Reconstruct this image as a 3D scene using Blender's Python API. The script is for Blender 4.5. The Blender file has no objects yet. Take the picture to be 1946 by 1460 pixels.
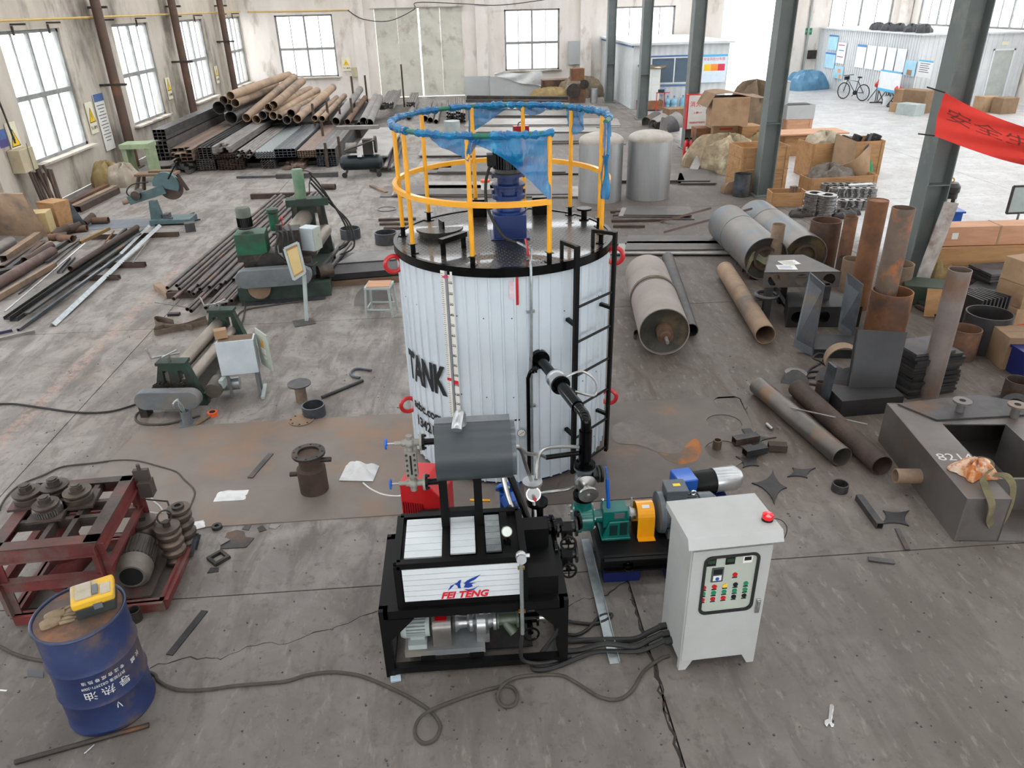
import bpy, math, random
from mathutils import Matrix, Vector
V = Vector
PI = math.pi
R = math.radians
rnd = random.Random(7)
S = bpy.context.scene
COL = S.collection

# ---------------------------------------------------------------- camera
F_PX, TH, AL, PH, CH = 1415.0, R(27.2), R(3.5), R(1.4), 4.15
_c, _s = math.cos(TH), math.sin(TH)
_h = V((math.sin(AL), math.cos(AL), 0)); _r = V((math.cos(AL), -math.sin(AL), 0)); _z = V((0, 0, 1))
_d = _h * _c - _z * _s
_dn = -_h * _s - _z * _c
_eu = _r * math.cos(PH) + _dn * math.sin(PH)
_ev = -_r * math.sin(PH) + _dn * math.cos(PH)
cam = bpy.data.objects.new('camera', bpy.data.cameras.new('camera')); COL.objects.link(cam)
cam.data.sensor_width = 36; cam.data.lens = F_PX / 1946 * 36
cam.data.clip_start = .05; cam.data.clip_end = 300
m3 = Matrix((_eu, -_ev, -_d)).transposed()
cam.matrix_world = Matrix.Translation((0, 0, CH)) @ m3.to_4x4()
S.camera = cam

def ray(x, y):
    return _d * F_PX + _eu * (x - 973) + _ev * (y - 730)
def G(x, y, z=0.0):            # point at height z seen at pixel (x, y) of the photograph
    d = ray(x, y); t = (z - CH) / d.z
    return V((d.x * t, d.y * t, z))
def DY(x, y, Y):
    d = ray(x, y); t = Y / d.y
    return V((d.x * t, Y, CH + d.z * t))
def DX(x, y, X):
    d = ray(x, y); t = X / d.x
    return V((X, d.y * t, CH + d.z * t))

# ---------------------------------------------------------------- world, light, exposure
SKY = 6.0
W = bpy.data.worlds.new('overcast_sky'); S.world = W; W.use_nodes = True
_nt = W.node_tree; _bg = _nt.nodes['Background']
_bg.inputs[0].default_value = (0.93, 0.97, 1.0, 1); _bg.inputs[1].default_value = SKY
S.view_settings.view_transform = 'Standard'; S.view_settings.look = 'None'
S.view_settings.gamma = 1; S.view_settings.use_curve_mapping = False
S.view_settings.exposure = 0.2

# ---------------------------------------------------------------- materials
def lin(c):
    out = []
    for v in c[:3]:
        v = v / 255
        out.append(v / 12.92 if v <= .04045 else ((v + .055) / 1.055) ** 2.4)
    return (*out, 1)
MATS = {}
def mk(name, c, c2=None, rough=.6, metal=0.0, sc=3.0, c3=None, t3=.58, sc3=1.6, bump=0.0, bsc=40, stretch=(1, 1, 1), coat=0, alpha=1, trans=0, spread=.18, world=False, emit=None, vary=.0):
    """procedural paint / metal: two tones by noise, an optional third (rust, dust, painted highlights) in patches, fine bump"""
    if name in MATS: return MATS[name]
    m = bpy.data.materials.new(name); m.use_nodes = True; MATS[name] = m
    nt = m.node_tree; N = nt.nodes; L = nt.links
    b = N['Principled BSDF']
    b.inputs['Roughness'].default_value = rough; b.inputs['Metallic'].default_value = metal
    b.inputs['Coat Weight'].default_value = coat
    b.inputs['Alpha'].default_value = alpha; b.inputs['Transmission Weight'].default_value = trans
    b.inputs['Base Color'].default_value = lin(c)
    if emit: b.inputs['Emission Color'].default_value = lin(c); b.inputs['Emission Strength'].default_value = emit
    if c2 is None and c3 is None and not bump: return m
    tc = N.new('ShaderNodeTexCoord')
    co = None
    if world:
        gm = N.new('ShaderNodeNewGeometry'); co = gm.outputs['Position']
    else:
        oi = N.new('ShaderNodeObjectInfo')
        ad = N.new('ShaderNodeVectorMath'); ad.operation = 'ADD'
        mu = N.new('ShaderNodeMath'); mu.operation = 'MULTIPLY'; mu.inputs[1].default_value = 40
        L.new(oi.outputs['Random'], mu.inputs[0]); L.new(tc.outputs['Object'], ad.inputs[0]); L.new(mu.outputs[0], ad.inputs[1])
        co = ad.outputs[0]
    mp = N.new('ShaderNodeMapping'); mp.inputs['Scale'].default_value = stretch; L.new(co, mp.inputs[0]); co = mp.outputs[0]
    def noise(scale, det=5):
        n = N.new('ShaderNodeTexNoise'); n.inputs['Scale'].default_value = scale; n.inputs['Detail'].default_value = det
        n.inputs['Roughness'].default_value = .62
        L.new(co, n.inputs['Vector']); return n.outputs['Fac']
    def ramp(fac, a, bb):
        r = N.new('ShaderNodeMapRange'); r.inputs[1].default_value = a; r.inputs[2].default_value = bb
        L.new(fac, r.inputs[0]); return r.outputs[0]
    def mix(fac, a, bb):
        x = N.new('ShaderNodeMix'); x.data_type = 'RGBA'
        L.new(fac, x.inputs[0])
        for sck, v in ((x.inputs[6], a), (x.inputs[7], bb)):
            if isinstance(v, tuple): sck.default_value = v
            else: L.new(v, sck)
        return x.outputs[2]
    col = lin(c)
    if c2 is not None: col = mix(ramp(noise(sc), .5 - spread, .5 + spread), lin(c), lin(c2))
    if c3 is not None: col = mix(ramp(noise(sc3, 8), t3 - .06, t3 + .08), col, lin(c3))
    if vary and not world:
        hv = N.new('ShaderNodeHueSaturation'); r = ramp(oi.outputs['Random'], 0, 1)
        mm = N.new('ShaderNodeMapRange'); mm.inputs[3].default_value = 1 - vary; mm.inputs[4].default_value = 1 + vary
        L.new(oi.outputs['Random'], mm.inputs[0]); L.new(mm.outputs[0], hv.inputs['Value'])
        if isinstance(col, tuple): hv.inputs['Color'].default_value = col
        else: L.new(col, hv.inputs['Color'])
        col = hv.outputs[0]
    if not isinstance(col, tuple): L.new(col, b.inputs['Base Color'])
    if bump:
        bp = N.new('ShaderNodeBump'); bp.inputs['Strength'].default_value = bump; bp.inputs['Distance'].default_value = .02
        L.new(noise(bsc, 4), bp.inputs['Height']); L.new(bp.outputs[0], b.inputs['Normal'])
    return m

# ---------------------------------------------------------------- mesh builder
def frame_to(p0, p1, up=None):
    """matrix at p0 whose Z runs to p1"""
    z = (V(p1) - V(p0)).normalized()
    u = V(up) if up is not None else (V((0, 0, 1)) if abs(z.z) < .95 else V((0, 1, 0)))
    x = u.cross(z)
    if x.length < 1e-6: x = V((1, 0, 0))
    x.normalize(); y = z.cross(x)
    m = Matrix((x, y, z)).transposed().to_4x4(); m.translation = V(p0)
    return m
def T(x=0, y=0, z=0, rx=0, ry=0, rz=0, s=None):
    m = Matrix.Translation((x, y, z)) @ Matrix.Rotation(R(rz), 4, 'Z') @ Matrix.Rotation(R(ry), 4, 'Y') @ Matrix.Rotation(R(rx), 4, 'X')
    if s: m = m @ Matrix.Diagonal((*s, 1))
    return m
def smooth_path(pts, k=6, closed=False):
    P = [V(p) for p in pts]; n = len(P); out = []
    rng = n if closed else n - 1
    for i in range(rng):
        if closed: a, b, c, d = P[(i - 1) % n], P[i], P[(i + 1) % n], P[(i + 2) % n]
        else: a, b, c, d = P[max(i - 1, 0)], P[i], P[i + 1], P[min(i + 2, n - 1)]
        for j in range(k):
            t = j / k
            out.append(.5 * ((2 * b) + (c - a) * t + (2 * a - 5 * b + 4 * c - d) * t * t + (3 * b - a - 3 * c + d) * t ** 3))
    if not closed: out.append(P[-1])
    return out

class MB:
    def __init__(s): s.v = []; s.f = []; s.m = []; s.cur = 0; s.M = Matrix.Identity(4)
    def add(s, vs, fs):
        o = len(s.v); M = s.M
        s.v += [M @ V(p) for p in vs]
        for f in fs: s.f.append([i + o for i in f]); s.m.append(s.cur)
        return s
    def mat(s, i): s.cur = i; return s
    def at(s, M): s.M = M; return s
    def box(s, c, d, rz=0, rx=0, ry=0):
        x, y, z = d[0] / 2, d[1] / 2, d[2] / 2
        m = T(*c, rx=rx, ry=ry, rz=rz)
        vs = [m @ V(p) for p in ((-x, -y, -z), (x, -y, -z), (x, y, -z), (-x, y, -z), (-x, -y, z), (x, -y, z), (x, y, z), (-x, y, z))]
        return s.add(vs, [(3, 2, 1, 0), (4, 5, 6, 7), (0, 1, 5, 4), (1, 2, 6, 5), (2, 3, 7, 6), (3, 0, 4, 7)])
    def span(s, a, b):   # box from corner a to corner b
        a, b = V(a), V(b)
        return s.box((a + b) / 2, [abs(q) for q in (b - a)])
    def beam(s, p0, p1, w, h, up=None):
        m = frame_to(p0, p1, up); L = (V(p1) - V(p0)).length
        vs = [m @ V(p) for p in ((-w/2, -h/2, 0), (w/2, -h/2, 0), (w/2, h/2, 0), (-w/2, h/2, 0), (-w/2, -h/2, L), (w/2, -h/2, L), (w/2, h/2, L), (-w/2, h/2, L))]
        return s.add(vs, [(3, 2, 1, 0), (4, 5, 6, 7), (0, 1, 5, 4), (1, 2, 6, 5), (2, 3, 7, 6), (3, 0, 4, 7)])
    def prism(s, poly, d, m=None):   # polygon in xy extruded to z = d
        m = m or Matrix.Identity(4); n = len(poly)
        vs = [m @ V((p[0], p[1], 0)) for p in poly] + [m @ V((p[0], p[1], d)) for p in poly]
        return s.add(vs, [list(range(n))[::-1], list(range(n, 2 * n))] + [(i, (i + 1) % n, n + (i + 1) % n, n + i) for i in range(n)])
    def profile(s, poly, p0, p1, up=None):
        return s.prism(poly, (V(p1) - V(p0)).length, frame_to(p0, p1, up))
    def cyl(s, p0, p1, r, r2=None, n=16, cap=True):
        m = frame_to(p0, p1); L = (V(p1) - V(p0)).length; r2 = r if r2 is None else r2
        vs = [m @ V((r * math.cos(2*PI*i/n), r * math.sin(2*PI*i/n), 0)) for i in range(n)] + [m @ V((r2 * math.cos(2*PI*i/n), r2 * math.sin(2*PI*i/n), L)) for i in range(n)]
        fs = [(i, (i + 1) % n, n + (i + 1) % n, n + i) for i in range(n)]
        if cap: fs += [list(range(n))[::-1], list(range(n, 2 * n))]
        return s.add(vs, fs)
    def lathe(s, prof, m=None, n=24, closed=False):
        m = m or Matrix.Identity(4); k = len(prof); vs = []
        for r, z in prof:
            vs += [m @ V((r * math.cos(2*PI*i/n), r * math.sin(2*PI*i/n), z)) for i in range(n)]
        fs = []
        for j in range(k if closed else k - 1):
            q = (j + 1) % k
            fs += [(j*n + i, j*n + (i+1) % n, q*n + (i+1) % n, q*n + i) for i in range(n)]
        if not closed:
            if prof[0][0] > 1e-4: fs.append(list(range(n))[::-1])
            if prof[-1][0] > 1e-4: fs.append(list(range((k-1)*n, k*n)))
        return s.add(vs, fs)
    def pipe(s, p0, p1, ro, ri, n=18):
        L = (V(p1) - V(p0)).length
        return s.lathe([(ro, 0), (ro, L), (ri, L), (ri, 0)], frame_to(p0, p1), n, closed=True)
    def tube(s, pts, r, n=8, k=6, closed=False, smooth=True):
        P = smooth_path(pts, k, closed) if smooth else [V(p) for p in pts]
        cnt = len(P); rings = []; x = None
        for i, p in enumerate(P):
            if closed: t = P[(i + 1) % cnt] - P[i - 1]
            else: t = P[min(i + 1, cnt - 1)] - P[max(i - 1, 0)]
            t = t.normalized() if t.length > 1e-9 else V((0, 0, 1))
            if x is None:
                x = V((0, 0, 1)).cross(t)
                if x.length < .05: x = V((0, 1, 0)).cross(t)
            x = (x - t * x.dot(t)).normalized(); y = t.cross(x)
            rr = r(i / max(cnt - 1, 1)) if callable(r) else r
            rings += [p + (x * math.cos(2*PI*j/n) + y * math.sin(2*PI*j/n)) * rr for j in range(n)]
        fs = []
        for i in range(cnt if closed else cnt - 1):
            a, b = i * n, ((i + 1) % cnt) * n
            fs += [(a + j, a + (j+1) % n, b + (j+1) % n, b + j) for j in range(n)]
        if not closed: fs += [list(range(n))[::-1], list(range((cnt-1)*n, cnt*n))]
        return s.add(rings, fs)
    def rect_tube(s, p0, p1, w, h, t, up=None):   # hollow rectangular section
        m = frame_to(p0, p1, up); L = (V(p1) - V(p0)).length; vs = []
        for a, b, z in ((w/2, h/2, 0), (w/2, h/2, L), (w/2 - t, h/2 - t, L), (w/2 - t, h/2 - t, 0)):
            vs += [m @ V(p) for p in ((-a, -b, z), (a, -b, z), (a, b, z), (-a, b, z))]
        fs = []
        for j in range(4):
            q = (j + 1) % 4
            fs += [(j*4 + i, j*4 + (i+1) % 4, q*4 + (i+1) % 4, q*4 + i) for i in range(4)]
        return s.add(vs, fs)
    def sphere(s, c, r, n=12, k=8, sc=(1, 1, 1)):
        prof = [(max(r * math.sin(PI * j / k), 1e-5), -r * math.cos(PI * j / k)) for j in range(k + 1)]
        return s.lathe(prof, T(*c, s=sc), n)
    def torus(s, c, Rr, r, n=24, k=8, m=None):
        m = (m or Matrix.Identity(4)); m = Matrix.Translation(c) @ m
        return s.lathe([(Rr + r * math.cos(2*PI*j/k), r * math.sin(2*PI*j/k)) for j in range(k)], m, n, closed=True)
    def flange(s, p, axis, r, t, ri=0, bolts=0, br=.008, n=24):
        """disc at p along axis with optional bore and bolt heads"""
        p = V(p); a = V(axis).normalized()
        if ri: s.pipe(p, p + a * t, r, ri, n)
        else: s.cyl(p, p + a * t, r, n=n)
        return s
    def bolts(s, p, axis, r, n, br, h):
        p = V(p); m = frame_to(p, p + V(axis))
        for i in range(n):
            an = 2 * PI * (i + .5) / n
            q = m @ V((r * math.cos(an), r * math.sin(an), 0))
            s.cyl(q, q + V(axis).normalized() * h, br, n=6)
        return s
    def grid(s, fn, nu, nv, thick=0.0):
        vs = [V(fn(i / nu, j / nv)) for j in range(nv + 1) for i in range(nu + 1)]
        w = nu + 1
        fs = [(j*w + i, j*w + i + 1, (j+1)*w + i + 1, (j+1)*w + i) for j in range(nv) for i in range(nu)]
        if thick:
            nr = [V((0, 0, 0)) for _ in vs]
            for f in fs:
                nn = (vs[f[1]] - vs[f[0]]).cross(vs[f[3]] - vs[f[0]])
                for i in f: nr[i] += nn
            o = len(vs)
            vs = vs + [v - (nr[i].normalized() if nr[i].length > 1e-9 else V((0, 0, 1))) * thick for i, v in enumerate(vs)]
            fs = fs + [tuple(i + o for i in f[::-1]) for f in fs]
            edge = [i for i in range(nu)] + [nu + j * w for j in range(nv)] + [nv * w + i for i in range(nu, 0, -1)] + [j * w for j in range(nv, 0, -1)]
            for a, b in zip(edge, edge[1:] + edge[:1]): fs.append((b, a, a + o, b + o))
        return s.add(vs, fs)

def put(o, parent):
    COL.objects.link(o)
    if parent is not None: o.parent = parent
    return o
def tag(o, label=None, cat=None, group=None, kind=None):
    for k, v in (('label', label), ('category', cat), ('group', group), ('kind', kind)):
        if v: o[k] = v
    return o
def mesh(name, mb, mats, ang=35):
    me = bpy.data.meshes.new(name)
    me.from_pydata([tuple(v) for v in mb.v], [], mb.f)
    mats = mats if isinstance(mats, (list, tuple)) else [mats]
    for m in mats: me.materials.append(m)
    if len(mats) > 1: me.polygons.foreach_set('material_index', mb.m)
    me.polygons.foreach_set('use_smooth', [True] * len(me.polygons))
    me.update(); me.set_sharp_from_angle(angle=R(ang))
    return me
def obj(name, mb, mats, parent=None, label=None, cat=None, group=None, kind=None, bev=0, ang=35):
    """one mesh object; a top-level one gets its origin at the centre of its base, a child is authored in its parent's frame"""
    if parent is None and mb.v:
        lo = V((min(v.x for v in mb.v), min(v.y for v in mb.v), min(v.z for v in mb.v))); hi = V((max(v.x for v in mb.v), max(v.y for v in mb.v), max(v.z for v in mb.v)))
        c = V(((lo.x + hi.x) / 2, (lo.y + hi.y) / 2, lo.z))
        mb.v = [v - c for v in mb.v]
    o = bpy.data.objects.new(name, mesh(name, mb, mats, ang)); put(o, parent)
    if parent is None and mb.v: o.location = c
    if bev:
        b = o.modifiers.new('bevel', 'BEVEL'); b.width = bev; b.segments = 2; b.limit_method = 'ANGLE'; b.angle_limit = R(40)
        b.harden_normals = False
    if name in STUFF: o['kind'] = 'stuff'
    return tag(o, label, cat, group, kind)
STUFF = {'bolts', 'nuts', 'screws', 'fins', 'louvres', 'red_mark', 'gusset_hole'}
def thing(name, label, cat, loc=(0, 0, 0), rz=0, group=None):
    o = bpy.data.objects.new(name, None); COL.objects.link(o); o.empty_display_size = .1
    o.location = loc; o.rotation_euler = (0, 0, R(rz))
    return tag(o, label, cat, group)
KIDS = {}
def dup(root, loc, rz=None, label=None, group=None, scale=None):
    def cp(o, parent):
        c = o.copy(); COL.objects.link(c)
        if parent is not None: c.parent = parent
        for ch in o.children: cp(ch, c)
        return c
    r = cp(root, None); r.location = loc
    if rz is not None: r.rotation_euler = (0, 0, R(rz))
    if scale: r.scale = scale
    return tag(r, label, None, group)
def text(s, size, m, mat, parent, name='lettering', extrude=.0015, bend=None, align='CENTER', label=None, sx=1.0, shear=0.0, bold=0.0):
    cu = bpy.data.curves.new(name, 'FONT'); cu.body = s; cu.size = size; cu.extrude = extrude; cu.align_x = align; cu.align_y = 'CENTER'
    cu.resolution_u = 3; cu.shear = shear; cu.offset = bold
    o = bpy.data.objects.new('tmp_text', cu); COL.objects.link(o)
    dg = bpy.context.evaluated_depsgraph_get()
    me = bpy.data.meshes.new_from_object(o.evaluated_get(dg)); me.name = name
    COL.objects.unlink(o); bpy.data.objects.remove(o); 
    for v in me.vertices:
        p = V((v.co.x * sx, v.co.y, v.co.z))
        v.co = bend(p) if bend else m @ p
    me.materials.clear(); me.materials.append(mat)
    ob = bpy.data.objects.new(name, me); put(ob, parent)
    return tag(ob, label)

# palette
steel = mk('mill_steel', (92, 90, 90), (60, 60, 63), .5, .55, 3, c3=(112, 88, 70), t3=.62, bump=.1, vary=.18)
steel_dk = mk('dark_steel', (62, 60, 60), (42, 41, 43), .5, .45, 3, c3=(92, 74, 62), t3=.64, bump=.1, vary=.2)
steel_lt = mk('pale_steel', (140, 136, 133), (108, 104, 102), .5, .45, 2, c3=(130, 108, 90), t3=.64, bump=.06, vary=.12)
steel_bl = mk('blue_steel', (98, 106, 114), (62, 64, 68), .38, .6, 4, c3=(104, 88, 70), t3=.6, bump=.06, vary=.12)
rust = mk('rusty_steel', (118, 84, 62), (92, 68, 54), .75, .15, 4, c3=(72, 58, 50), t3=.56, bump=.25, vary=.15)
rust_or = mk('orange_rust', (146, 98, 62), (108, 76, 56), .75, .12, 3, c3=(84, 64, 56), t3=.55, bump=.25, vary=.12)
rust_tan = mk('tan_rust', (150, 126, 102), (124, 102, 84), .75, .1, 2.5, c3=(104, 92, 82), t3=.56, bump=.15, vary=.14)
rust_dk = mk('brown_rust', (84, 66, 56), (62, 50, 45), .75, .15, 4, bump=.2, vary=.2)
black = mk('black_paint', (9, 9, 10), (14, 14, 14), .42, 0, 4)
black_g = mk('gloss_black_paint', (6, 6, 7), None, .2, 0)
for m in (black, black_g): m.node_tree.nodes['Principled BSDF'].inputs['Specular IOR Level'].default_value = .2
white = mk('white_paint', (216, 221, 224), (206, 211, 213), .4, 0, 2)
cab_w = mk('cabinet_enamel', (178, 181, 180), (168, 168, 165), .42, 0, 2.2, bump=.02, bsc=200)
yellow = mk('yellow_paint', (240, 170, 12), (230, 158, 8), .38, 0, 4, coat=.3)
blue = mk('blue_enamel', (2, 42, 104), (2, 34, 88), .35, 0, 3)
blue_dk = mk('navy_paint', (16, 30, 92), (12, 24, 76), .4, 0, 3)
blue_br = mk('bright_blue', (10, 92, 190), (8, 80, 170), .35, 0, 3, coat=.3)
teal = mk('teal_enamel', (8, 106, 98), (6, 90, 84), .3, 0, 3, coat=.4)
green = mk('machine_green', (36, 66, 54), (30, 50, 42), .6, 0, 5, c3=(40, 42, 38), t3=.55, bump=.15)
green_br = mk('hydraulic_green', (18, 98, 66), (22, 80, 56), .5, 0, 4, c3=(44, 60, 48), t3=.6, bump=.1)
grey_p = mk('grey_enamel', (86, 95, 100), (74, 82, 88), .35, 0, 3, coat=.2)
grey_dk = mk('slate_enamel', (62, 68, 72), (56, 62, 66), .4, 0, 3)
grey_lt = mk('light_grey_paint', (168, 178, 176), (150, 160, 158), .45, 0, 4)
grey_dust = mk('dusty_grey_paint', (112, 116, 120), (92, 96, 100), .55, 0, 4, c3=(124, 118, 110), t3=.6, bump=.08)
alu = mk('aluminium', (196, 198, 200), (176, 178, 180), .3, .85, 6)
alu_dull = mk('dull_aluminium', (186, 188, 190), (160, 160, 160), .42, .75, 1.5, stretch=(3, 3, .4))
dish_m = mk('dusty_aluminium', (172, 166, 158), (148, 140, 130), .55, .4, 4)
galv = mk('galvanized', (178, 184, 186), (148, 156, 158), .35, .7, 14)
chrome = mk('chrome', (220, 222, 224), None, .15, 1)
chrome_s = mk('worn_chrome', (190, 190, 188), (150, 150, 148), .28, .9, 8)
red = mk('red_paint', (196, 18, 26), (180, 14, 20), .35, 0, 4, coat=.3)
red_ox = mk('red_oxide', (112, 46, 42), (88, 40, 38), .65, 0, 5, c3=(104, 92, 86), t3=.6, bump=.15)
iron = mk('cast_iron', (70, 66, 62), (48, 45, 43), .5, .5, 5, c3=(96, 82, 70), t3=.6, bump=.2)
rubber = mk('black_rubber', (22, 22, 23), (34, 33, 32), .6, 0, 8)
hose_m = mk('dusty_hose', (74, 69, 60), (56, 52, 46), .75, 0, 8)
card = mk('cardboard', (168, 138, 108), (148, 120, 92), .85, 0, 3, c3=(136, 104, 76), t3=.6, vary=.1)
card_d = mk('worn_cardboard', (140, 112, 84), (118, 96, 76), .9, 0, 3, vary=.1)
ply = mk('plywood', (180, 138, 94), (158, 118, 80), .75, 0, 2, c3=(140, 100, 66), t3=.62, stretch=(1, 6, 6), vary=.08)
ply_p = mk('pink_plywood', (196, 150, 118), (176, 130, 100), .75, 0, 2, stretch=(1, 6, 6), vary=.08)
wood = mk('grey_wood', (128, 104, 82), (100, 84, 70), .85, 0, 3, stretch=(1, 6, 6), vary=.1)
poly_w = mk('white_plastic_bag', (226, 226, 226), (206, 206, 206), .45, 0, 6, bump=.3, bsc=20)
paper = mk('paper', (226, 224, 218), (214, 212, 206), .8, 0, 5)
sack_m = mk('woven_sack', (160, 138, 92), (130, 112, 80), .9, 0, 6, bump=.3)
rag_m = mk('dirty_rag', (118, 98, 76), (88, 74, 60), .95, 0, 6, bump=.4, bsc=30)
ink = mk('black_ink', (18, 18, 20), None, .6)
ink_w = mk('white_ink', (206, 206, 202), None, .6)
ink_r = mk('red_ink', (206, 22, 40), None, .5)
ink_b = mk('blue_ink', (26, 60, 150), None, .5)
sign_y = mk('sign_yellow', (232, 190, 30), None, .5)
sign_w = mk('sign_cream', (226, 220, 196), (214, 208, 184), .6, 0, 4)
tarp_m = mk('blue_tarp', (92, 138, 166), (70, 112, 144), .6, 0, 4, bump=.3, bsc=12)
dark = mk('deep_black', (8, 8, 8), None, .9)
film_c = mk('clear_film', (225, 226, 226), (205, 206, 206), .3, 0, 5, bump=.4, bsc=14, alpha=.75)
# ================================================================ the setting
XL, XR, YB, YF, ZT = -10.0, 22.8, 40.0, -9.0, 6.6

def floor_material():
    m = bpy.data.materials.new('workshop_concrete'); m.use_nodes = True
    nt = m.node_tree; N = nt.nodes; L = nt.links; b = N['Principled BSDF']
    gm = N.new('ShaderNodeNewGeometry'); P = gm.outputs['Position']
    sp = N.new('ShaderNodeSeparateXYZ'); L.new(P, sp.inputs[0])
    def noise(sc, det=6, st=(1, 1, 1), rot=0, dist=0):
        mp = N.new('ShaderNodeMapping'); mp.inputs['Scale'].default_value = st; mp.inputs['Rotation'].default_value = (0, 0, R(rot)); L.new(P, mp.inputs[0])
        n = N.new('ShaderNodeTexNoise'); n.inputs['Scale'].default_value = sc; n.inputs['Detail'].default_value = det; n.inputs['Roughness'].default_value = .65
        n.inputs['Distortion'].default_value = dist
        L.new(mp.outputs[0], n.inputs['Vector']); return n.outputs['Fac']
    def rg(v, a, bb, c=0., d=1.):
        r = N.new('ShaderNodeMapRange'); r.interpolation_type = 'SMOOTHSTEP'
        for i, q in enumerate((a, bb, c, d)): r.inputs[i + 1].default_value = q
        L.new(v, r.inputs[0]); return r.outputs[0]
    def mth(op, a, bb):
        x = N.new('ShaderNodeMath'); x.operation = op
        for i, q in enumerate((a, bb)):
            if isinstance(q, (int, float)): x.inputs[i].default_value = q
            else: L.new(q, x.inputs[i])
        return x.outputs[0]
    def mix(f, a, bb):
        x = N.new('ShaderNodeMix'); x.data_type = 'RGBA'; L.new(f, x.inputs[0])
        for k, v in ((6, a), (7, bb)):
            if isinstance(v, tuple): x.inputs[k].default_value = v
            else: L.new(v, x.inputs[k])
        return x.outputs[2]
    X, Y = sp.outputs['X'], sp.outputs['Y']
    n_big = noise(.35, 5); n_mid = noise(1.6, 8, dist=.6); n_fine = noise(9, 8); n_str = noise(1.1, 7, (1, .22, 1), 55, .8); n_st2 = noise(2.4, 7, (1, .2, 1), 40, .5)
    base = mix(rg(n_mid, .34, .66), lin((112, 106, 101)), lin((144, 138, 133)))
    base = mix(mth('MULTIPLY', rg(n_str, .5, .68), .7), base, lin((84, 78, 73)))
    base = mix(mth('MULTIPLY', rg(n_st2, .54, .7), .55), base, lin((160, 153, 146)))
    base = mix(mth('MULTIPLY', rg(n_big, .5, .72), .35), base, lin((138, 114, 96)))
    n_s3 = noise(4.5, 8, (1, .3, 1), 20, .7)
    base = mix(mth('MULTIPLY', rg(n_s3, .48, .64), .6), base, lin((88, 81, 76)))
    # scale dust plus weaker light painted into one colour right of the tank
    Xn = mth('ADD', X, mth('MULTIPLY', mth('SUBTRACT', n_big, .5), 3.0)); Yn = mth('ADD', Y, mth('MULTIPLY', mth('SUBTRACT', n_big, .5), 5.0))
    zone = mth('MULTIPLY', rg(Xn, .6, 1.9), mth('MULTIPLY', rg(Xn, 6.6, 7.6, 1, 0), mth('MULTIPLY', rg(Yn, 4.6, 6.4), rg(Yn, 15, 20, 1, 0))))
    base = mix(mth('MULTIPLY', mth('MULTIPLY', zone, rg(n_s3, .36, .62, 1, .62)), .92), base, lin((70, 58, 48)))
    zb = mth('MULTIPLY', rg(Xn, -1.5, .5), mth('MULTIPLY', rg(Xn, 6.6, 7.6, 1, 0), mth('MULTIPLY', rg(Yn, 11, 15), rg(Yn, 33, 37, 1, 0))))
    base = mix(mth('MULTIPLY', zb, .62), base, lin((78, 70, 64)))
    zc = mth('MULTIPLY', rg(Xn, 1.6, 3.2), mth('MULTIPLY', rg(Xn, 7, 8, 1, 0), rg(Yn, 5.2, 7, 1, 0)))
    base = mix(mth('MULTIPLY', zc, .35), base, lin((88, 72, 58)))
    front = rg(Yn, 3.4, 6.0, 1, 0)  # darker tone towards the front of the floor
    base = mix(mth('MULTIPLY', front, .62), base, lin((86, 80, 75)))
    # clean power-trowelled bay beyond the columns
    bay = rg(mth('ADD', X, mth('MULTIPLY', mth('SUBTRACT', n_mid, .5), .5)), 7.2, 7.9)
    clean = mix(rg(n_mid, .3, .7), lin((158, 156, 155)), lin((186, 185, 185)))
    clean = mix(mth('MULTIPLY', rg(n_st2, .55, .7), .35), clean, lin((150, 146, 144)))
    base = mix(bay, base, clean)
    # worn pinkish lane line
    ln = mth('MULTIPLY', rg(mth('ABSOLUTE', mth('ADD', X, 5.15), 0.), .05, .14, 1, 0), mth('MULTIPLY', rg(n_fine, .4, .6), mth('MULTIPLY', rg(Y, 6.4, 7), rg(Y, 13, 15, 1, 0))))
    base = mix(mth('MULTIPLY', ln, .4), base, lin((196, 156, 140)))
    l2 = mth('MULTIPLY', rg(mth('ABSOLUTE', mth('SUBTRACT', X, 9.4), 0.), .05, .12, 1, 0), mth('MULTIPLY', rg(n_fine, .42, .58), rg(Y, 12, 13)))
    base = mix(mth('MULTIPLY', l2, .5), base, lin((206, 150, 140)))
    # fine pits
    base = mix(mth('MULTIPLY', rg(n_fine, .54, .66), .45), base, lin((76, 69, 64)))
    base = mix(mth('MULTIPLY', rg(noise(26, 3), .64, .72), .55), base, lin((52, 47, 44)))
    base = mix(mth('MULTIPLY', rg(noise(14, 6, (1, .35, 1), -30), .56, .7), .35), base, lin((150, 142, 134)))
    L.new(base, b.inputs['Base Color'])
    L.new(rg(bay, 0, 1, .62, .36), b.inputs['Roughness'])
    bp = N.new('ShaderNodeBump'); bp.inputs['Strength'].default_value = .25; bp.inputs['Distance'].default_value = .012
    L.new(n_fine, bp.inputs['Height']); L.new(bp.outputs[0], b.inputs['Normal'])
    return m
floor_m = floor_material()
plaster = mk('dirty_plaster', (206, 197, 184), (172, 163, 152), .9, 0, .9, c3=(126, 117, 108), t3=.57, sc3=.8, bump=.1, bsc=20, world=True, spread=.2, stretch=(1, 1, .45))
plaster_b = mk('pale_plaster', (230, 225, 220), (208, 199, 190), .9, 0, .8, c3=(172, 158, 146), t3=.61, sc3=1.2, bump=.06, bsc=20, world=True, stretch=(1, 1, .4))
joint_m = mk('joint_dirt', (46, 41, 38), None, .95)
sandwich = mk('white_corrugated_sheet', (206, 210, 212), (190, 194, 196), .45, 0, 1, world=True)
sash = mk('window_frame_paint', (150, 152, 150), (120, 120, 118), .6, 0, 5)
pane_m = mk('window_pane', (250, 252, 255), None, .05, alpha=.18)
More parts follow.
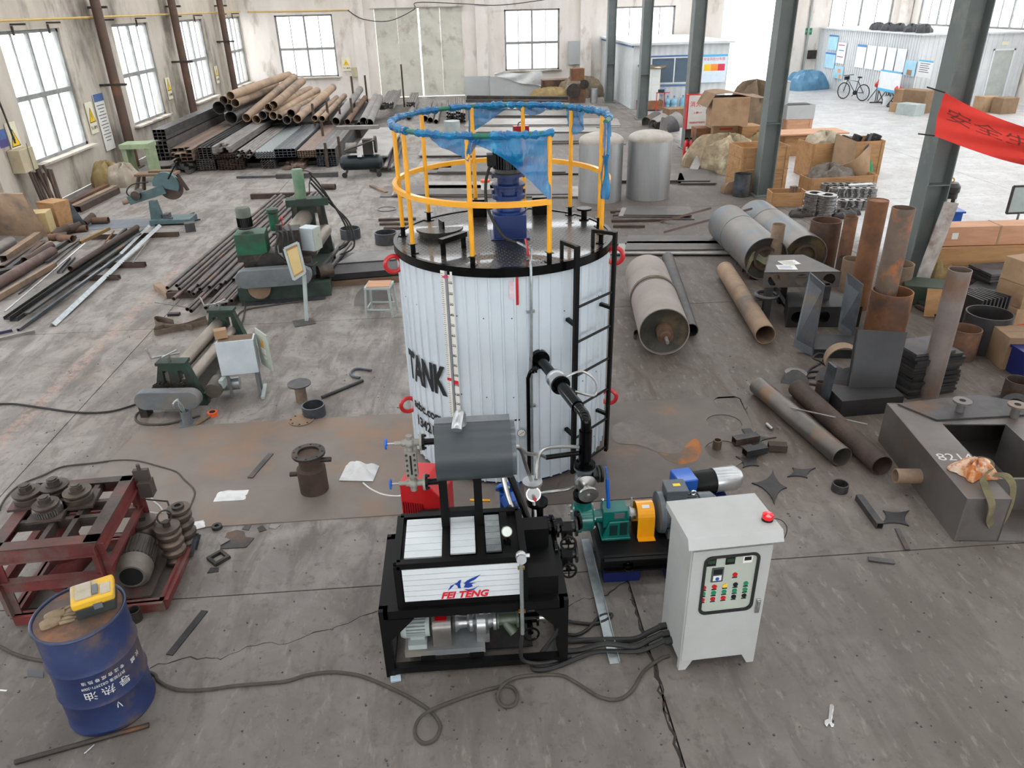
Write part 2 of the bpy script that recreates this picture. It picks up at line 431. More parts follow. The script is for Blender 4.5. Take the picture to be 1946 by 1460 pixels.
col_grey = mk('column_grey_paint', (112, 120, 118), (96, 104, 103), .5, 0, 1.2, c3=(128, 126, 120), t3=.62)
col_brown = mk('brown_column_paint', (94, 72, 60), (78, 62, 54), .6, 0, 2, c3=(122, 82, 58), t3=.6)
outside = mk('outside_concrete', (206, 206, 202), (190, 190, 186), .9, 0, 1, world=True)

# floor: concrete slabs with open joints over a dirty bed
fl = obj('floor', MB().span((XL, YF, -.14), (XR, YB, -.1)), joint_m, kind='structure')
fl.location = (0, 0, 0); 
for v in fl.data.vertices: v.co = V((v.co.x + (XL + XR) / 2, v.co.y + (YF + YB) / 2, v.co.z - .14))
xs = [XL, -4.6, 1.17, 7.0, 12.75, 18.4, XR]; ys = [YF, -1.1, 4.65, 10.42, 16.2, 22, 27.8, 33.6, YB]
for i in range(len(xs) - 1):
    for j in range(len(ys) - 1):
        g = .006
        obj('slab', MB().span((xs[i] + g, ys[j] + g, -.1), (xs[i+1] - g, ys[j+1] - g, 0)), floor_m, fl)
def crack(pts, w):
    P = []
    for a, b in zip(pts, pts[1:]):
        a, b = V(a), V(b); n = max(3, int((b - a).length / .05)); pr = V((-(b - a).y, (b - a).x, 0)).normalized()
        for k in range(n): P.append(a.lerp(b, k / n) + pr * rnd.uniform(-.018, .018))
    P.append(V(pts[-1])); mb = MB()
    ww = [w * rnd.uniform(.4, 1.25) for _ in P]
    vs = []
    for k, p in enumerate(P):
        t = (P[min(k+1, len(P)-1)] - P[max(k-1, 0)]).normalized(); q = V((-t.y, t.x, 0)) * ww[k]
        vs += [p + q + _z * .0012, p - q + _z * .0012]
    mb.add(vs, [(2*k, 2*k+1, 2*k+3, 2*k+2) for k in range(len(P) - 1)])
    obj('crack', mb, joint_m, fl)
crack([G(1190, 1095), G(1215, 1175), G(1240, 1262), G(1262, 1340), G(1280, 1400), G(1296, 1459)], .010)
crack([G(1246, 1262), G(1262, 1338), G(1272, 1372)], .007)
crack([G(285, 1268), G(345, 1252), G(392, 1250), G(420, 1256), G(470, 1228), G(545, 1222), G(610, 1198), G(660, 1185), G(722, 1160)], .005)
crack([G(1060, 1160), G(1100, 1140), G(1130, 1136)], .004)
crack([G(1195, 1100), G(1160, 1128), G(1140, 1135)], .006)
crack([G(0, 1100), G(40, 1096), G(80, 1092)], .004)

ground = obj('ground', MB().span((-60, YB, -.16), (70, 100, -.12)).span((-60, YF, -.16), (XL - .4, YB, -.12)).span((XR + .4, YF, -.16), (70, YB, -.12)), outside, kind='structure')

# walls with their openings
def wall_y(name, Y, x0, x1, holes, z1, m, th=.3):
    mb = MB(); xs_ = x0
    for a, b, z0, zz in sorted(holes):
        mb.span((xs_, Y, 0), (a, Y + th, z1))
        if z0 > 0: mb.span((a, Y, 0), (b, Y + th, z0))
        mb.span((a, Y, zz), (b, Y + th, z1)); xs_ = b
    mb.span((xs_, Y, 0), (x1, Y + th, z1))
    return obj(name, mb, m, kind='structure')
def wall_x(name, X, y0, y1, holes, z1, m, th):
    mb = MB(); ys_ = y0
    a_, b_ = min(X, X + th), max(X, X + th)
    for a, b, z0, zz in sorted(holes):
        mb.span((a_, ys_, 0), (b_, a, z1))
        if z0 > 0: mb.span((a_, a, 0), (b_, b, z0))
        mb.span((a_, a, zz), (b_, b, z1)); ys_ = b
    mb.span((a_, ys_, 0), (b_, y1, z1))
    return obj(name, mb, m, kind='structure')
LW = [(y, y + 2.95, .95, 3.8) for y in (-5.6, .55, 6.65, 12.75, 18.85, 25.05, 31.05, 37.0)]  # openings nearest the camera are unseen, added to let in side light
wall_x('wall_left', XL, YF, YB + .3, LW, ZT, plaster, -.3)
BW = [(-8.42, -5.7, 1.05, 3.8), (-3.72, .45, 0, 4.0), (2.5, 5.2, 1.07, 3.8), (7.9, 10.9, 1.07, 3.8), (13.3, 16.0, 0, 4.4), (18.7, 21.9, 1.07, 4.2)]
wall_y('wall_back', YB, XL, XR, BW, ZT, plaster_b)
RW = [(y, y + 3.0, 1.2, 4.2) for y in (1., 7., 13.0, 19.0, 25.0, 31.0, 36.2)]
wall_x('wall_right', XR, YF, YB + .3, RW, ZT, plaster_b, .3)
wall_y('wall_front', YF, XL, XR, [(-8, -2, .9, 3.8), (0, 6, .9, 3.8), (9, 14, 0, 4.5)], ZT, plaster, -.3)  # unseen wall, its openings added to let light in behind the camera
# unseen roof: solid sheets; skylight gaps widened at the back to brighten it
mb = MB()
y = YF
while y < YB:
    mb.span((XL, y, ZT), (XR, min(y + (2.75 if y < 14 else 2.4), YB), ZT + .08)); y += 3.3
obj('ceiling', mb, plaster_b, kind='structure')

def window(name, p0, p1, axis, cols, trans, sill=True, low=True):
    """steel sash: outer frame, mullions, panes; p0..p1 are opposite corners of the opening in its own plane"""
    root = thing(name, None, None, p0); root['kind'] = 'structure'
    w = (V(p1) - V(p0)); a = V((0, 1, 0)) if axis == 'y' else V((1, 0, 0)); out = V((-1, 0, 0)) if (axis == 'y' and p0[0] < 0) else (V((1, 0, 0)) if axis == 'y' else V((0, 1, 0)))
    Wd = w.dot(a); Hh = w.z; o = out * .12
    f = MB()
    def bar(u0, z0, u1, z1, t): f.beam(o + a * u0 + _z * z0, o + a * u1 + _z * z1, t, t * 1.2, up=out)
    bar(0, .03, Wd, .03, .09); bar(0, Hh - .03, Wd, Hh - .03, .09); bar(.04, 0, .04, Hh, .09); bar(Wd - .04, 0, Wd - .04, Hh, .09)
    tz = Hh * trans
    bar(0, tz, Wd, tz, .11)
    obj('window_frame', f, sash, root)
    for k in range(1, cols):
        g = MB(); u = Wd * k / cols; t = .085 if k == cols // 2 else .04
        g.beam(o + a * u + _z * .03, o + a * u + _z * (Hh - .03), t, t, up=out)
        obj('mullion', g, sash, root)
    for k in range(cols):
        for z0, z1 in ((.06, tz - .03), (tz + .03, Hh - .06)):
            g = MB(); u0, u1 = Wd * k / cols + .02, Wd * (k + 1) / cols - .02
            c = o + a * (u0 + u1) / 2 + _z * (z0 + z1) / 2
            d = a * (u1 - u0) + out * .005 + _z * (z1 - z0)
            obj('pane', g.box(c, [abs(q) for q in d]), pane_m, root)
    if sill:
        g = MB(); c = a * Wd / 2 - out * .02 + _z * (-.02); d = a * (Wd + .2) + out * .3 + _z * .05
        obj('window_sill', g.box(c, [abs(q) for q in d]), plaster, root)
    return root
k = 1
for a, b, z0, z1 in LW[4:]:
    window('window_%d' % k, (XL, a, z0), (XL, b, z1), 'y', 4, .5); k += 1
for i in (0, 2, 3, 5):
    a, b, z0, z1 = BW[i]
    window('window_%d' % k, (a, YB, z0), (b, YB, z1), 'x', 4, .46); k += 1
for a, b, z0, z1 in RW[5:]:
    window('window_%d' % k, (XR, a, z0), (XR, b, z1), 'y', 4, .5); k += 1

# pilasters
tn = 1
def trim(a, b, m=plaster):
    global tn
    obj('trim_%d' % tn, MB().span(a, b), m, kind='structure'); tn += 1
for y in (17.05, 23.35, 29.55, 35.6): trim((XL, y - .05, 0), (XL + .12, y + .35, ZT))
for x in (-4.75, 1.1, 6.2, 11.9, 16.9, 22.2): trim((x, YB - .25, 0), (x + .55, YB, ZT), plaster_b)
trim((-3.9, YB - .1, 4.0), (.65, YB, 4.35), plaster_b)

# sliding gate in the back wall, two leaves with a bright slit between
door_m = mk('gate_sheet', (206, 204, 192), (188, 186, 174), .6, 0, 1.2, c3=(168, 162, 150), t3=.6)
g = thing('door_1', None, None, (-1.63, YB + .05, 0)); g['kind'] = 'structure'
for x0, x1 in ((-2.07, -1.024), (-1.02, -.03), (.045, 1.03), (1.034, 2.1)):
    obj('gate_panel', MB().span((x0, 0, .02), (x1, .06, 4.0)), door_m, g, bev=.01)
obj('gate_rail', MB().span((-2.1, -.06, 3.96), (2.1, 0, 4.06)), door_m, g)

# yellow service pipe round the walls with its brackets
pipe_y = mk('yellow_pipe_paint', (206, 176, 104), (186, 156, 92), .5, 0, 3)
pr = obj('service_pipe', MB().tube([(XL + .185, 10, 4.02), (XL + .185, 39.5, 4.0)], .03, 8, 3), pipe_y, None, 'yellow service pipe running along the left wall above the windows', 'pipe')
for y in (19.5, 21.2, 24.5, 27, 30.5, 33, 36.5, 38.6):
    q = MB().beam(V((XL, y, 3.93)) - pr.location, V((XL + .34, y, 3.93)) - pr.location, .04, .04).beam(V((XL + .02, y, 3.9)) - pr.location, V((XL + .02, y, 3.7)) - pr.location, .04, .04)
    obj('bracket', q, iron, pr)
obj('service_pipe', MB().tube([(XL + .4, YB - .03, 3.97), (-4.85, YB - .03, 3.95)], .03, 8, 3), pipe_y, None, 'yellow service pipe running along the back wall above its left window', 'pipe')

# brown round columns along the left wall
lab = ['brown steel tube column before the left wall nearest the camera, between first and second windows', 'brown rust-streaked steel tube column between second and third windows of left wall', 'purplish brown steel tube column standing before the left wall near the far corner']
for i, (y, zb) in enumerate(((23.4, 2.3), (29.6, 2.5), (35.6, 2.9))):
    t = thing('tube_column', lab[i], 'column', (-9.62, y, 0), 0, 'brown columns along the left wall')
    obj('shaft', MB().cyl((0, 0, 0), (0, 0, ZT - .1), .13, n=16), col_brown, t)
    obj('base_plate', MB().box((0, 0, .015), (.4, .4, .03)), col_brown, t)
    obj('bracket', MB().beam((-.45, -.1, zb), (.35, -.1, zb), .09, .06), iron, t)
    obj('bracket', MB().beam((-.35, .1, 4.25), (.25, .1, 4.25), .09, .06), iron, t)

# grey H columns between the two bays
lab = ['grey steel column on the right that carries the red banner', 'grey steel column with a blue-tinted foot beside the wooden crates', 'grey steel column behind the white fire hydrant box', 'grey steel column in front of the white cabin window, second from the back', 'grey steel column at the corner of the white cabin, farthest from the camera']
hs = None
for i, (x, y) in enumerate(((7.0, 10.75), (7.0, 17.05), (7.05, 23.35), (7.1, 29.85), (6.85, 35.3))):
    if hs is None:
        t = hs = thing('steel_column', lab[0], 'column', (x, y, 0), 0, 'grey columns between the bays')
        w, d, tf = .34, .34, .016
        obj('web', MB().span((-w/2, -.007, 0), (w/2, .007, ZT - .1)), col_grey, t)
        for sx in (-1, 1): obj('column_flange', MB().span((sx * w/2 - tf/2, -d/2, 0), (sx * w/2 + tf/2, d/2, ZT - .1)), col_grey, t)
        obj('base_plate', MB().box((0, 0, .0125), (.5, .5, .025)), col_grey, t)
        for z in (1.6, 4.3): obj('stiffener', MB().span((-w/2, -d/2, z), (w/2, d/2, z + .012)), col_grey, t)
    else:
        dup(hs, (x, y, 0), 0, lab[i])

# ---------------------------------------------------------------- cabins (rooms within the hall)
def corrugated(p0, p1, z0, z1, pitch, dep):
    """vertical ribbed sheet from p0 to p1, one mesh; ribs stand out to the left of the direction of travel"""
    p0, p1 = V(p0), V(p1); L = (p1 - p0).length; t = (p1 - p0) / L; nrm = V((t.y, -t.x, 0)); n = int(L / pitch)
    pts = []
    for i in range(n):
        for u, dd in ((0, 0), (.3, 0), (.42, 1), (.78, 1), (.9, 0)): pts.append(p0 + t * (i + u) * pitch + nrm * dep * dd)
    pts.append(p1); mb = MB(); vs = []
    for p in pts: vs += [V((p.x, p.y, z0)), V((p.x, p.y, z1))]
    mb.add(vs, [(2*i, 2*i+2, 2*i+3, 2*i+1) for i in range(len(pts) - 1)])
    return mb
blue_tr = mk('blue_trim_paint', (70, 110, 160), (60, 96, 146), .5)
cav = thing('office_cabin', 'white site office cabin with sliding window and blue trim at the back', 'cabin', (7.3, 32.8, 0))
def cpart(n, mb, m, lb=None): return obj(n, mb, m, cav, lb)
cpart('side_wall', corrugated((0, 7.1, 0), (0, 0, 0), 0, 2.45, .33, .012), sandwich)
mbf = corrugated((0, 0, 0), (.62, 0, 0), 0, 2.45, .2, .012)
cpart('front_wall', corrugated((0, 0, 0), (.75, 0, 0), 0, 2.45, .25, .012), sandwich)
cpart('front_wall', corrugated((.75, 0, 0), (2.85, 0, 0), 0, .95, .25, .012), sandwich)
cpart('front_wall', corrugated((.75, 0, 0), (2.85, 0, 0), 1.98, 2.45, .25, .012), sandwich)
cpart('front_wall', corrugated((2.85, 0, 0), (4.0, 0, 0), 0, 2.45, .25, .012), sandwich)
cpart('end_wall', corrugated((4.0, 0, 0), (4.0, 7.1, 0), 0, 2.45, .33, .012), sandwich)
cpart('roof', MB().span((-.12, -.2, 2.45), (4.15, 7.1, 2.53)), sandwich)
cpart('edge_trim', MB().span((-.05, -.03, 2.36), (-.02, 7.1, 2.47)), blue_tr, 'blue edge trim')
wf = cpart('window_frame', MB().span((.75, -.04, .95), (2.85, .04, 1.0)).span((.75, -.04, 1.93), (2.85, .04, 1.98)).span((.75, -.04, 1.0), (.8, .04, 1.93)).span((2.8, -.04, 1.0), (2.85, .04, 1.93)).span((1.72, -.03, 1.0), (1.77, .03, 1.93)), white)
dk_glass = mk('office_glass', (120, 140, 160), None, .03, 0, alpha=.35)
for a, b in ((.8, 1.72), (1.77, 2.8)): obj('pane', MB().span((a, -.008, 1.0), (b, 0, 1.93)), dk_glass, wf)
cpart('window_band', MB().span((.7, -.06, 1.99), (2.9, -.015, 2.04)), blue_tr, 'blue band above the window')
cpart('window_band', MB().span((.7, -.06, .86), (2.9, -.015, .91)), blue_tr, 'blue band below the window')
cpart('interior_shade', MB().span((.05, 2.5, .05), (3.95, 2.54, 2.4)), mk('office_shade', (60, 66, 76), (40, 44, 54), .8, 0, 2))  # dark sheet across the cabin, standing in for its shaded interior
# things seen in the cabin window
dsk = thing('office_desk', 'dark desk inside the office cabin behind its sliding window', 'desk', (9.1, 33.9, 0))
obj('desk_top', MB().box((0, 0, .74), (1.9, .7, .04)), mk('dark_desk', (58, 60, 66), None, .5), dsk)
for sx in (-.9, .9): obj('leg', MB().box((sx, 0, .36), (.05, .6, .72)), mk('dark_desk', (58, 60, 66)), dsk)
mo = thing('monitor', 'computer monitor on the desk inside the office cabin', 'monitor', (9.0, 33.9, .76))
obj('screen', MB().box((0, 0, .3), (.5, .04, .32)), dark, mo); obj('stand', MB().box((0, 0, .08), (.06, .05, .16)).box((0, 0, .01), (.22, .16, .02)), dark, mo)

c2 = thing('store_cabin', 'long white corrugated store cabin along the right side of the hall', 'cabin', (18.3, 30.8, 0))
W2, D2, H2 = 4.4, 9.1, 2.62
obj('long_wall', corrugated((0, D2, 0), (0, 0, 0), 0, H2, .2, .03), sandwich, c2)
obj('end_wall', corrugated((0, 0, 0), (3.0, 0, 0), 0, H2, .2, .02), sandwich, c2)
obj('end_wall', corrugated((3.9, 0, 0), (W2, 0, 0), 0, H2, .2, .02), sandwich, c2)
obj('end_wall', corrugated((3.0, 0, 0), (3.9, 0, 0), 2.05, H2, .2, .02), sandwich, c2)
obj('roof', MB().span((-.12, -.15, H2), (W2 + .05, D2, H2 + .06)), sandwich, c2)
dr = obj('door', MB().span((3.06, 0, .05), (3.84, .04, 2.0)), mk('grey_door', (176, 182, 178), (160, 166, 162), .5), c2)
obj('door_frame', MB().span((3.0, -.03, 0), (3.06, .05, 2.06)).span((3.84, -.03, 0), (3.9, .05, 2.06)).span((3.0, -.03, 2.0), (3.9, .05, 2.06)), white, dr)
obj('door_plate', MB().span((3.25, -.03, 2.2), (3.55, -.022, 2.32)), sign_w, c2)
# ================================================================ the emulsion tank and all that is fixed to it
TX, TY, TR, TZ = .375, 6.93, 1.0, 2.16
def pol(a, r, z): return V((r * math.cos(R(a)), r * math.sin(R(a)), z))
tank = thing('asphalt_tank', 'tall white ribbed cylindrical tank with a black chequered lid and yellow railing', 'tank', (TX, TY, .009))
clad = mk('white_cladding', (208, 217, 224), (198, 208, 216), .25, .0, 1.2, coat=.4)
N_RIB = 58
def ribbed(r, z0, z1, dep, a0=0, a1=360):
    mb = MB(); vs = []; n = int(N_RIB * (a1 - a0) / 360); seq = []
    for i in range(n):
        for u, d in ((0, 0), (.36, 0), (.66, 0), (.72, 1), (.84, 1), (.9, 0)): seq.append((a0 + (i + u) * (a1 - a0) / n, d))
    seq.append((a1, 0))
    for a, d in seq: vs += [pol(a, r + dep * d, z0), pol(a, r + dep * d, z1)]
    mb.add(vs, [(2*i, 2*i+2, 2*i+3, 2*i+1) for i in range(len(seq) - 1)]); return mb
obj('shell', ribbed(1.0, .03, 2.13, .016), clad, tank, ang=20)
obj('base_skirt', MB().lathe([(.98, 0), (.98, .06), (.9, .06), (.9, 0)], n=64, closed=True), blue_dk, tank, 'navy skirt under the cladding')
sc = MB()
for a in range(-176, 0, 14):
    for z in (.22, .95, 1.72): sc.cyl(pol(a + 2, 1.0, z), pol(a + 2, 1.004, z), .006, n=6)
o = obj('screws', sc, steel_dk, tank); o['kind'] = 'stuff'
# lid: chequer plate with raised lozenges
lid_m = mk('black_chequer_plate', (30, 28, 26), (44, 40, 36), .3, .25, 3, c3=(66, 60, 52), t3=.64, coat=.35)
def chequer_bump(m):
    nt = m.node_tree; N = nt.nodes; L = nt.links; b = N['Principled BSDF']
    tc = N.new('ShaderNodeTexCoord'); out = []
    for rot in (45, -45):
        mp = N.new('ShaderNodeMapping'); mp.inputs['Rotation'].default_value = (0, 0, R(rot)); mp.inputs['Scale'].default_value = (34, 15, 1)
        L.new(tc.outputs['Object'], mp.inputs[0])
        w = N.new('ShaderNodeTexVoronoi'); w.inputs['Scale'].default_value = 1; w.inputs['Randomness'].default_value = .05
        L.new(mp.outputs[0], w.inputs['Vector']); out.append(w.outputs['Distance'])
    mn = N.new('ShaderNodeMath'); mn.operation = 'MINIMUM'; L.new(out[0], mn.inputs[0]); L.new(out[1], mn.inputs[1])
    r = N.new('ShaderNodeMapRange'); r.inputs[1].default_value = .15; r.inputs[2].default_value = .3; r.inputs[3].default_value = 1; r.inputs[4].default_value = 0
    L.new(mn.outputs[0], r.inputs[0]); bp = N.new('ShaderNodeBump'); bp.inputs['Strength'].default_value = .9; bp.inputs['Distance'].default_value = .004
    L.new(r.outputs[0], bp.inputs['Height']); L.new(bp.outputs[0], b.inputs['Normal'])
chequer_bump(lid_m)
obj('lid', MB().lathe([(1e-4, TZ), (1.02, TZ), (1.02, TZ + .012), (1e-4, TZ + .012)], n=72), lid_m, tank)
obj('rim', MB().lathe([(1.0, 2.1), (1.035, 2.1), (1.035, TZ + .02), (1.0, TZ + .02)], n=72, closed=True), black_g, tank)
lz = TZ + .012
# hatch, lifting lugs, flange
h = obj('hatch', MB().lathe([(1e-4, lz), (.205, lz), (.205, lz + .045), (.225, lz + .045), (.225, lz + .065), (1e-4, lz + .068)], T(-.6, .12, 0), 40), lid_m, tank)
obj('handle', MB().box((-.58, .1, lz + .1), (.02, .12, .07), rz=20), black_g, h)
lg = obj('lifting_bracket', MB().beam((-.58, -.56, lz + .12), (-.36, -.34, lz + .12), .05, .045).box((-.56, -.54, lz + .05), (.045, .045, .1)).box((-.38, -.36, lz + .05), (.045, .045, .1)), black_g, tank)
obj('vent_flange', MB().cyl((.84, .42, lz), (.84, .42, lz + .1), .03).cyl((.84, .42, lz + .1), (.84, .42, lz + .118), .075).cyl((.84, .42, lz), (.84, .42, lz + .012), .05), black_g, tank)
for a, z in ((192, 2.0), (-14, 2.0), (-14, .5), (196, .55), (90, 1.5)):
    m = T(*pol(a, 1.06, z)) @ Matrix.Rotation(R(a), 4, 'Z') @ Matrix.Rotation(R(90), 4, 'X')
    obj('lifting_ring', MB().torus((0, 0, 0), .075, .022, 20, 8, m), red, tank, 'red lifting ring')
# railing
rail = MB(); q = []
posts = [(758.8, 450), (793, 482), (904, 502), (1040, 498), (1147, 464.6), (1161, 430), (1103, 404.5), (1004, 391), (894, 394), (801, 418)]
angs = []
for x, y in posts:
    g = G(x, y, lz); angs.append(math.degrees(math.atan2(g.y - TY, g.x - TX)))
RR = .955
pf = obj('railing', MB(), yellow, tank)
for i, a in enumerate(angs):
    p = pol(a, RR, 0)
    obj('post', MB().cyl(p + _z * (lz + .08), p + _z * 3.21, .0205, n=12), yellow, pf)
    obj('post_foot', MB().cyl(p + _z * lz, p + _z * (lz + .085), .022, n=12).box(p + _z * (lz + .085), (.075, .05, .006), rz=a).box(p + _z * (lz + .004), (.08, .06, .008), rz=a), black_g, pf)
a_end, a_start = angs[3], angs[4]          # the gap above the ladder
def arc(r, z, n=60, lo=None, hi=None):
    lo = a_start if lo is None else lo; hi = a_end + 360 if hi is None else hi
    return [pol(lo + (hi - lo) * i / n, r, z) for i in range(n + 1)]
mr = MB(); pts = arc(RR + .02, 2.69)
for i, p in enumerate(pts): pass
vs = []
for p in pts:
    rr = V((p.x, p.y, 0)).normalized()
    vs += [p + rr * .021 + _z * .021, p - rr * .021 + _z * .021, p - rr * .021 - _z * .021, p + rr * .021 - _z * .021]
fs = []
for i in range(len(pts) - 1):
    for j in range(4): fs.append((i*4 + j, i*4 + (j+1) % 4, i*4 + 4 + (j+1) % 4, i*4 + 4 + j))
fs += [(3, 2, 1, 0), tuple(len(vs) - 4 + j for j in range(4))]
obj('knee_rail', mr.add(vs, fs), yellow, pf)
top_m = mk('wrapped_rail_paint', (24, 90, 110), (30, 110, 70), .4, 0, 8)
obj('top_rail', MB().tube(arc(RR + .005, 3.22), .022, 8, 1, smooth=False), top_m, pf)
# blue cling film wound round the rail and hanging in rags
film = mk('blue_cling_film', (0, 78, 140), (0, 128, 178), .22, 0, 9, c3=(90, 190, 220), t3=.68, sc3=12, bump=.9, bsc=26)  # pale third tone paints highlights into the film colour
nf = film.node_tree.nodes
film_t = mk('thin_blue_film', (0, 84, 150), (0, 132, 186), .25, 0, 7, c3=(60, 170, 206), t3=.64, sc3=10, bump=.9, bsc=18, alpha=.82, stretch=(1, 1, .35))  # highlights of the hanging film painted in as its third tone
r2 = random.Random(3)
wv = [r2.uniform(.75, 1.4) for _ in range(400)]
segs = [(-14, 42), (46, 118), (126, 214), (222, 254), (262, 292)]
fw = obj('film_wrap', MB(), film, pf, 'blue cling film wrapped round the top rail')
for lo, hi in segs:
    n = int((hi - lo) / 1.6); P = [pol(lo + (hi - lo) * i / n, RR + .005, 3.22 + r2.uniform(-.006, .006)) for i in range(n + 1)]
    obj('film', MB().tube(P, lambda t: .028 * wv[int(t * 399)] , 8, 1, smooth=False), film, fw)
def rag(a0, a1, drop, skew=0, seed=0, z=3.22, r=RR + .01):
    rr = random.Random(seed); ph = rr.uniform(0, 6)
    def fn(u, v):
        a = a0 + (a1 - a0) * u
        d = drop(u) * v
        return pol(a + skew * v * v, r + .018 * math.sin(9 * u + ph + 5 * v) * (v + .15) + .008 * math.sin(23 * u + 11 * v), z - d)
    obj('film_rag', MB().grid(fn, 16, 10), film_t, fw)
a3 = angs[3]
rag(a3 - 40, a3, lambda u: .04 + .50 * u ** 1.6, 0, 1)
rag(angs[2] - 22, angs[2] + 1, lambda u: .02 + .17 * u, 0, 2)
rag(angs[2], angs[2] + 8, lambda u: .17 * (1 - u), 0, 5)
rag(angs[8] - 22, angs[8] + 2, lambda u: .03 + .24 * u, 0, 3)
rag(angs[6] - 10, angs[6] + 4, lambda u: .16 + .09 * math.sin(3 * u), 0, 4)
rag(angs[4] - 4, angs[4] + 7, lambda u: .34 + .2 * math.sin(4 * u + .4), 0, 6)
rag(angs[4] + 2, angs[4] + 16, lambda u: .2 + .12 * math.cos(3 * u), 0, 7)
rag(angs[7] - 14, angs[7] + 12, lambda u: .05 + .05 * math.sin(5 * u), 0, 8)
obj('film_drape', MB().tube([pol(angs[4] - 1, RR + .02, 2.95), pol(angs[4], RR + .03, 2.75), pol(angs[4] - 2, RR + .03, 2.58)], lambda t: .03 - .012 * math.sin(6 * t), 8, 5), film_t, fw)

# agitator on the lid: foot box, gearbox, finned motor
ag = obj('agitator_base', MB().box((.06, -.02, lz + .11), (.3, .28, .22)).box((.06, -.02, lz + .006), (.36, .34, .012)), blue, tank, bev=.008)
cx_, cy_ = .06, .0
gx = obj('gearbox', MB().lathe([(.13, .22), (.155, .22), (.155, .245), (.12, .26), (.115, .4), (.155, .41), (.155, .46), (.135, .48), (.135, .56), (.155, .57), (.155, .6), (.1, .61), (.1, .69), (.15, .7), (.15, .73), (1e-4, .73)], T(cx_, cy_, lz), 28), blue, ag)
gb = MB()
for k in range(6):
    a = 2 * PI * k / 6
    for z, r in ((.47, .146), (.7, .142)): gb.cyl((cx_ + r * math.cos(a), cy_ + r * math.sin(a), lz + z - .03), (cx_ + r * math.cos(a), cy_ + r * math.sin(a), lz + z + .045), .011, n=6)
obj('bolts', gb, blue_dk, gx)
mt = obj('motor', MB().lathe([(.15, .73), (.15, .745), (.125, .75), (.12, .8), (.105, .8), (.105, 1.04), (.13, 1.04), (.132, 1.15), (.1, 1.2), (1e-4, 1.205)], T(cx_, cy_, lz), 28), mk('motor_dark_grey', (40, 42, 44), (30, 32, 34), .4, .1, 5), ag)
fn_ = MB()
for k in range(30):
    a = 2 * PI * k / 30; c, s = math.cos(a), math.sin(a)
    fn_.beam((cx_ + .12 * c, cy_ + .12 * s, lz + .8), (cx_ + .12 * c, cy_ + .12 * s, lz + 1.04), .006, .034, up=(c, s, 0))
obj('fins', fn_, mk('motor_black', (18, 18, 19), None, .4), mt)
obj('terminal_box', MB().box((cx_ - .15, cy_ - .02, lz + .92), (.08, .12, .14)).cyl((cx_ - .16, cy_ - .02, lz + .86), (cx_ - .16, cy_ - .02, lz + .82), .02), black, mt)
for o in (gx, mt): o.scale.z = .69; o.location.z = (lz + .22) * .31
obj('cable', MB().tube([(cx_ - .16, cy_ - .02, lz + .66), (cx_ - .21, -.06, lz + .5), (cx_ - .2, -.12, lz + .28), (-.02, -.32, lz + .08), (.12, -.52, lz + .06)], .014, 8, 6), rubber, tank)
cd = obj('conduit', MB().tube([(.1, -.5, lz + .065), (.2, -.72, lz + .06), pol(-80, .99, lz + .05), pol(-81, 1.04, lz + .045), pol(-81, 1.055, lz + .01), pol(-81, 1.055, lz - .2), pol(-81, 1.045, 1.4), pol(-81, 1.03, .1)], .012, 8, 1, smooth=False), galv, tank)
for z in (1.78, .86): obj('clip', MB().box(pol(-81, 1.025, z), (.075, .03, .02), rz=9), chrome_s, cd)
obj('float_cord', MB().tube([(.15, -.72, lz + .16), (.16, -.74, lz + .1), (.17, -.76, lz + .015)], .011, 6, 3), red, tank, 'red float cord handle')
for x in (-.2, .42): obj('cover_block', MB().box((x, .72, lz + .09), (.15, .1, .18)), black_g, tank)

# level gauge board on the shell
ga = -121.5
gm_ = T(*pol(ga, 1.02, 0)) @ Matrix.Rotation(R(ga + 90), 4, 'Z') @ Matrix.Rotation(R(90), 4, 'X')   # x right, y up, z out
def on_shell(a, r=1.02):
    return T(*pol(a, r, 0)) @ Matrix.Rotation(R(a + 90), 4, 'Z') @ Matrix.Rotation(R(90), 4, 'X')
gb = obj('level_gauge', MB().at(gm_).box((0, 1.38, .012), (.022, 1.5, .02)), mk('gauge_grey', (128, 130, 134), None, .4), tank, 'level gauge board with grey slot')
obj('scale_strip', MB().at(gm_).box((-.036, 1.38, .008), (.044, 1.5, .012)), paper, gb)
obj('scale_strip', MB().at(gm_).box((.036, 1.38, .008), (.044, 1.5, .012)), paper, gb)
tk = MB().at(gm_)
for i in range(75):
    y = .66 + i * .0195; w = .03 if i % 5 == 0 else .018
    tk.box((-.044, y, .015), (w, .0035, .001))
    if i % 5 == 0: tk.box((.036, y, .015), (.042, .003, .001))
obj('scale_marks', tk, ink, gb)['kind'] = 'stuff'
for i, t_ in enumerate(('10', '20', '30', '40', '50', '60', '70', '80', '90', '100', '110', '120', '130', '140')):
    text(t_, .036, gm_ @ T(.036, 2.03 - i * .0975, .0155), ink, gb, 'scale_number', .0005)
obj('pointer', MB().at(gm_).prism([(-.03, 2.085), (0, 2.07), (.03, 2.085), (0, 2.1)], .02, T(0, 0, .02)), mk('pink_pointer', (196, 60, 100), None, .5), gb)
obj('red_mark', MB().at(gm_).box((-.036, 1.1, .016), (.044, .03, .002)).box((.036, 1.08, .016), (.044, .04, .002)), ink_r, gb, 'red mark on scale')
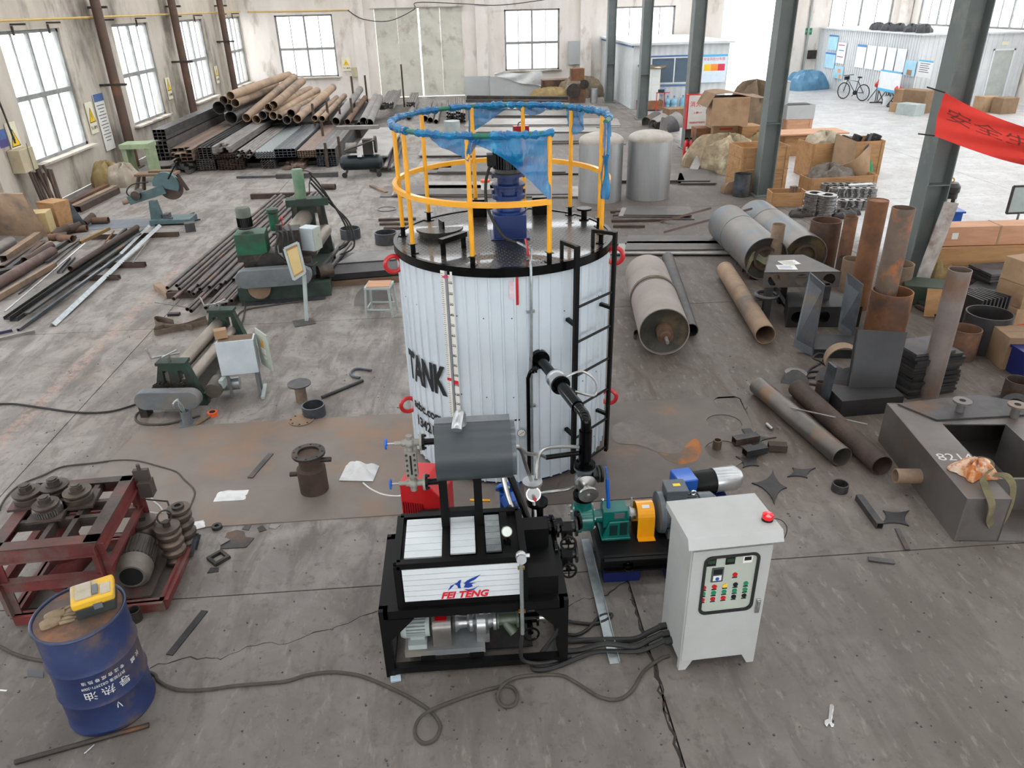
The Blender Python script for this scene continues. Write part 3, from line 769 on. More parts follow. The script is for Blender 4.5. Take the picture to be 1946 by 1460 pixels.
# painted lettering, bent round the shell
def wrap(a0, z0, r=1.019):
    def f(p): 
        a = a0 + math.degrees(p.x / r); q = pol(a, r + p.z, 0); return V((q.x, q.y, z0 + p.y))
    return f
def ribwrap(a0, z0): return wrap(a0, z0)
text('TANK', .40, None, ink, tank, 'stencil_lettering', .001, wrap(-144, 1.03), sx=.55, bold=.014)
text('acbc.com', .135, None, ink, tank, 'stencil_lettering', .001, wrap(-144.5, .63), sx=.95, bold=.004)
text('134213', .15, None, ink, tank, 'stencil_lettering', .001, wrap(-144.5, .45), sx=.95, bold=.004)
# thermometer dial, name tag, red sprayed bar
dm = on_shell(-86.6, 1.02)
dg_ = obj('dial_gauge', MB().at(dm).cyl((0, .6, 0), (0, .6, .03), .042, n=20), chrome, tank)
obj('dial_face', MB().at(dm).cyl((0, .6, .031), (0, .6, .032), .036, n=20), paper, dg_)
obj('dial_needle', MB().at(dm).beam((-.02, .585, .034), (.022, .612, .034), .003, .002), ink, dg_)
obj('name_tag', MB().at(on_shell(-88.5, 1.013)).box((0, .72, 0), (.05, .016, .004)), ink, tank)
obj('red_bar', MB().at(on_shell(-87.2, 1.014)).box((0, 1.99, 0), (.024, .29, .01), ry=0).box((0, 1.99, .003), (.01, .25, .012)), red, tank, 'red slot bar on the cladding', bev=.004)
obj('overspray', MB().at(on_shell(-89.5, 1.0125)).box((0, 1.98, 0), (.05, .16, .001)), mk('pink_overspray', (206, 168, 178), (222, 214, 220), .5, 0, 9), tank)

# ladder
la, lb = -60.5, -33
ld = obj('ladder', MB(), black, tank)
pa, pb = pol(la, 1.13, 0), pol(lb, 1.13, 0)
for p, nm in ((pa, 'stile'), (pb, 'stile')):
    inn = V((p.x, p.y, 0)).normalized() * -.21
    m_ = MB().beam(p + _z * .08, p + _z * (TZ + .17), .045, .03, up=inn)
    m_.beam(p + _z * (TZ + .155), p + inn + _z * (TZ + .155), .03, .03).beam(p + inn + _z * (TZ + .17), p + inn + _z * (lz), .03, .03)
    obj('stile', m_, black, ld)
for k in range(6):
    z = .13 + k * .33
    obj('rung', MB().cyl(pa + _z * z, pb + _z * z, .0125, n=8), black, ld)
for p in (pa, pb):
    for z in (.5, 1.62):
        q = V((p.x, p.y, 0)).normalized()
        obj('stand_off', MB().beam(p + _z * z, q * 1.01 + _z * (z + .02), .035, .03), black, ld)

# discharge pipe from the tank to the big pump
fx = pol(-76.5, 1.0, 1.32); ax = V((.855 - TX - fx.x, 4.87 - TY - fx.y, 0)); end = fx + ax; ax.normalize()
L_ = (end - fx).length
obj('tank_flange', MB().flange(fx, ax, .085, .03).flange(fx + ax * .032, ax, .085, .02).bolts(fx + ax * .05, ax, .066, 4, .011, .014), black_g, tank)
ob = obj('discharge_pipe', MB().cyl(fx + ax * .05, fx + ax * .42, .046).flange(fx + ax * .40, ax, .075, .018), black_g, tank)
vq = fx + ax * .42
obj('ball_valve', MB().lathe([(.08, 0), (.08, .02), (.068, .03), (.07, .09), (.085, .1), (.085, .13)], frame_to(vq, vq + ax), 24), alu, ob)
q = vq + ax * .13
obj('flange', MB().flange(q, ax, .082, .02).bolts(q + ax * .02, ax, .062, 4, .013, .014), black_g, ob)
el = end - ax * .12
dz = V((0, 0, -1))
obj('pipe_run', MB().cyl(q + ax * .02, el - ax * .05, .052).cyl(el - ax * .05, el, .042)
    .tube([el, end - ax * .04 , end + dz * .04 + ax * 0, end + dz * .12], .04, 14, 8), black_g, ob)
obj('riser', MB().cyl(end + dz * .12, end + dz * .38, .052), black_g, ob)
obj('riser_neck', MB().cyl(end + dz * .38, end + dz * .42, .035).flange(end + dz * .42, dz, .085, .02).bolts(end + dz * .42, -dz, .064, 4, .012, .012), black_g, ob)
PUMP_TOP = V((TX, TY, 0)) + end + dz * .44
# braided hoses of the jacketed pipe
bh = MB().tube([q + ax * -.02 + _z * .06 + V((.05, 0, 0)), q + V((.2, .12, .05)), q + V((.3, .02, .0)), q + V((.26, -.14, -.04)), q + V((.11, -.1, -.02))], .011, 8, 6)
obj('braided_hose', bh, chrome_s, ob)
obj('hose_end', MB().cyl(q + V((.11, -.1, -.02)), q + V((.06, -.06, -.01)), .017), black_g, ob)
# small vertical heating line on the shell
sl = MB().tube([pol(-78.5, 1.03, 1.24), pol(-79, 1.08, 1.26), pol(-82, 1.1, 1.25), pol(-83.3, 1.08, 1.17)], .018, 10, 5)
sl.cyl(pol(-83.3, 1.08, 1.18), pol(-83.3, 1.08, .16), .018)
sl.flange(pol(-80, 1.085, 1.26), V((1, -.1, 0)), .036, .02).flange(pol(-81.3, 1.09, 1.26), V((1, -.1, 0)), .036, .02)
obj('heating_line', sl, black_g, tank)

# ================================================================ black skid with insulated furnace, pump and expansion vessel
sk = thing('heater_skid', 'black framed heater skid with white ribbed panels and grey expansion drum', 'machine', (-.06, 4.12, 0))
x0, x1, y0, y1, zt = -.60, .60, -.37, .38, .60
def kp(n, mb, m, p=sk, lb=None, **k): return obj(n, mb, m, p, lb, **k)
fr = MB()
def rail_(a, b, w=.055, h=.055): fr.beam(a, b, w, h)
c4 = [(x0, y0), (x1, y0), (x1, y1), (x0, y1)]
for x, y in c4: kp('leg', MB().beam((x, y, 0), (x, y, zt), .06, .06), black)
for i in range(4):
    a, b = c4[i], c4[(i + 1) % 4]
    kp('top_beam', MB().beam((*a, zt - .035), (*b, zt - .035), .06, .07), black)
    kp('bottom_rail', MB().beam((*a, .05), (*b, .05), .055, .05), black)
for sx, xx in ((1, x0 + .03), (-1, x1 - .03)):
    kp('gusset', MB().prism([(0, 0), (.17 * sx, 0), (0, -.19)], .006, T(xx, y0 - .03, zt - .07, rx=90)), black)
kp('deck', MB().span((x0 + .03, y0 + .03, zt - .02), (x1 - .03, y1 - .03, zt)), black)
kp('belly_pan', MB().span((x0 + .1, y0 + .12, .035), (x1 - .2, y1, .045)), steel_dk)
# furnace box
fx0, fx1, fy0, fy1, fz = -.48, .34, y0 + .02, .14, .945
kp('furnace_body', MB().span((fx0 + .02, fy0 + .01, zt), (fx1 - .01, fy1 - .01, fz - .01)), black)
fb = kp('furnace_frame', MB().beam((fx0, fy0, zt), (fx0, fy0, fz), .045, .045).beam((fx1, fy0, zt), (fx1, fy0, fz), .045, .045).beam((fx0, fy1, zt), (fx0, fy1, fz), .045, .045).beam((fx1, fy1, zt), (fx1, fy1, fz), .045, .045)
    .beam((fx0, fy0, fz), (fx1, fy0, fz), .045, .045).beam((fx0, fy1, fz), (fx1, fy1, fz), .045, .045).beam((fx0, fy0, fz), (fx0, fy1, fz), .045, .045).beam((fx1, fy0, fz), (fx1, fy1, fz), .045, .045)
    .beam((fx0, fy0, zt + .02), (fx1, fy0, zt + .02), .04, .045), black)
panel_w = mk('ribbed_white_panel', (214, 220, 224), (202, 208, 211), .4, 0, 2)
def planks(n, a, b, zz, axis):   # a white panel of horizontal strips with grooves
    for i in range(n):
        if axis == 'f':
            h = (b[1] - a[1]) / n; kp('panel_strip', MB().span((a[0], zz - .012, a[1] + i * h + .0015), (b[0], zz, a[1] + (i + 1) * h - .0015)), panel_w)
        else:
            h = (b[1] - a[1]) / n; kp('panel_strip', MB().span((a[0], a[1] + i * h + .0015, zz), (b[0], a[1] + (i + 1) * h - .0015, zz + .012)), panel_w if a[0] < 0 else galv)
planks(6, (fx0 + .03, zt + .05), (fx1 - .03, fz - .025), fy0 - .012, 'f')
planks(6, (fx0 + .045, fy0 + .045), (-.19, fy1 - .04), fz + .002, 't')
planks(6, (-.135, fy0 + .06), (.03, fy1 - .04), fz + .002, 't')
planks(6, (.10, fy0 + .06), (.20, fy1 - .04), fz + .002, 't')
kp('top_frame', MB().beam((-.165, fy0, fz + .006), (-.165, fy1, fz + .006), .05, .03).beam((.065, fy0, fz + .006), (.065, fy1, fz + .006), .05, .03).beam((.23, fy0, fz + .004), (.23, fy1, fz + .004), .05, .03), black)
# logo and letters on the front panel
pm = T(-.06, fy0 - .0262, .745, rx=90)
text('FEI TENG', .075, pm @ T(.0, -.062, 0), ink_r, sk, 'lettering', .0006, shear=.3, label='red brand lettering', bold=.0028, sx=1.0)
lg = MB().at(pm)
lg.prism([(-.105, -.02), (-.085, .02), (-.055, .035), (-.082, .0)], .001)
lg.prism([(-.06, .035), (-.04, .045), (-.03, .06), (-.012, .065), (-.022, .03), (-.02, -.005), (-.036, -.005), (-.042, .02)], .001)
lg.prism([(0, .03), (.022, .055), (.06, .075), (.115, .1), (.075, .06), (.045, .045), (.03, .03)], .001)
lg.prism([(.0, .0), (.012, .03), (.04, .035), (.085, .034), (.052, .024), (.06, .006), (.03, -.006)], .001)
lg.prism([(.0, -.012), (.03, -.02), (.07, -.012), (.1, .008), (.065, -.026), (.025, -.03)], .001)
obj('logo_mark', lg, ink_b, sk, 'blue swoosh emblem')
# lower black box to the right, vertical post of the sensor
kp('side_box', MB().span((fx1 + .02, y0 + .04, zt), (x1 - .03, .1, .75)).span((fx1 + .02, -.02, .75), (x1 - .06, .12, .9)), black)
# posts to the expansion vessel
for x in (-.165, .065): kp('support_post', MB().beam((x, .02, fz), (x, .02, 1.38), .055, .055, up=(0, 1, 0)), black)
kp('cross_bar', MB().beam((-.165, .02, 1.06), (.065, .02, 1.06), .05, .05), black)
ez, ey, er = 1.485, .13, .2
ev = kp('expansion_drum', MB().lathe([(1e-4, 0), (er, 0), (er, .5), (1e-4, .5)], frame_to((-.2, ey, ez), (.3, ey, ez)), 40), grey_dk)
obj('end_plate', MB().lathe([(er - .015, 0), (er - .015, .03), (1e-4, .03)], frame_to((.3, ey, ez), (.4, ey, ez)), 32), grey_p, ev)
obj('top_strip', MB().span((-.2, ey + .02, ez + er - .012), (.3, ey + .1, ez + er + .002)), grey_dust, ev)
cm = MB().tube([(-.02, ey, ez + er - .01), (-.02, ey, ez + er + .06), (-.03, ey - .05, ez + er + .095), (-.045, ey - .13, ez + er + .07), (-.05, ey - .16, ez + er + .05)], .036, 16, 6)
obj('vent_elbow', cm, alu, ev)
# sight gauge with two flanged branches
sg = mk('cast_valve_grey', (158, 156, 148), (134, 132, 124), .5, .4, 8)
for z, xv in ((1.565, -.37), (1.245, -.34)):
    yb = ey
    b = obj('gauge_branch', MB().cyl((-.2, yb, z), (-.29, yb, z), .022).flange((-.27, yb, z), (-1, 0, 0), .055, .016).bolts((-.27, yb, z), (1, 0, 0), .042, 4, .008, .012), black_g, ev)
    obj('gauge_valve', MB().flange((-.288, yb, z), (-1, 0, 0), .055, .016).cyl((-.3, yb, z), (-.42, yb, z), .024).sphere((-.37, yb, z), .038).cyl((-.37, yb, z - .06), (-.37, yb, z + .055), .022).cyl((-.42, yb, z), (-.47, yb, z), .015), sg, ev)
    obj('stem', MB().cyl((-.47, yb, z), (-.52, yb, z), .006), chrome_s, ev)
    obj('handwheel', MB().torus((-.525, yb, z), .03, .008, 18, 6, T(ry=90)).cyl((-.53, yb, z), (-.515, yb, z), .012).beam((-.525, yb - .03, z), (-.525, yb + .03, z), .006, .006).beam((-.525, yb, z - .03), (-.525, yb, z + .03), .006, .006), blue_br, ev)
gl = obj('sight_glass', MB().span((-.41, ey - .035, 1.31), (-.33, ey + .02, 1.51)), sg, ev)
obj('glass_slot', MB().span((-.376, ey - .038, 1.335), (-.364, ey - .034, 1.485)), dark, gl)
bl = MB()
for k in range(5):
    for sx in (-.396, -.344): bl.cyl((sx, ey - .034, 1.33 + k * .04), (sx, ey - .044, 1.33 + k * .04), .008, n=6)
obj('nuts', bl, iron, gl)
# thermal-oil pump under the frame
ax_z, ay = .27, -.2
pu = kp('pump_plate', MB().span((-.50, -.32, .09), (.06, -.08, .14)), grey_dust)
for x in (-.34, 0): kp('pump_foot', MB().box((x, ay, .07), (.1, .3, .05)), black)
pm_ = obj('pump_motor', MB().lathe([(.075, 0), (.085, .02), (.085, .04), (.07, .04), (.07, .17), (.08, .17), (.08, .2), (1e-4, .2)], frame_to((-.52, ay, ax_z), (0, ay, ax_z)), 22), grey_lt, pu)
ff = MB()
for k in range(22):
    a = 2 * PI * k / 22; c, s = math.cos(a), math.sin(a)
    ff.beam((-.48, ay + .074 * c, ax_z + .074 * s), (-.35, ay + .074 * c, ax_z + .074 * s), .005, .018, up=(0, c, s))
obj('fins', ff, grey_lt, pm_)
obj('motor_foot', MB().box((-.41, ay, .16), (.13, .2, .04)).box((-.41, ay, .19), (.1, .1, .06)), grey_lt, pm_)
gd = obj('coupling_guard', MB().lathe([(.088, 0), (.088, .13), (1e-4, .13), (1e-4, 0)], frame_to((-.3, ay, ax_z), (0, ay, ax_z)), 22).span((-.3, ay - .088, .14), (-.17, ay + .088, ax_z)), mk('brushed_guard', (150, 146, 142), (120, 117, 114), .3, .7, 5), pu)
obj('guard_label', MB().span((-.28, ay - .06, ax_z + .08), (-.2, ay - .02, ax_z + .086)), red, gd, 'red label')
obj('pump_bracket', MB().lathe([(.05, 0), (.07, .02), (.045, .05), (.04, .1), (.07, .12), (.07, .14), (.05, .16)], frame_to((-.16, ay, ax_z), (0, ay, ax_z)), 20), alu, pu)
obj('pump_casing', MB().lathe([(.06, 0), (.1, .01), (.1, .07), (.06, .09), (.045, .12), (.07, .125), (.07, .145)], frame_to((.0, ay, ax_z), (.3, ay, ax_z)), 24).box((.05, ay, .17), (.09, .14, .08)).cyl((.045, ay, ax_z + .08), (.045, ay, ax_z + .17), .035), alu, pu)
vv = obj('strainer', MB().flange((.15, ay, ax_z), (1, 0, 0), .065, .015).cyl((.16, ay, ax_z), (.3, ay, ax_z), .042).flange((.29, ay, ax_z), (1, 0, 0), .065, .015).cyl((.2, ay, ax_z), (.27, ay - .07, ax_z - .07), .035), mk('olive_casting', (98, 108, 92), (80, 90, 78), .4, .3, 6), pu)
obj('gate_valve', MB().flange((.31, ay, ax_z), (1, 0, 0), .065, .015).cyl((.31, ay, ax_z), (.45, ay, ax_z), .04).flange((.43, ay, ax_z), (1, 0, 0), .065, .015).cyl((.38, ay, ax_z), (.38, ay - .13, ax_z - .02), .02).torus((.38, ay - .14, ax_z - .02), .055, .008, 18, 6, T(rx=90)), black_g, pu)
obj('pipe_run', MB().cyl((.45, ay, ax_z), (.55, ay, ax_z), .035).tube([(.55, ay, ax_z), (.58, ay + .02, ax_z), (.58, ay + .1, ax_z)], .035, 10, 4).cyl((.05, ay + .1, .44), (.5, ay + .1, .45), .025), chrome_s, pu)
# temperature sensor on a long galvanized well in front
sn = kp('sensor_well', MB().cyl((.315, y0 - .07, .36), (.315, y0 - .07, 1.0), .013, n=10), galv)
obj('sensor_head', MB().sphere((.315, y0 - .07, 1.03), .036, sc=(1, 1, 1)).cyl((.315, y0 - .1, 1.035), (.315, y0 - .12, 1.04), .032).cyl((.34, y0 - .07, 1.03), (.37, y0 - .07, 1.03), .014), alu, sn)
for z in (.56, .93): obj('clamp', MB().box((.315, y0 - .065, z), (.045, .02, .016)), mk('brass', (190, 150, 70), None, .3, .9), sn)
obj('sensor_cable', MB().tube([(.315, y0 - .07, .36), (.30, y0 - .08, .22), (.32, y0 - .06, .1), (.45, y0 - .05, .05), (.66, y0 + .02, .02)], .014, 8, 5), rubber, sn)
# gauges and piping behind the furnace
def dial(p, nrm, r, par, face=paper):
    p = V(p); n_ = V(nrm).normalized()
    b = obj('pressure_gauge', MB().cyl(p, p + n_ * .03, r, n=20), chrome, par)
    obj('dial_face', MB().cyl(p + n_ * .031, p + n_ * .032, r * .86, n=20), face, b)
    return b
kp('gauge_stem', MB().cyl((.24, -.22, fz), (.24, -.22, 1.03), .012).cyl((.24, -.22, fz), (.24, -.22, .98), .026), black_g)
dial((.24, -.22, 1.06), (0, -1, .6), .036, sk, mk('green_dial', (206, 216, 208), None, .4))
pd = kp('riser_pipe', MB().tube([(.28, .36, 1.16), (.33, .30, 1.05), (.42, .16, .82), (.46, .08, .68)], .026, 12, 5).flange((.27, .37, 1.18), (.3, -.35, -.6), .07, .02).flange((.262, .375, 1.2), (-.3, .35, .6), .07, .02), black_g)
obj('braided_hose', MB().tube([(.25, .3, 1.13), (.28, .24, 1.0), (.33, .16, .86), (.36, .1, .76)], .02, 10, 5), chrome_s, pd)
obj('drum_nozzle', MB().tube([(.27, .37, 1.2), (.24, .36, 1.3), (.22, .3, 1.36)], .035, 12, 4), grey_p, pd)
mg = kp('relief_assembly', MB().cyl((.47, .42, .86), (.47, .42, .98), .06, n=20).cyl((.47, .42, .98), (.47, .42, 1.0), .075), alu)
dial((.47, .36, .93), (0, -1, .45), .055, mg, mk('dial_grey', (150, 152, 150), None, .3, .5))
obj('red_cap', MB().cyl((.475, .33, .9), (.475, .27, .94), .014), red, mg, 'red cap')
obj('siphon_loop', MB().tube([(.47, .34, .88), (.475, .26, .8), (.44, .2, .74), (.40, .2, .72), (.42, .16, .69), (.47, .18, .72), (.49, .14, .66), (.49, .05, .6)], .011, 8, 6), chrome_s, mg)
obj('needle_valve', MB().cyl((.49, .06, .64), (.495, .02, .55), .014), chrome, mg)
obj('handwheel', MB().torus((.5, -.01, .52), .034, .009, 14, 6, T(rx=60)).box((.5, -.01, .52), (.06, .008, .008)).box((.5, -.01, .52), (.008, .05, .02)), red, mg, 'red handwheel')
kp('braided_hose', MB().tube([(.28, ey, ez - .02), (.36, .16, 1.46), (.42, .3, 1.2), (.46, .4, 1.02)], .014, 8, 6), chrome_s)
kp('braided_hose', MB().tube([(.3, ey + .02, ez - .04), (.34, .2, 1.44), (.44, .42, 1.24), (.54, .62, 1.1), (.6, .68, 1.03)], .014, 8, 6), chrome_s)
kp('hose_stub', MB().cyl((.6, .68, 1.03), (.86, .73, 1.02), .02), black_g)
kp('braided_hose', MB().tube([(.5, .44, 1.0), (.55, .6, 1.13), (.7, .68, 1.12), (.86, .72, 1.08)], .014, 8, 6), chrome_s)
kp('braided_hose', MB().tube([(.52, .45, .86), (.62, .55, .8), (.74, .62, .76), (.82, .68, .74)], .012, 8, 6), chrome_s)
# black manifold with two handwheel valves
mf = kp('manifold', MB().cyl((.5, .36, .5), (.5, .36, .84), .045).flange((.5, .36, .84), (0, 0, 1), .08, .02).cyl((.5, .3, .66), (.68, .34, .66), .04).flange((.56, .31, .66), (1, .2, 0), .08, .018).flange((.6, .32, .66), (1, .2, 0), .08, .018).flange((.8, .36, .66), (1, .2, 0), .075, .018), black_g)
for z, yy in ((.62, .34), (.4, .3)):
    obj('gate_valve', MB().cyl((.62, yy, z), (.8, yy, z), .042).flange((.64, yy, z), (1, 0, 0), .075, .016).flange((.78, yy, z), (1, 0, 0), .075, .016).box((.71, yy - .05, z), (.08, .1, .09)).cyl((.71, yy - .08, z), (.71, yy - .16, z - .02), .022), mk('valve_black', (34, 33, 32), (22, 22, 22), .35, .2, 8), mf)
    obj('handwheel', MB().torus((.71, yy - .165, z - .025), .055, .009, 18, 6, T(rx=75)).beam((.66, yy - .165, z - .025), (.76, yy - .165, z - .025), .01, .01).beam((.71, yy - .165, z - .075), (.71, yy - .165, z + .02), .01, .01), black, mf)
obj('pipe_run', MB().cyl((.5, .3, .4), (.62, .3, .4), .03).cyl((.35, .1, .63), (.62, .14, .6), .022).flange((.6, .14, .6), (1, 0, 0), .06, .02), black_g, mf)
# gas-oil burner with red housing behind the furnace, its black fan motor and the blue feed pump
bu = thing('oil_burner', 'red oil burner with louvred housing and black fan motor behind the skid', 'burner', (-.40, 4.98, 0))
bz = .42
hb = MB().at(T(0, 0, 0, rz=-18)).prism([(-.17, bz), (.17, bz), (.17, bz + .3), (.05, bz + .42), (-.17, bz + .4)], .3, T(0, .15, 0, rx=90))
obj('housing', hb, red, bu, bev=.012)
lv = MB().at(T(0, 0, 0, rz=-18))
for k in range(9): lv.box((-.15 + k * .02, -.156, bz + .12), (.008, .012, .2))
obj('louvres', lv, mk('dark_red', (140, 10, 16), None, .4), bu)
obj('label_plate', MB().at(T(0, 0, 0, rz=-18)).prism([(.03, bz + .09), (.08, bz + .14), (.1, bz + .1), (.15, bz + .12), (.15, bz + .06), (.06, bz + .03)], .002, T(0, -.151, 0, rx=90)), dark, bu, 'black emblem patch')
obj('stand', MB().beam((-.08, .02, 0), (-.08, .02, bz), .05, .05).beam((.1, .02, 0), (.1, .02, bz), .05, .05).box((0, .02, .01), (.34, .2, .02)), black, bu)
bm = obj('fan_motor', MB().lathe([(1e-4, 0), (.07, 0), (.078, .012), (.078, .16), (.06, .17), (.06, .34), (.03, .34), (.03, .4)], frame_to((-.06, -.22, bz + .12), (.4, -.2, bz + .14)), 24), mk('motor_black', (18, 18, 19)), bu)
obj('motor_label', MB().at(frame_to((-.06, -.22, bz + .12), (.4, -.2, bz + .14))).box((-.005, -.079, .12), (.05, .003, .05)), mk('orange_label', (240, 150, 30), None, .5), bm, 'orange label')
obj('motor_label', MB().at(frame_to((-.06, -.22, bz + .12), (.4, -.2, bz + .14))).box((-.06, -.05, .12), (.01, .05, .035), rz=-40), paper, bm, 'white label')
obj('lever', MB().box((.42, -.12, bz + .2), (.16, .022, .012), ry=6), yellow, bu, 'yellow lever')
obj('lever', MB().box((.42, -.3, bz + .14), (.16, .022, .012)), yellow, bu, 'yellow lever')
obj('wire', MB().tube([(-.2, -.12, bz + .05), (-.25, -.2, .25), (-.24, -.3, .02), (-.1, -.42, .01)], .007, 6, 5), rubber, bu)
bp_ = thing('feed_pump', 'small bright blue pump casting with chrome fittings behind the skid', 'pump', (.27, 5.12, 0))
obj('pump_body', MB().box((0, 0, .46), (.17, .16, .16)).lathe([(1e-4, 0), (.1, 0), (.1, .025), (.07, .04), (1e-4, .04)], frame_to((-.02, -.02, .55), (-.04, .1, .66)), 24).cyl((-.02, -.06, .5), (.02, -.14, .46), .07), blue_br, bp_, bev=.006)
obj('stand', MB().box((0, 0, .19), (.16, .14, .38)), blue_dk, bp_)
obj('fitting', MB().cyl((-.02, -.08, .52), (-.02, -.1, .62), .02).cyl((.06, -.12, .4), (.07, -.16, .4), .03), chrome, bp_)

# ================================================================ large pump set
ps = thing('bitumen_pump', 'teal pump with yellow coupling guard and grey motor on a black base', 'pump', (1.32, 4.78, 0))
bw = .62
bs = obj('base_frame', MB().span((-.36, -.26, .2), (.62, .28, .225)), black, ps)
obj('channel', MB().span((-.36, -.29, .15), (.62, -.265, .27)).span((-.36, -.33, .25), (.62, -.265, .265)).span((-.36, -.33, .15), (.62, -.265, .165)), black, ps)
obj('channel', MB().span((-.36, .265, .15), (.62, .29, .26)), black, ps)
obj('channel', MB().span((-.385, -.29, .15), (-.36, .29, .26)), black, ps)
for x in (-.2, .3): obj('blue_block', MB().span((x - .15, -.27, 0), (x + .14, .2, .15)), blue_dk, ps, 'navy support block')
obj('lifting_eye', MB().box((-.17, -.305, .19), (.08, .04, .02)).sphere((-.17, -.3, .21), .014).torus((-.17, -.335, .185), .03, .006, 14, 6), black_g, ps)
X0 = PUMP_TOP.x - 1.32; Yp = PUMP_TOP.y - 4.78; zc = .46
# inlet valve stack
st = obj('inlet_neck', MB().flange((X0, Yp, PUMP_TOP.z), (0, 0, -1), .085, .018).bolts((X0, Yp, PUMP_TOP.z - .018), (0, 0, -1), .064, 4, .012, .012), grey_p, ps)
tz = PUMP_TOP.z - .018
vb = obj('valve_body', MB().cyl((X0, Yp, tz), (X0, Yp, tz - .07), .06).sphere((X0, Yp, tz - .12), .085).cyl((X0, Yp, tz - .18), (X0, Yp, tz - .24), .045), grey_p, st)
obj('sight_flange', MB().lathe([(.08, 0), (.085, .02), (.06, .05), (.03, .07), (.03, .12), (.078, .125), (.078, .145), (.03, .145), (.026, .125), (1e-4, .125)], frame_to((X0, Yp - .04, tz - .1), (X0 + .012, Yp - .3, tz - .16)), 28), chrome_s, st)
obj('side_flange', MB().cyl((X0 + .06, Yp, tz - .06), (X0 + .14, Yp + .01, tz - .06), .05).flange((X0 + .1, Yp, tz - .06), (1, .1, 0), .07, .015).flange((X0 + .125, Yp, tz - .06), (1, .1, 0), .07, .015), mk('valve_black', (34, 33, 32)), st)
lv = obj('lever', MB().beam((X0 + .17, Yp - .0, tz + .0), (X0 + .18, Yp - .02, tz - .1), .012, .035).cyl((X0 + .18, Yp - .02, tz - .1), (X0 + .195, Yp - .05, tz - .36), .016, n=10), blue_br, st, 'long blue lever handle')
obj('flange', MB().flange((X0, Yp, tz - .24), (0, 0, -1), .088, .02).bolts((X0, Yp, tz - .24), (0, 0, 1), .066, 4, .012, .012).flange((X0, Yp, tz - .262), (0, 0, -1), .088, .02), black_g, st)
zc = tz - .282 - .19
vo = obj('volute', MB().cyl((X0, Yp, tz - .282), (X0, Yp, zc), .06, .075, 20).lathe([(1e-4, 0), (.105, 0), (.12, .012), (.12, .03), (.13, .035), (.13, .06), (.12, .065), (.12, .15), (.1, .165), (1e-4, .165)], frame_to((X0 - .09, Yp, zc), (X0 + .2, Yp, zc)), 32), teal, ps)
obj('bolts', MB().bolts((X0 - .095, Yp, zc), (-1, 0, 0), .1, 8, .01, .018).bolts((X0 + .075, Yp, zc), (1, 0, 0), .1, 8, .008, .012), chrome_s, vo)
obj('bearing_frame', MB().cyl((X0 + .07, Yp, zc), (X0 + .18, Yp, zc), .055).box((X0 + .25, Yp, zc + .01), (.2, .15, .16)).cyl((X0 + .35, Yp, zc), (X0 + .37, Yp, zc), .07).prism([(.14, .235), (.36, .235), (.36, zc), (.2, zc)], .02, T(X0, Yp - .08, 0, rx=90)).prism([(.14, .235), (.36, .235), (.36, zc), (.2, zc)], .02, T(X0, Yp + .1, 0, rx=90)).span((X0 + .13, Yp - .13, .225), (X0 + .37, Yp + .13, .25)), teal, ps, bev=.006)
obj('gusset_hole', MB().span((X0 + .2, Yp - .104, .26), (X0 + .265, Yp - .1005, .36)).span((X0 + .285, Yp - .104, .26), (X0 + .345, Yp - .1005, .38)), mk('teal_dark', (4, 42, 40), None, .5), ps)
obj('rating_plate', MB().box((X0 + .28, Yp - .077, zc + .045), (.085, .006, .05)), alu, ps)
obj('eye_bolt', MB().cyl((X0 + .16, Yp + .02, zc + .08), (X0 + .16, Yp + .02, zc + .13), .009).sphere((X0 + .16, Yp + .02, zc + .14), .014), chrome, ps)
obj('shaft_coupling', MB().cyl((X0 + .37, Yp, zc), (X0 + .43, Yp, zc), .045).cyl((X0 + .38, Yp, zc), (X0 + .4, Yp, zc), .06).cyl((X0 + .395, Yp, zc + .03), (X0 + .4, Yp + .03, zc + .14), .006), chrome_s, ps)
gp = [(-.11, .226), (-.105, zc)] + [(.105 * math.cos(PI - PI * k / 12), zc + .105 * math.sin(PI - PI * k / 12)) for k in range(1, 12)] + [(.105, zc), (.11, .226)]
gi = [(p[0] * .97, p[1] if i in (0, len(gp) - 1) else zc + (p[1] - zc) * .97) for i, p in enumerate(gp)]
cg = MB(); gl_ = .14
for i in range(len(gp) - 1):
    a, b, c, d = gp[i], gp[i+1], gi[i+1], gi[i]
    cg.add([V((X0 + .43 + xx, Yp - q_[0], q_[1])) for xx in (0, gl_) for q_ in (a, b, c, d)], [(0, 1, 2, 3), (7, 6, 5, 4), (0, 4, 5, 1), (2, 6, 7, 3), (1, 5, 6, 2), (0, 3, 7, 4)])
cg.box((X0 + .43 + gl_ / 2, Yp - .135, .229), (gl_, .06, .006))
go = obj('coupling_guard', cg, mk('guard_yellow', (240, 164, 14), (232, 156, 10), .4, 0, 3, coat=.2), ps, 'yellow coupling guard')
obj('guard_label', MB().box((X0 + .5, Yp - .045, zc + .097), (.06, .03, .003), rx=25), paper, go)
mx = X0 + .6
mo_ = obj('motor', MB().lathe([(1e-4, 0), (.13, 0), (.17, .012), (.175, .03), (.175, .05), (.14, .065), (.13, .09), (.13, .34), (.145, .35), (.145, .46), (.11, .5), (1e-4, .505)], frame_to((mx, Yp, zc), (mx + 1, Yp, zc)), 30), grey_p, ps)
mf_ = MB()
for k in range(34):
    a = 2 * PI * k / 34; c, s = math.cos(a), math.sin(a)
    mf_.beam((mx + .09, Yp + .138 * c, zc + .138 * s), (mx + .33, Yp + .138 * c, zc + .138 * s), .006, .03, up=(0, c, s))
obj('fins', mf_, grey_p, mo_)
obj('terminal_box', MB().box((mx + .15, Yp + .02, zc + .19), (.17, .16, .09)).box((mx + .15, Yp + .02, zc + .238), (.18, .17, .012)), grey_p, mo_, bev=.006)
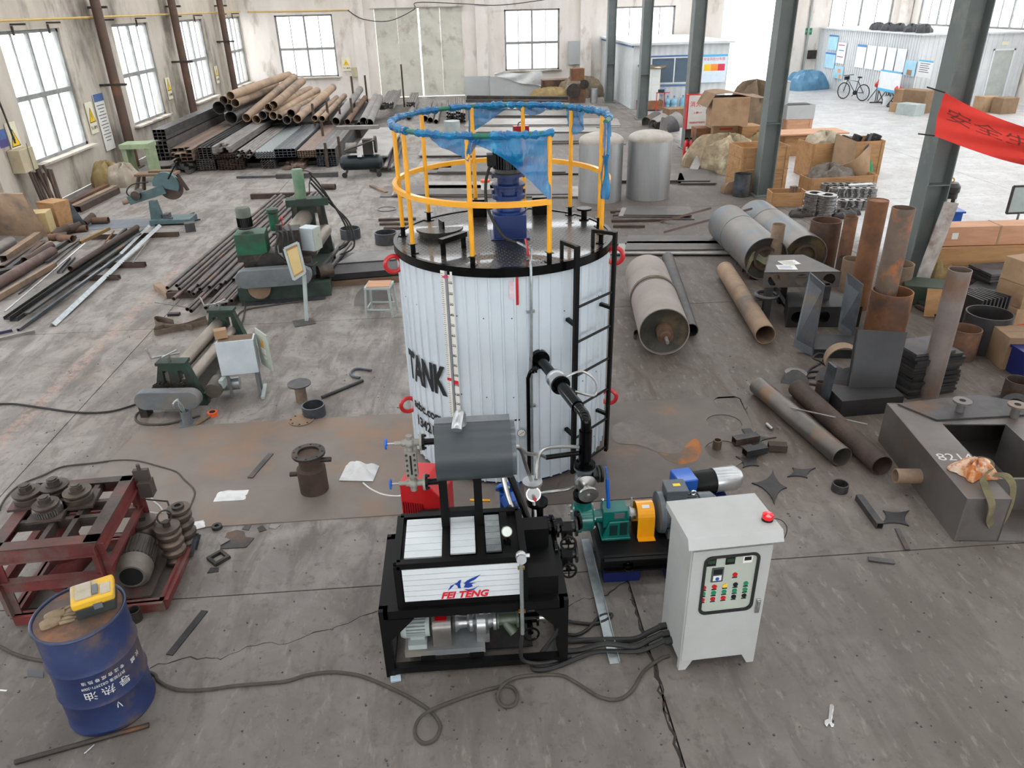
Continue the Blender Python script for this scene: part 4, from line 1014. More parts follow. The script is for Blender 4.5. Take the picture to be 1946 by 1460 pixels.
obj('motor_label', MB().box((mx + .16, Yp + .02, zc + .2455), (.06, .035, .002)), mk('label_yellow', (236, 200, 40), None, .5), mo_)
obj('motor_foot', MB().box((mx + .2, Yp, .26), (.26, .3, .07)).box((mx + .2, Yp, .32), (.2, .2, .1)), grey_p, mo_)
obj('eye_bolt', MB().torus((mx + .3, Yp, zc + .17), .02, .007, 12, 6, T(rx=90)), chrome, mo_)
m2 = thing('spare_motor', 'silver and black motor with blue body lying behind the grey pump motor', 'motor', (2.08, 5.32, 0), 8)
obj('motor_body', MB().lathe([(1e-4, 0), (.1, 0), (.105, .02), (.105, .2), (1e-4, .2)], frame_to((-.2, 0, .35), (.3, 0, .35)), 24), black, m2)
obj('fan_cowl', MB().lathe([(.112, 0), (.112, .2), (.08, .25), (1e-4, .25)], frame_to((0, 0, .35), (.3, 0, .35)), 24), alu, m2)
obj('gear_case', MB().box((-.28, 0, .36), (.18, .2, .2)), blue_br, m2, bev=.01)
obj('stand', MB().box((-.1, 0, .12), (.4, .22, .24)), blue_dk, m2)
# ================================================================ control cabinet
cb = thing('control_cabinet', 'white electrical control cabinet with a windowed door full of buttons and a red beacon', 'cabinet', (1.585, 3.81, 0), 3)
w, d = .27, .2
obj('body', MB().span((-w, -d, .08), (w, d, 1.09)), cab_w, cb, bev=.004)
for sx in (-1, 1):
    for sy in (-1, 1):
        obj('foot', MB().prism([(0, 0), (.05 * -sx, 0), (.095 * -sx, .085), (0, .085)], .035, T(sx * w, sy * d + (.0 if sy < 0 else 0) + (.035 if sy < 0 else 0), 0, rx=90)), cab_w, cb)
hp = [(-.225, 1.09), (-.248, 1.092), (-.252, 1.097), (-.215, 1.165), (.215, 1.14), (.215, 1.09)]
obj('rain_hood', MB().prism(hp, .62, Matrix(((0, 0, 1, -.31), (1, 0, 0, 0), (0, 1, 0, 0), (0, 0, 0, 1)))), cab_w, cb, bev=.003)
# door with its window: frame pieces round the opening
wx0, wx1, wz0, wz1 = -.182, .182, .52, 1.0
dy = -d - .014
do = obj('door', MB().span((-w + .008, dy, .10), (wx0, -d, 1.05)).span((wx1, dy, .10), (w - .008, -d, 1.05)).span((wx0, dy, .10), (wx1, -d, wz0)).span((wx0, dy, wz1), (wx1, -d, 1.05)), cab_w, cb)
def rrect(x0, x1, z0, z1, r, n=5):
    out = []
    for cx, cz, a0 in ((x1 - r, z1 - r, 0), (x0 + r, z1 - r, 90), (x0 + r, z0 + r, 180), (x1 - r, z0 + r, 270)):
        for k in range(n + 1):
            a = R(a0 + 90 * k / n); out.append((cx + r * math.cos(a), cz + r * math.sin(a)))
    return out
o_, i_ = rrect(wx0 - .004, wx1 + .004, wz0 - .004, wz1 + .004, .05), rrect(wx0 + .014, wx1 - .014, wz0 + .014, wz1 - .014, .04)
n = len(o_); gk = MB()
vs = [V((p[0], dy - .008, p[1])) for p in o_] + [V((p[0], dy - .008, p[1])) for p in i_] + [V((p[0], dy + .004, p[1])) for p in o_] + [V((p[0], dy + .004, p[1])) for p in i_]
fs = []
for k in range(n):
    q = (k + 1) % n; fs += [(k, q, n + q, n + k), (k, 2*n + k, 2*n + q, q), (n + k, n + q, 3*n + q, 3*n + k)]
obj('window_gasket', gk.add(vs, fs), rubber, do)
c4_ = MB()
for sx in (-1, 1):
    for zz, s2 in ((wz0, 1), (wz1, -1)):
        cx = wx0 if sx < 0 else wx1; r = .05
        arcp = [(cx - sx * r + sx * r * math.cos(R(90 * k / 6)), zz + s2 * r - s2 * r * math.sin(R(90 * k / 6))) for k in range(7)]
        poly = [(cx, zz)] + arcp
        if sx * s2 < 0: poly = poly[::-1]
        c4_.add([V((p[0], dy, p[1])) for p in poly], [tuple(range(len(poly)))])
obj('window_corner', c4_, cab_w, do)['kind'] = 'stuff'
obj('window_pane', MB().span((wx0, dy + .004, wz0), (wx1, dy + .007, wz1)), mk('cabinet_glass', (220, 230, 228), None, .03, 0, alpha=.10), do)
obj('inner_panel', MB().span((wx0 - .03, -d - .0095, wz0 - .02), (wx1 + .03, -d - .003, wz1 + .02)), mk('panel_beige', (176, 182, 170), (166, 172, 160), .5, 0, 3), cb)
yb = -d - .0095
for nm, m_, x, z in [('emergency_button', red, .035, .83)] + [('push_button', m_, -.165 + .071 * c_, .745 - .052 * r_) for r_, row in enumerate(((red, red, mk('button_yellow', (226, 190, 40)), dark, mk('button_green', (20, 130, 90), None, .4)), (None,) * 5, (red, red, red, dark, dark))) for c_, m_ in enumerate(row)]:
    m_ = m_ or mk('button_green', (20, 130, 90))
    b = obj(nm, MB().cyl((x, yb, z), (x, yb - .004, z), .017, n=12), m_, cb)
    obj('button_label', MB().box((x, yb - .001, z - .024), (.034, .002, .009)), ink, b)
for x, m_ in ((-.135, dark), (-.01, dark), (.105, paper)):
    q = obj('meter', MB().box((x, yb - .002, .95), (.062, .006, .055)), m_, cb)
    obj('meter_screen', MB().box((x, yb - .0055, .957), (.046, .002, .028)), mk('lcd_green', (34, 60, 44), None, .3) if m_ is dark else dark, q)
iv = obj('inverter_keypad', MB().box((-.085, yb - .003, .845), (.078, .007, .115)), mk('keypad_grey', (70, 74, 78), None, .4), cb)
obj('keypad_screen', MB().box((-.085, yb - .007, .872), (.06, .002, .04)), dark, iv)
obj('keypad_plate', MB().box((-.085, yb - .007, .82), (.055, .002, .04)), paper, iv)
obj('dial_knob', MB().cyl((-.085, yb - .007, .816), (-.085, yb - .0105, .816), .013, n=12), blue_br, iv)
hd = obj('door_handle', MB().box((.222, dy - .006, .545), (.03, .012, .12)).box((.222, dy - .014, .555), (.018, .01, .075)), chrome_s, do, bev=.003)
bc = obj('beacon', MB().lathe([(.036, 0), (.036, .015)], T(.255, -.1, 1.158), 20).cyl((.255, -.1, 1.158), (.255, -.1, 1.175), .03), dark, cb)
obj('beacon_lens', MB().lathe([(.034, 0), (.037, .008), (.035, .03), (1e-4, .036)], T(.255, -.1, 1.172), 20), mk('red_lens', (226, 10, 24), None, .15, 0, coat=.5), bc)
obj('beacon_wire', MB().tube([(.29, -.1, 1.165), (.34, -.12, 1.16), (.37, -.15, 1.12), (.34, -.19, 1.07), (.3, -.19, 1.06)], .003, 6, 5), ink, bc)
for k, y in enumerate((.1, .03, -.03)):
    obj('cable_gland', MB().cyl((-w, y, .12 - k * .005), (-w - .05, y, .115 - k * .005), .026, n=12), rubber, cb)

# cables on the floor
def floor_line(name, px, r, m, label, cat, z=None, k=6, group=None, n=8):
    return obj(name, MB().tube([G(x, y, r + .002) if len(pt) == 2 else G(x, y, pt[2]) for pt in px for x, y in (pt[:2],)], r, n, k), m, None, label, cat, group)
gl0 = [V((1.27, 3.89, .12)), V((1.27, 3.83, .115)), V((1.275, 3.77, .11))]
labs = ['thick black ribbed cable leaving the cabinet side, highest of three', 'thick black ribbed cable leaving the cabinet side, middle of three', 'thick black ribbed cable leaving the cabinet side, lowest of three']
ends = [[G(1205, 1215, .03), G(1150, 1216, .022), G(1080, 1218, .022), G(1062, 1213, .022)], [G(1205, 1229, .05), G(1150, 1224, .08), G(1100, 1236, .022), G(1068, 1238, .022)], [G(1210, 1238, .03), G(1140, 1238, .022), G(1105, 1248, .022), G(1045, 1271, .022), G(1011, 1270, .022), G(1030, 1240, .06), G(1060, 1200, .16), G(1068, 1170, .3)]]
for i in range(3):
    obj('power_cable', MB().tube([gl0[i], gl0[i] + V((-.09, .0, -.05))] + ends[i], .02 - .004 * (i == 2), 8, 6), rubber, None, labs[i], 'cable')
floor_line('power_cable', [(1066, 1176, .05), (1090, 1183), (1125, 1186), (1150, 1180), (1163, 1168), (1140, 1172), (1118, 1195), (1095, 1207), (1066, 1204)], .013, rubber, 'thin black cable looped on the floor right of the black skid', 'cable')
floor_line('floor_hose', [(-30, 1220), (0, 1229), (30, 1244), (75, 1255), (130, 1262), (200, 1262), (285, 1278), (300, 1293), (320, 1305), (350, 1312), (400, 1310), (450, 1303), (537, 1296), (580, 1284), (625, 1277.6), (660, 1280), (694.6, 1287.6), (756, 1314), (799.5, 1338), (825.7, 1359.7), (836.6, 1381.5), (825.7, 1405.6), (803.9, 1412), (788.6, 1394.6), (795, 1368.4, .03), (821, 1348.8, .035), (865, 1331), (930.5, 1309.5), (970, 1305), (983, 1322.5), (976.4, 1340), (956.8, 1342), (945.8, 1324.7), (956.8, 1300.7, .035), (991.7, 1285.4, .02), (1061.6, 1283), (1096.6, 1298.5), (1140, 1324.7), (1175, 1329), (1201.4, 1311.6), (1223, 1276.7), (1253.8, 1252.7), (1272, 1246)], .0115, hose_m, 'dusty brown rubber hose looping along the floor in front of the skid', 'hose')
# galvanized tray leaning on the floor under the pump
a, b = G(1168, 1262, .004), G(1112, 1025, .05)
obj('cable_tray_cover', MB().beam(a, b, .075, .006).beam(a + V((.036, 0, .012)), b + V((.036, 0, .012)), .004, .025).beam(a + V((-.036, 0, .012)), b + V((-.036, 0, .012)), .004, .025), galv, None, 'long shiny galvanized channel strip on the floor between skid and cabinet', 'channel')
obj('block_pad', MB().box(G(752, 1290, .006), (.07, .05, .012), rz=8), mk('pale_blue_label', (170, 196, 214), (206, 214, 220), .5, 0, 20), None, 'pale blue packing pad under the front left skid leg', 'pad')

# ================================================================ oil drum and what lies on it
drum = thing('oil_drum', 'dented dark blue steel oil drum with rusty lid in the lower left corner', 'drum', (-2.522, 3.675, 0), 0)
drum.scale = (.925, .925, .945)
drum_m = mk('drum_blue', (42, 58, 100), (28, 40, 80), .5, .1, 3, c3=(88, 74, 70), t3=.57, sc3=2.5, bump=.1, bsc=8)
Rr = .283
prof = [(1e-4, .02), (Rr - .01, .02), (Rr, 0), (Rr + .006, .012), (Rr, .024)]
for z0 in (.28, .56):
    prof += [(Rr, z0 - .03), (Rr + .012, z0), (Rr, z0 + .03)]
prof += [(Rr, .45), (Rr, .85), (Rr - .004, .86)]
prof = sorted(prof[:5], key=lambda q: 0) + sorted(prof[5:], key=lambda q: q[1])
obj('body', MB().lathe(prof, n=56), drum_m, drum)
obj('lid', MB().lathe([(1e-4, .84), (.24, .835), (Rr - .02, .842), (Rr - .012, .862)], n=56), mk('rusty_drum_lid', (92, 78, 70), (66, 58, 56), .55, .3, 3, c3=(132, 92, 66), t3=.54, sc3=3, bump=.2, bsc=7), drum)
obj('rim', MB().torus((0, 0, .866), Rr + .002, .011, 56, 8), mk('drum_rim', (60, 70, 100), (46, 50, 66), .4, .4, 6), drum)
for z in (.0,):
    pass
def dwrap(a0, z0):
    def f(p):
        a = a0 + math.degrees(-p.x / Rr) ; q = pol(a, Rr + .0025 + p.z, 0); return V((q.x, q.y, z0 - p.y))
    return f
def dtext(s, size, a0, z0, sx=1.0): text(s, size, None, ink_w, drum, 'lettering', .0006, dwrap(a0, z0), sx=sx)
def dwrap_ok(): return None
dtext('导 热 油', .078, -55, .385, 1.1); dtext('执行标准 GB23971-2009', .03, -57, .45, .9); dtext('专 注 合 成 导 热 油', .032, -55, .5, 1.0)
dtext('长 城', .045, -6, .47, 1.0)
obj('scratch', MB().at(T(0, 0, 0)).tube([pol(-52, Rr + .002, .2), pol(-50, Rr + .002, .245), pol(-46.5, Rr + .002, .19)], .0035, 5, 2), ink_w, drum)
yc = thing('tool_case', 'yellow and black hard tool case lying on the blue oil drum', 'case', (-2.43, 3.73, .797), 24)
cy = mk('case_yellow', (222, 176, 42), (206, 160, 40), .5, 0, 4, c3=(168, 152, 120), t3=.55, sc3=4)
obj('base', MB().prism([(-.11, -.09), (.11, -.09), (.12, .09), (-.12, .09)], .09), mk('case_dark', (52, 58, 56), (40, 44, 44), .6, 0, 5), yc, bev=.008)
obj('lid', MB().prism([(-.12, -.1), (.12, -.1), (.125, .1), (-.125, .1)], .06, T(0, 0, .09)), cy, yc, bev=.016)
obj('top_plate', MB().box((-.045, .0, .155), (.09, .15, .014)).box((.075, -.03, .153), (.06, .1, .01)), mk('worn_label', (190, 182, 164), (160, 150, 130), .7, 0, 5), yc, bev=.004)
obj('latch', MB().box((.02, -.02, .156), (.03, .09, .014)).box((.02, -.1, .09), (.05, .012, .04)), mk('latch_grey', (96, 100, 106), None, .5), yc)
hm = mk('work_glove', (146, 128, 104), (116, 100, 80), .95, 0, 6, bump=.4, bsc=30)
gv = thing('work_glove', 'crumpled tan work gloves on the rusty lid of the blue drum', 'gloves', (-2.61, 3.6, .797), 25)
gv.scale = (.9, .9, .9)
def blob(fn, nu=14, nv=8): return MB().grid(fn, nu, nv, .0)
for k in range(2):
    pm = MB(); off = V((.03 * k, .05 * k, .012 * k))
    pm.tube([off + V((-.1, 0, .02)), off + V((-.03, .0, .032)), off + V((.02, 0, .03))], lambda t: .035 + .008 * math.sin(5 * t), 10, 4)
    obj('palm', pm, hm, gv)
    for j in range(4):
        y = -.03 + j * .02
        obj('finger', MB().tube([off + V((.01, y, .028)), off + V((.06, y * 1.2, .03 + .01 * (j % 2))), off + V((.11 - .01 * abs(j - 1.5), y * 1.3 + .01, .015))], .0125, 8, 4), hm, gv)
    obj('thumb', MB().tube([off + V((-.04, .03, .03)), off + V((.0, .055, .03)), off + V((.04, .06, .016))], .013, 8, 4), hm, gv)
obj('gasket_plate', MB().prism([(-.06, -.05), (.07, -.03), (.05, .06), (-.05, .06)], .004, T(-2.57, 3.80, .803, rz=20)), steel_dk, None, 'small dark steel plate lying behind the gloves on the drum lid', 'plate')
obj('torn_card', MB().prism([(-.07, -.05), (.08, -.06), (.07, .05), (-.05, .06)], .003, T(-2.46, 3.60, .803, rz=30)), card_d, None, 'scrap of brown card under the yellow tool case on the drum', 'card')
obj('steel_rod', MB().pipe(G(28, 1449, .016), G(283, 1378, .016), .016, .011), mk('rod_steel', (58, 52, 48), (44, 40, 38), .5, .4, 3, c3=(120, 78, 50), t3=.58), None, 'long thin dark steel tube on the floor in front of the blue drum', 'tube')
for i, (x, y) in enumerate(((166, 1428), (172, 1422))):
    obj('silver_clip', MB().cyl(G(x - 6, y + 5, .007), G(x + 7, y - 6, .007), .006, n=8), chrome, None, 'tiny silver pin on the floor below the dark tube', 'pin', 'silver pins by the drum')
obj('plastic_scrap', MB().grid(lambda u, v: G(52 + 30 * u, 1285 - 14 * v + 4 * u, .004 + .02 * u * v), 3, 3, .001), mk('dark_scrap', (70, 72, 78), None, .4), None, 'crumpled dark plastic scrap left of the blue drum', 'scrap')
obj('flat_bar', MB().beam(G(389, 1161, .004), G(322, 1245, .004), .055, .007), steel_dk, None, 'short grey flat bar lying on the floor right of the blue drum', 'bar')
obj('paper_scrap', MB().box(G(0, 1312, .003), (.1, .012, .002), rz=-10), paper, None, 'white strip of paper on the floor at the left edge', 'scrap')
obj('pipe_stub', MB().pipe(G(259, 1178, 0), G(259, 1178, 0) + _z * .1, .05, .042), iron, None, 'short grey pipe stub standing right behind the blue drum', 'pipe')
# adjustable spanner
wr = thing('adjustable_spanner', 'chrome adjustable spanner lying alone on the floor lower right', 'spanner', G(1578, 1362, 0), math.degrees(math.atan2(*(G(1582, 1330) - G(1575, 1385)).yx)) - 90)
obj('handle', MB().prism([(-.011, -.04), (.011, -.04), (.014, .085), (.008, .1), (-.008, .1), (-.014, .085)], .009), chrome, wr, bev=.003)
obj('jaw', MB().prism([(-.03, -.085), (-.012, -.1), (-.006, -.072), (.012, -.06), (.014, -.04), (-.014, -.035), (-.03, -.055)], .013).prism([(.0, -.072), (.012, -.09), (.024, -.085), (.028, -.06), (.012, -.05)], .012), chrome, wr, bev=.002)
obj('adjusting_screw', MB().cyl((.016, -.045, .006), (.02, -.03, .006), .006, n=8), steel_dk, wr)

# ================================================================ profile bending machine, red frame with four rollers
bmn = thing('section_bender', 'red oxide profile bending machine with four rollers on top and a motor below', 'machine', (-3.2, 4.93, 0), 3)
tw, td, tz_ = .38, .43, .70
def rp(n_, mb, m=red_ox, p=bmn, lb=None, **k): return obj(n_, mb, m, p, lb, **k)
rim_m = mk('worn_oxide_top', (84, 74, 70), (60, 54, 51), .5, .3, 4, c3=(104, 62, 56), t3=.6, bump=.15)
cs = [(-tw, -td), (tw, -td), (tw, td), (-tw, td)]
for i in range(4):
    a, b = cs[i], cs[(i + 1) % 4]
    rp('table_beam', MB().beam((*a, tz_ - .05), (*b, tz_ - .05), .012, .1).beam((*a, tz_ - .1), (*b, tz_ - .1), .06, .012), red_ox)
rp('table_rim', MB().span((-tw - .01, -td - .01, tz_), (tw + .01, -td + .09, tz_ + .012)).span((tw - .09, -td, tz_), (tw + .01, td, tz_ + .012)).span((-tw - .01, td - .07, tz_), (tw, td + .01, tz_ + .012)).span((-tw - .01, -td, tz_), (-tw + .09, td, tz_ + .012)), rim_m)
rp('cross_member', MB().span((-tw, -.1, tz_ - .08), (tw, -.06, tz_)).span((-tw, .1, tz_ - .08), (tw, .14, tz_)).span((-.06, -td, tz_ - .08), (-.02, td, tz_)).span((.1, -td, tz_ - .08), (.14, td, tz_)), rim_m)
for x, y in cs: rp('leg', MB().beam((x * .97, y * .97, .1), (x * .97, y * .97, tz_ - .02), .11, .012, up=(0, 1, 0)).beam((x * .97, y * .97, .1), (x * .97, y * .97, tz_ - .02), .012, .1, up=(0, 1, 0)), red_ox)
for z in (.36,):
    for i in range(4):
        a, b = cs[i], cs[(i + 1) % 4]; rp('mid_rail', MB().beam((a[0] * .97, a[1] * .97, z), (b[0] * .97, b[1] * .97, z), .02, .1).beam((a[0] * .97, a[1] * .97, z + .05), (b[0] * .97, b[1] * .97, z + .05), .06, .01), red_ox)
bx = .72
for a, b in (((-tw, -td, .05), (bx, -td, .05)), ((bx, -td, .05), (bx + .02, .2, .05)), ((-tw, td, .05), (.6, td, .05)), ((-tw, -td, .05), (-tw, td, .05)), ((tw, -td, .05), (tw, td, .05))):
    rp('base_channel', MB().beam(a, b, .02, .1).beam(V(a) + _z * .045, V(b) + _z * .045, .07, .01), red_ox)
roll_m = mk('worn_roller_steel', (92, 84, 78), (66, 60, 56), .45, .6, 5, c3=(118, 104, 92), t3=.6)
for i, (x, y) in enumerate(((52.7, 940), (105, 928), (148, 939), (88.6, 963))):
    p = G(x, y, tz_ + .08); q = Matrix.Rotation(R(-3), 4, 'Z') @ (p - V((-3.2, 4.93, 0)))
    r = .105 if i < 3 else .095
    ro = rp('roller', MB().lathe([(r - .005, tz_ + .03), (r, tz_ + .035), (r, tz_ + .075), (r - .02, tz_ + .085), (r - .03, tz_ + .09), (r, tz_ + .1), (r, tz_ + .112), (.06, tz_ + .116), (.06, tz_ + .13), (1e-4, tz_ + .132)], T(q.x, q.y, 0), 30), roll_m)
    obj('roller_nut', MB().cyl((q.x, q.y, tz_ + .13), (q.x, q.y, tz_ + .165), .05, n=6).cyl((q.x, q.y, tz_ + .165), (q.x, q.y, tz_ + .175), .032, n=14), roll_m, ro)
    obj('bearing_plate', MB().box((q.x, q.y, tz_ + .022), (.25, .24, .02), rz=5), rim_m, ro)
    if i == 3:
        g_ = MB()
        for k in range(36):
            a = 2 * PI * k / 36; g_.box((q.x + (r + .003) * math.cos(a), q.y + (r + .003) * math.sin(a), tz_ + .055), (.012, .008, .042), rz=math.degrees(a))
        obj('knurled_band', g_, chrome_s, ro)['kind'] = 'stuff'
mo = rp('drive_motor', MB().lathe([(.1, .1), (.12, .12), (.12, .36), (.1, .38), (1e-4, .38)], frame_to((.47, -.26, .24), (.42, .2, .24)), 26), mk('oily_motor', (82, 76, 70), (58, 54, 50), .55, .3, 5))
fm = MB(); fmx = frame_to((.47, -.26, .24), (.42, .2, .24))
fm.at(fmx)
for k in range(26):
    a = 2 * PI * k / 26; fm.beam((.122 * math.cos(a), .122 * math.sin(a), .13), (.122 * math.cos(a), .122 * math.sin(a), .34), .007, .025, up=(math.cos(a), math.sin(a), 0))
obj('fins', fm, mk('oily_motor', (82, 76, 70)), mo)
obj('fan_cowl', MB().at(fmx).lathe([(1e-4, -.03), (.1, -.03), (.135, .0), (.14, .1), (.135, .11)], n=28), mk('cowl_grey', (126, 118, 110), (100, 94, 88), .5, .3, 4), mo)
obj('fan_grille', MB().at(fmx).lathe([(1e-4, -.033), (.085, -.033), (.085, -.03)], n=24), dark, mo)
obj('motor_plate', MB().span((.3, -.38, .1), (.62, .3, .115)), rim_m, bmn)
rp('gearbox', MB().cyl((-.1, .0, .3), (-.1, .0, .5), .13).cyl((-.1, 0, .5), (-.1, 0, tz_), .06).cyl((-.12, -.25, .2), (.0, .1, .24), .09), red_ox)
rp('switch_box', MB().box((.47, .4, .6), (.1, .1, .14)).box((.45, .42, .72), (.12, .04, .1)).cyl((.44, .42, .77), (.44, .42, .82), .015), mk('switch_dark', (66, 58, 54), None, .6))
# grooved roller sets standing behind the motor
gr = mk('grooved_roller_steel', (98, 86, 78), (70, 62, 58), .4, .55, 4, c3=(124, 106, 92), t3=.58)
def grooved(n_, r, h, z0=0):
    pr_ = [(1e-4, z0)]; k = n_
    for i in range(k):
        a, b = z0 + h * i / k, z0 + h * (i + 1) / k
        pr_ += [(r * .72, a), (r * .86, a + (b-a) * .15), (r, a + (b-a) * .4), (r, a + (b-a) * .7), (r * .86, a + (b-a) * .9)]
    return pr_ + [(r * .7, z0 + h), (r, z0 + h + .01), (r, z0 + h + .035), (r * .5, z0 + h + .04)]
for i, (xy, lb, nn, h, r) in enumerate((((290, 1052), 'worn grooved roller stack nearest the red machine, flat topped with a square hole', 2, .32, .105), ((337, 1068), 'worn grooved roller stack in front of the others, with a ring bolt on top', 4, .34, .1), ((358, 1035), 'worn grooved roller stack at the back, with a slotted hub on top', 4, .36, .095))):
    t = thing('roller_stack', lb, 'roller', G(*xy), 0, 'grooved roller stacks beside the red bending machine')
    b = obj('grooves', MB().lathe(grooved(nn, r, h), n=28), gr, t)
    zt_ = h + .04
    if i == 0: obj('bore', MB().box((0, 0, zt_ + .001), (.05, .05, .004), rz=20), dark, t)
    if i == 1: obj('ring_bolt', MB().torus((0, 0, zt_ + .09), .055, .008, 20, 6, T(rx=80, rz=40)).cyl((0, 0, zt_), (0, 0, zt_ + .045), .03), iron, t)
    if i == 2: obj('hub', MB().lathe([(.05, zt_), (.05, zt_ + .02), (.026, zt_ + .02), (.026, zt_)], n=16, closed=True), iron, t)
obj('bent_wire', MB().tube([G(262, 985, .3), G(263, 948, .36), G(318, 953, .36), G(330, 985, .3)], .008, 6, 1, smooth=False), ink, None, 'thin black bent wire handle behind the grooved rollers', 'handle')
obj('control_pendant', MB().beam(G(278, 916, .03), G(283, 928, .03), .05, .035).beam(G(283, 928, .03), G(284, 933, .03), .03, .03), mk('pendant_cream', (206, 196, 150), (180, 168, 128), .5, 0, 6), None, 'cream control pendant lying on the floor behind the red machine', 'control')
floor_line('pendant_cable', [(284, 934), (290, 950), (304, 963), (308, 975), (285, 974), (270, 968), (280, 950)], .008, mk('pale_cable', (170, 166, 160), None, .6), 'pale cable coiled between pendant and grooved rollers', 'cable')
floor_line('extension_cable', [(-5, 975), (12, 945), (38, 922), (85, 902), (120, 887), (180, 880), (222, 875), (260, 876), (300, 886), (335, 897), (350, 912), (366, 927), (370, 940), (362, 962), (355, 985)], .009, hose_m, 'long thin cable arching across the floor behind the red machine', 'cable')
for i, pts in enumerate((((352, 1055), (362, 1012)), ((362, 1058), (374, 1014)), ((370, 1045), (378, 1016)))):
    obj('angle_offcut', MB().beam(G(*pts[0], .02), G(*pts[1], .1), .04, .008), steel_bl, None, 'short steel angle leaning by the grooved rollers', 'offcut', 'steel angles by the roller stacks')
# ================================================================ steel plate under the tank and cut remnants
from mathutils.geometry import tessellate_polygon
def holed_plate(outer, holes, t):
    loops = [[V((*p, 0)) for p in outer]] + [[V((*p, 0)) for p in h] for h in holes]
    tris = tessellate_polygon(loops); flat = [p for l in loops for p in l]; mb = MB(); n = len(flat)
    vs = [p + _z * t for p in flat] + flat; fs = []
    for a, b, c in tris:
        nn = (flat[b] - flat[a]).cross(flat[c] - flat[a]).z
        if nn < 0: b, c = c, b
        fs += [(a, b, c), (n + a, n + c, n + b)]
    o = 0
    for l in loops:
        k = len(l)
        for i in range(k): fs.append((o + i, n + o + i, n + o + (i+1) % k, o + (i+1) % k))
        o += k
    return mb.add(vs, fs)
def circ(c, r, n=28): return [(c.x + r * math.cos(2*PI*i/n), c.y + r * math.sin(2*PI*i/n)) for i in range(n)]
plate_m = mk('dull_floor_plate', (128, 118, 110), (108, 99, 93), .55, .15, 1.1, c3=(132, 106, 86), t3=.56, sc3=.9, bump=.06, bsc=12)
plate_m2 = mk('dark_floor_plate', (98, 89, 82), (82, 74, 69), .55, .15, 1.4, c3=(116, 90, 70), t3=.64, sc3=1.3, bump=.06, bsc=12)
obj('floor_plate', holed_plate([(-3.72, 5.55), (.3, 5.57), (.3, 7.46), (-3.7, 7.44), (-3.8, 6.6)], [], .008), plate_m, None, 'large rusty steel sheet lying on the floor left of and under the tank', 'plate')
hc = [G(1334, 908), G(1378, 862), G(1374, 815), G(1385, 770)]
obj('floor_plate', holed_plate([(.305, 5.57), (1.9, 5.6), (2.1, 5.62), (2.25, 5.62), (2.48, 5.95), (2.95, 6.3), (3.1, 7.44), (.305, 7.46)], [circ(G(1378, 858), .2), circ(G(1376, 805), .19), circ(G(1388, 768), .19)], .008), plate_m2, None, 'steel sheet right of the tank with round holes cut in its end', 'plate')
stain = mk('rust_bloom', (168, 104, 48), (128, 78, 44), .8, 0, 5, c3=(96, 84, 74), t3=.5, sc3=4)
def patch(pts, m, z, name='stain', par=None):
    mb = MB(); c = sum((V(p) for p in pts), V()) / len(pts); P = smooth_path(pts, 6, True); vs = [c] + P
    return mb.add([V((v.x, v.y, z)) for v in vs], [(0, i + 1, (i + 1) % len(P) + 1) for i in range(len(P))])
o = bpy.data.objects.get('floor_plate.001')
for nm, pts, m, z in (('rust_stain', [(1240, 850), (1290, 855), (1320, 835), (1332, 850), (1325, 875), (1290, 885), (1262, 872)], stain, .0095),
               ('dust_patch', [(1165, 812), (1205, 800), (1240, 820), (1265, 838), (1300, 845), (1290, 862), (1255, 862), (1215, 848), (1170, 842)], mk('wet_dust', (92, 78, 68), (62, 50, 44), .35, 0, 6), .011)):
    mb = patch([G(*p) for p in pts], m, z); mb.v = [v - o.location for v in mb.v]
    obj(nm, mb, m, o)
# scrap with concave arcs left between burnt-out discs
def astroid(c, a, rot, t, r=.25):
    out = []
    for q in range(4):
        p0 = a[q]; p1 = a[(q + 1) % 4]; A = V((p0 * math.cos(R(90*q)), p0 * math.sin(R(90*q)))); B = V((p1 * math.cos(R(90*q + 90)), p1 * math.sin(R(90*q + 90))))
        for k in range(6):
            u = k / 6; ctrl = V((0, 0)); P = A * (1-u)**2 + B * u**2 + ctrl * 2*u*(1-u) + (A + B) * .09 * math.sin(PI * u)
            out.append((P.x, P.y))
    return MB().prism(out, t, T(c.x, c.y, c.z, rz=rot))
scr = [((1470, 925), (.28, .2, .3, .12), 70, 'large star-shaped steel remnant on the floor right of the pump motor'), ((1520, 900), (.2, .1, .16, .1), 20, 'bent star-shaped steel remnant with bolt holes, farther right'), ((1425, 880), (.18, .16, .14, .1), 40, 'star-shaped steel remnant beside the round plate holes'), ((1700, 985), (.2, .12, .2, .14), 25, 'notched steel remnant near the square tube offcut, right'), ((1440, 835), (.2, .08, .2, .07), 0, 'dark steel scrap under the short offcuts right of the tank')]
for p, a, rt, lb in scr: obj('steel_remnant', astroid(G(*p), a, rt, .012), steel_dk, None, lb, 'scrap')
def ring(p, ro, h, lb, m=steel, cat='ring', ri=None, name='steel_ring', **k):
    q = G(*p); return obj(name, MB().pipe(q, q + _z * h, ro, ri or ro - .012, 32), m, None, lb, cat, **k)
ring((1362, 852), .045, .1, 'small pipe stub standing on the plate with round holes', steel, 'pipe', name='pipe_stub')
ring((1595, 932), .075, .08, 'short dark ring on the floor left of the big steel box', steel_dk)
obj('square_offcut', MB().rect_tube(G(1632, 945, .03), G(1672, 1000, .03), .06, .06, .006), steel, None, 'square tube offcut on the floor left of the big steel box', 'tube')
obj('chrome_pin', MB().cyl(G(1457, 806, .02), G(1468, 816, .02), .018, n=10), chrome_s, None, 'short bright pin on the floor right of the tank', 'pin')
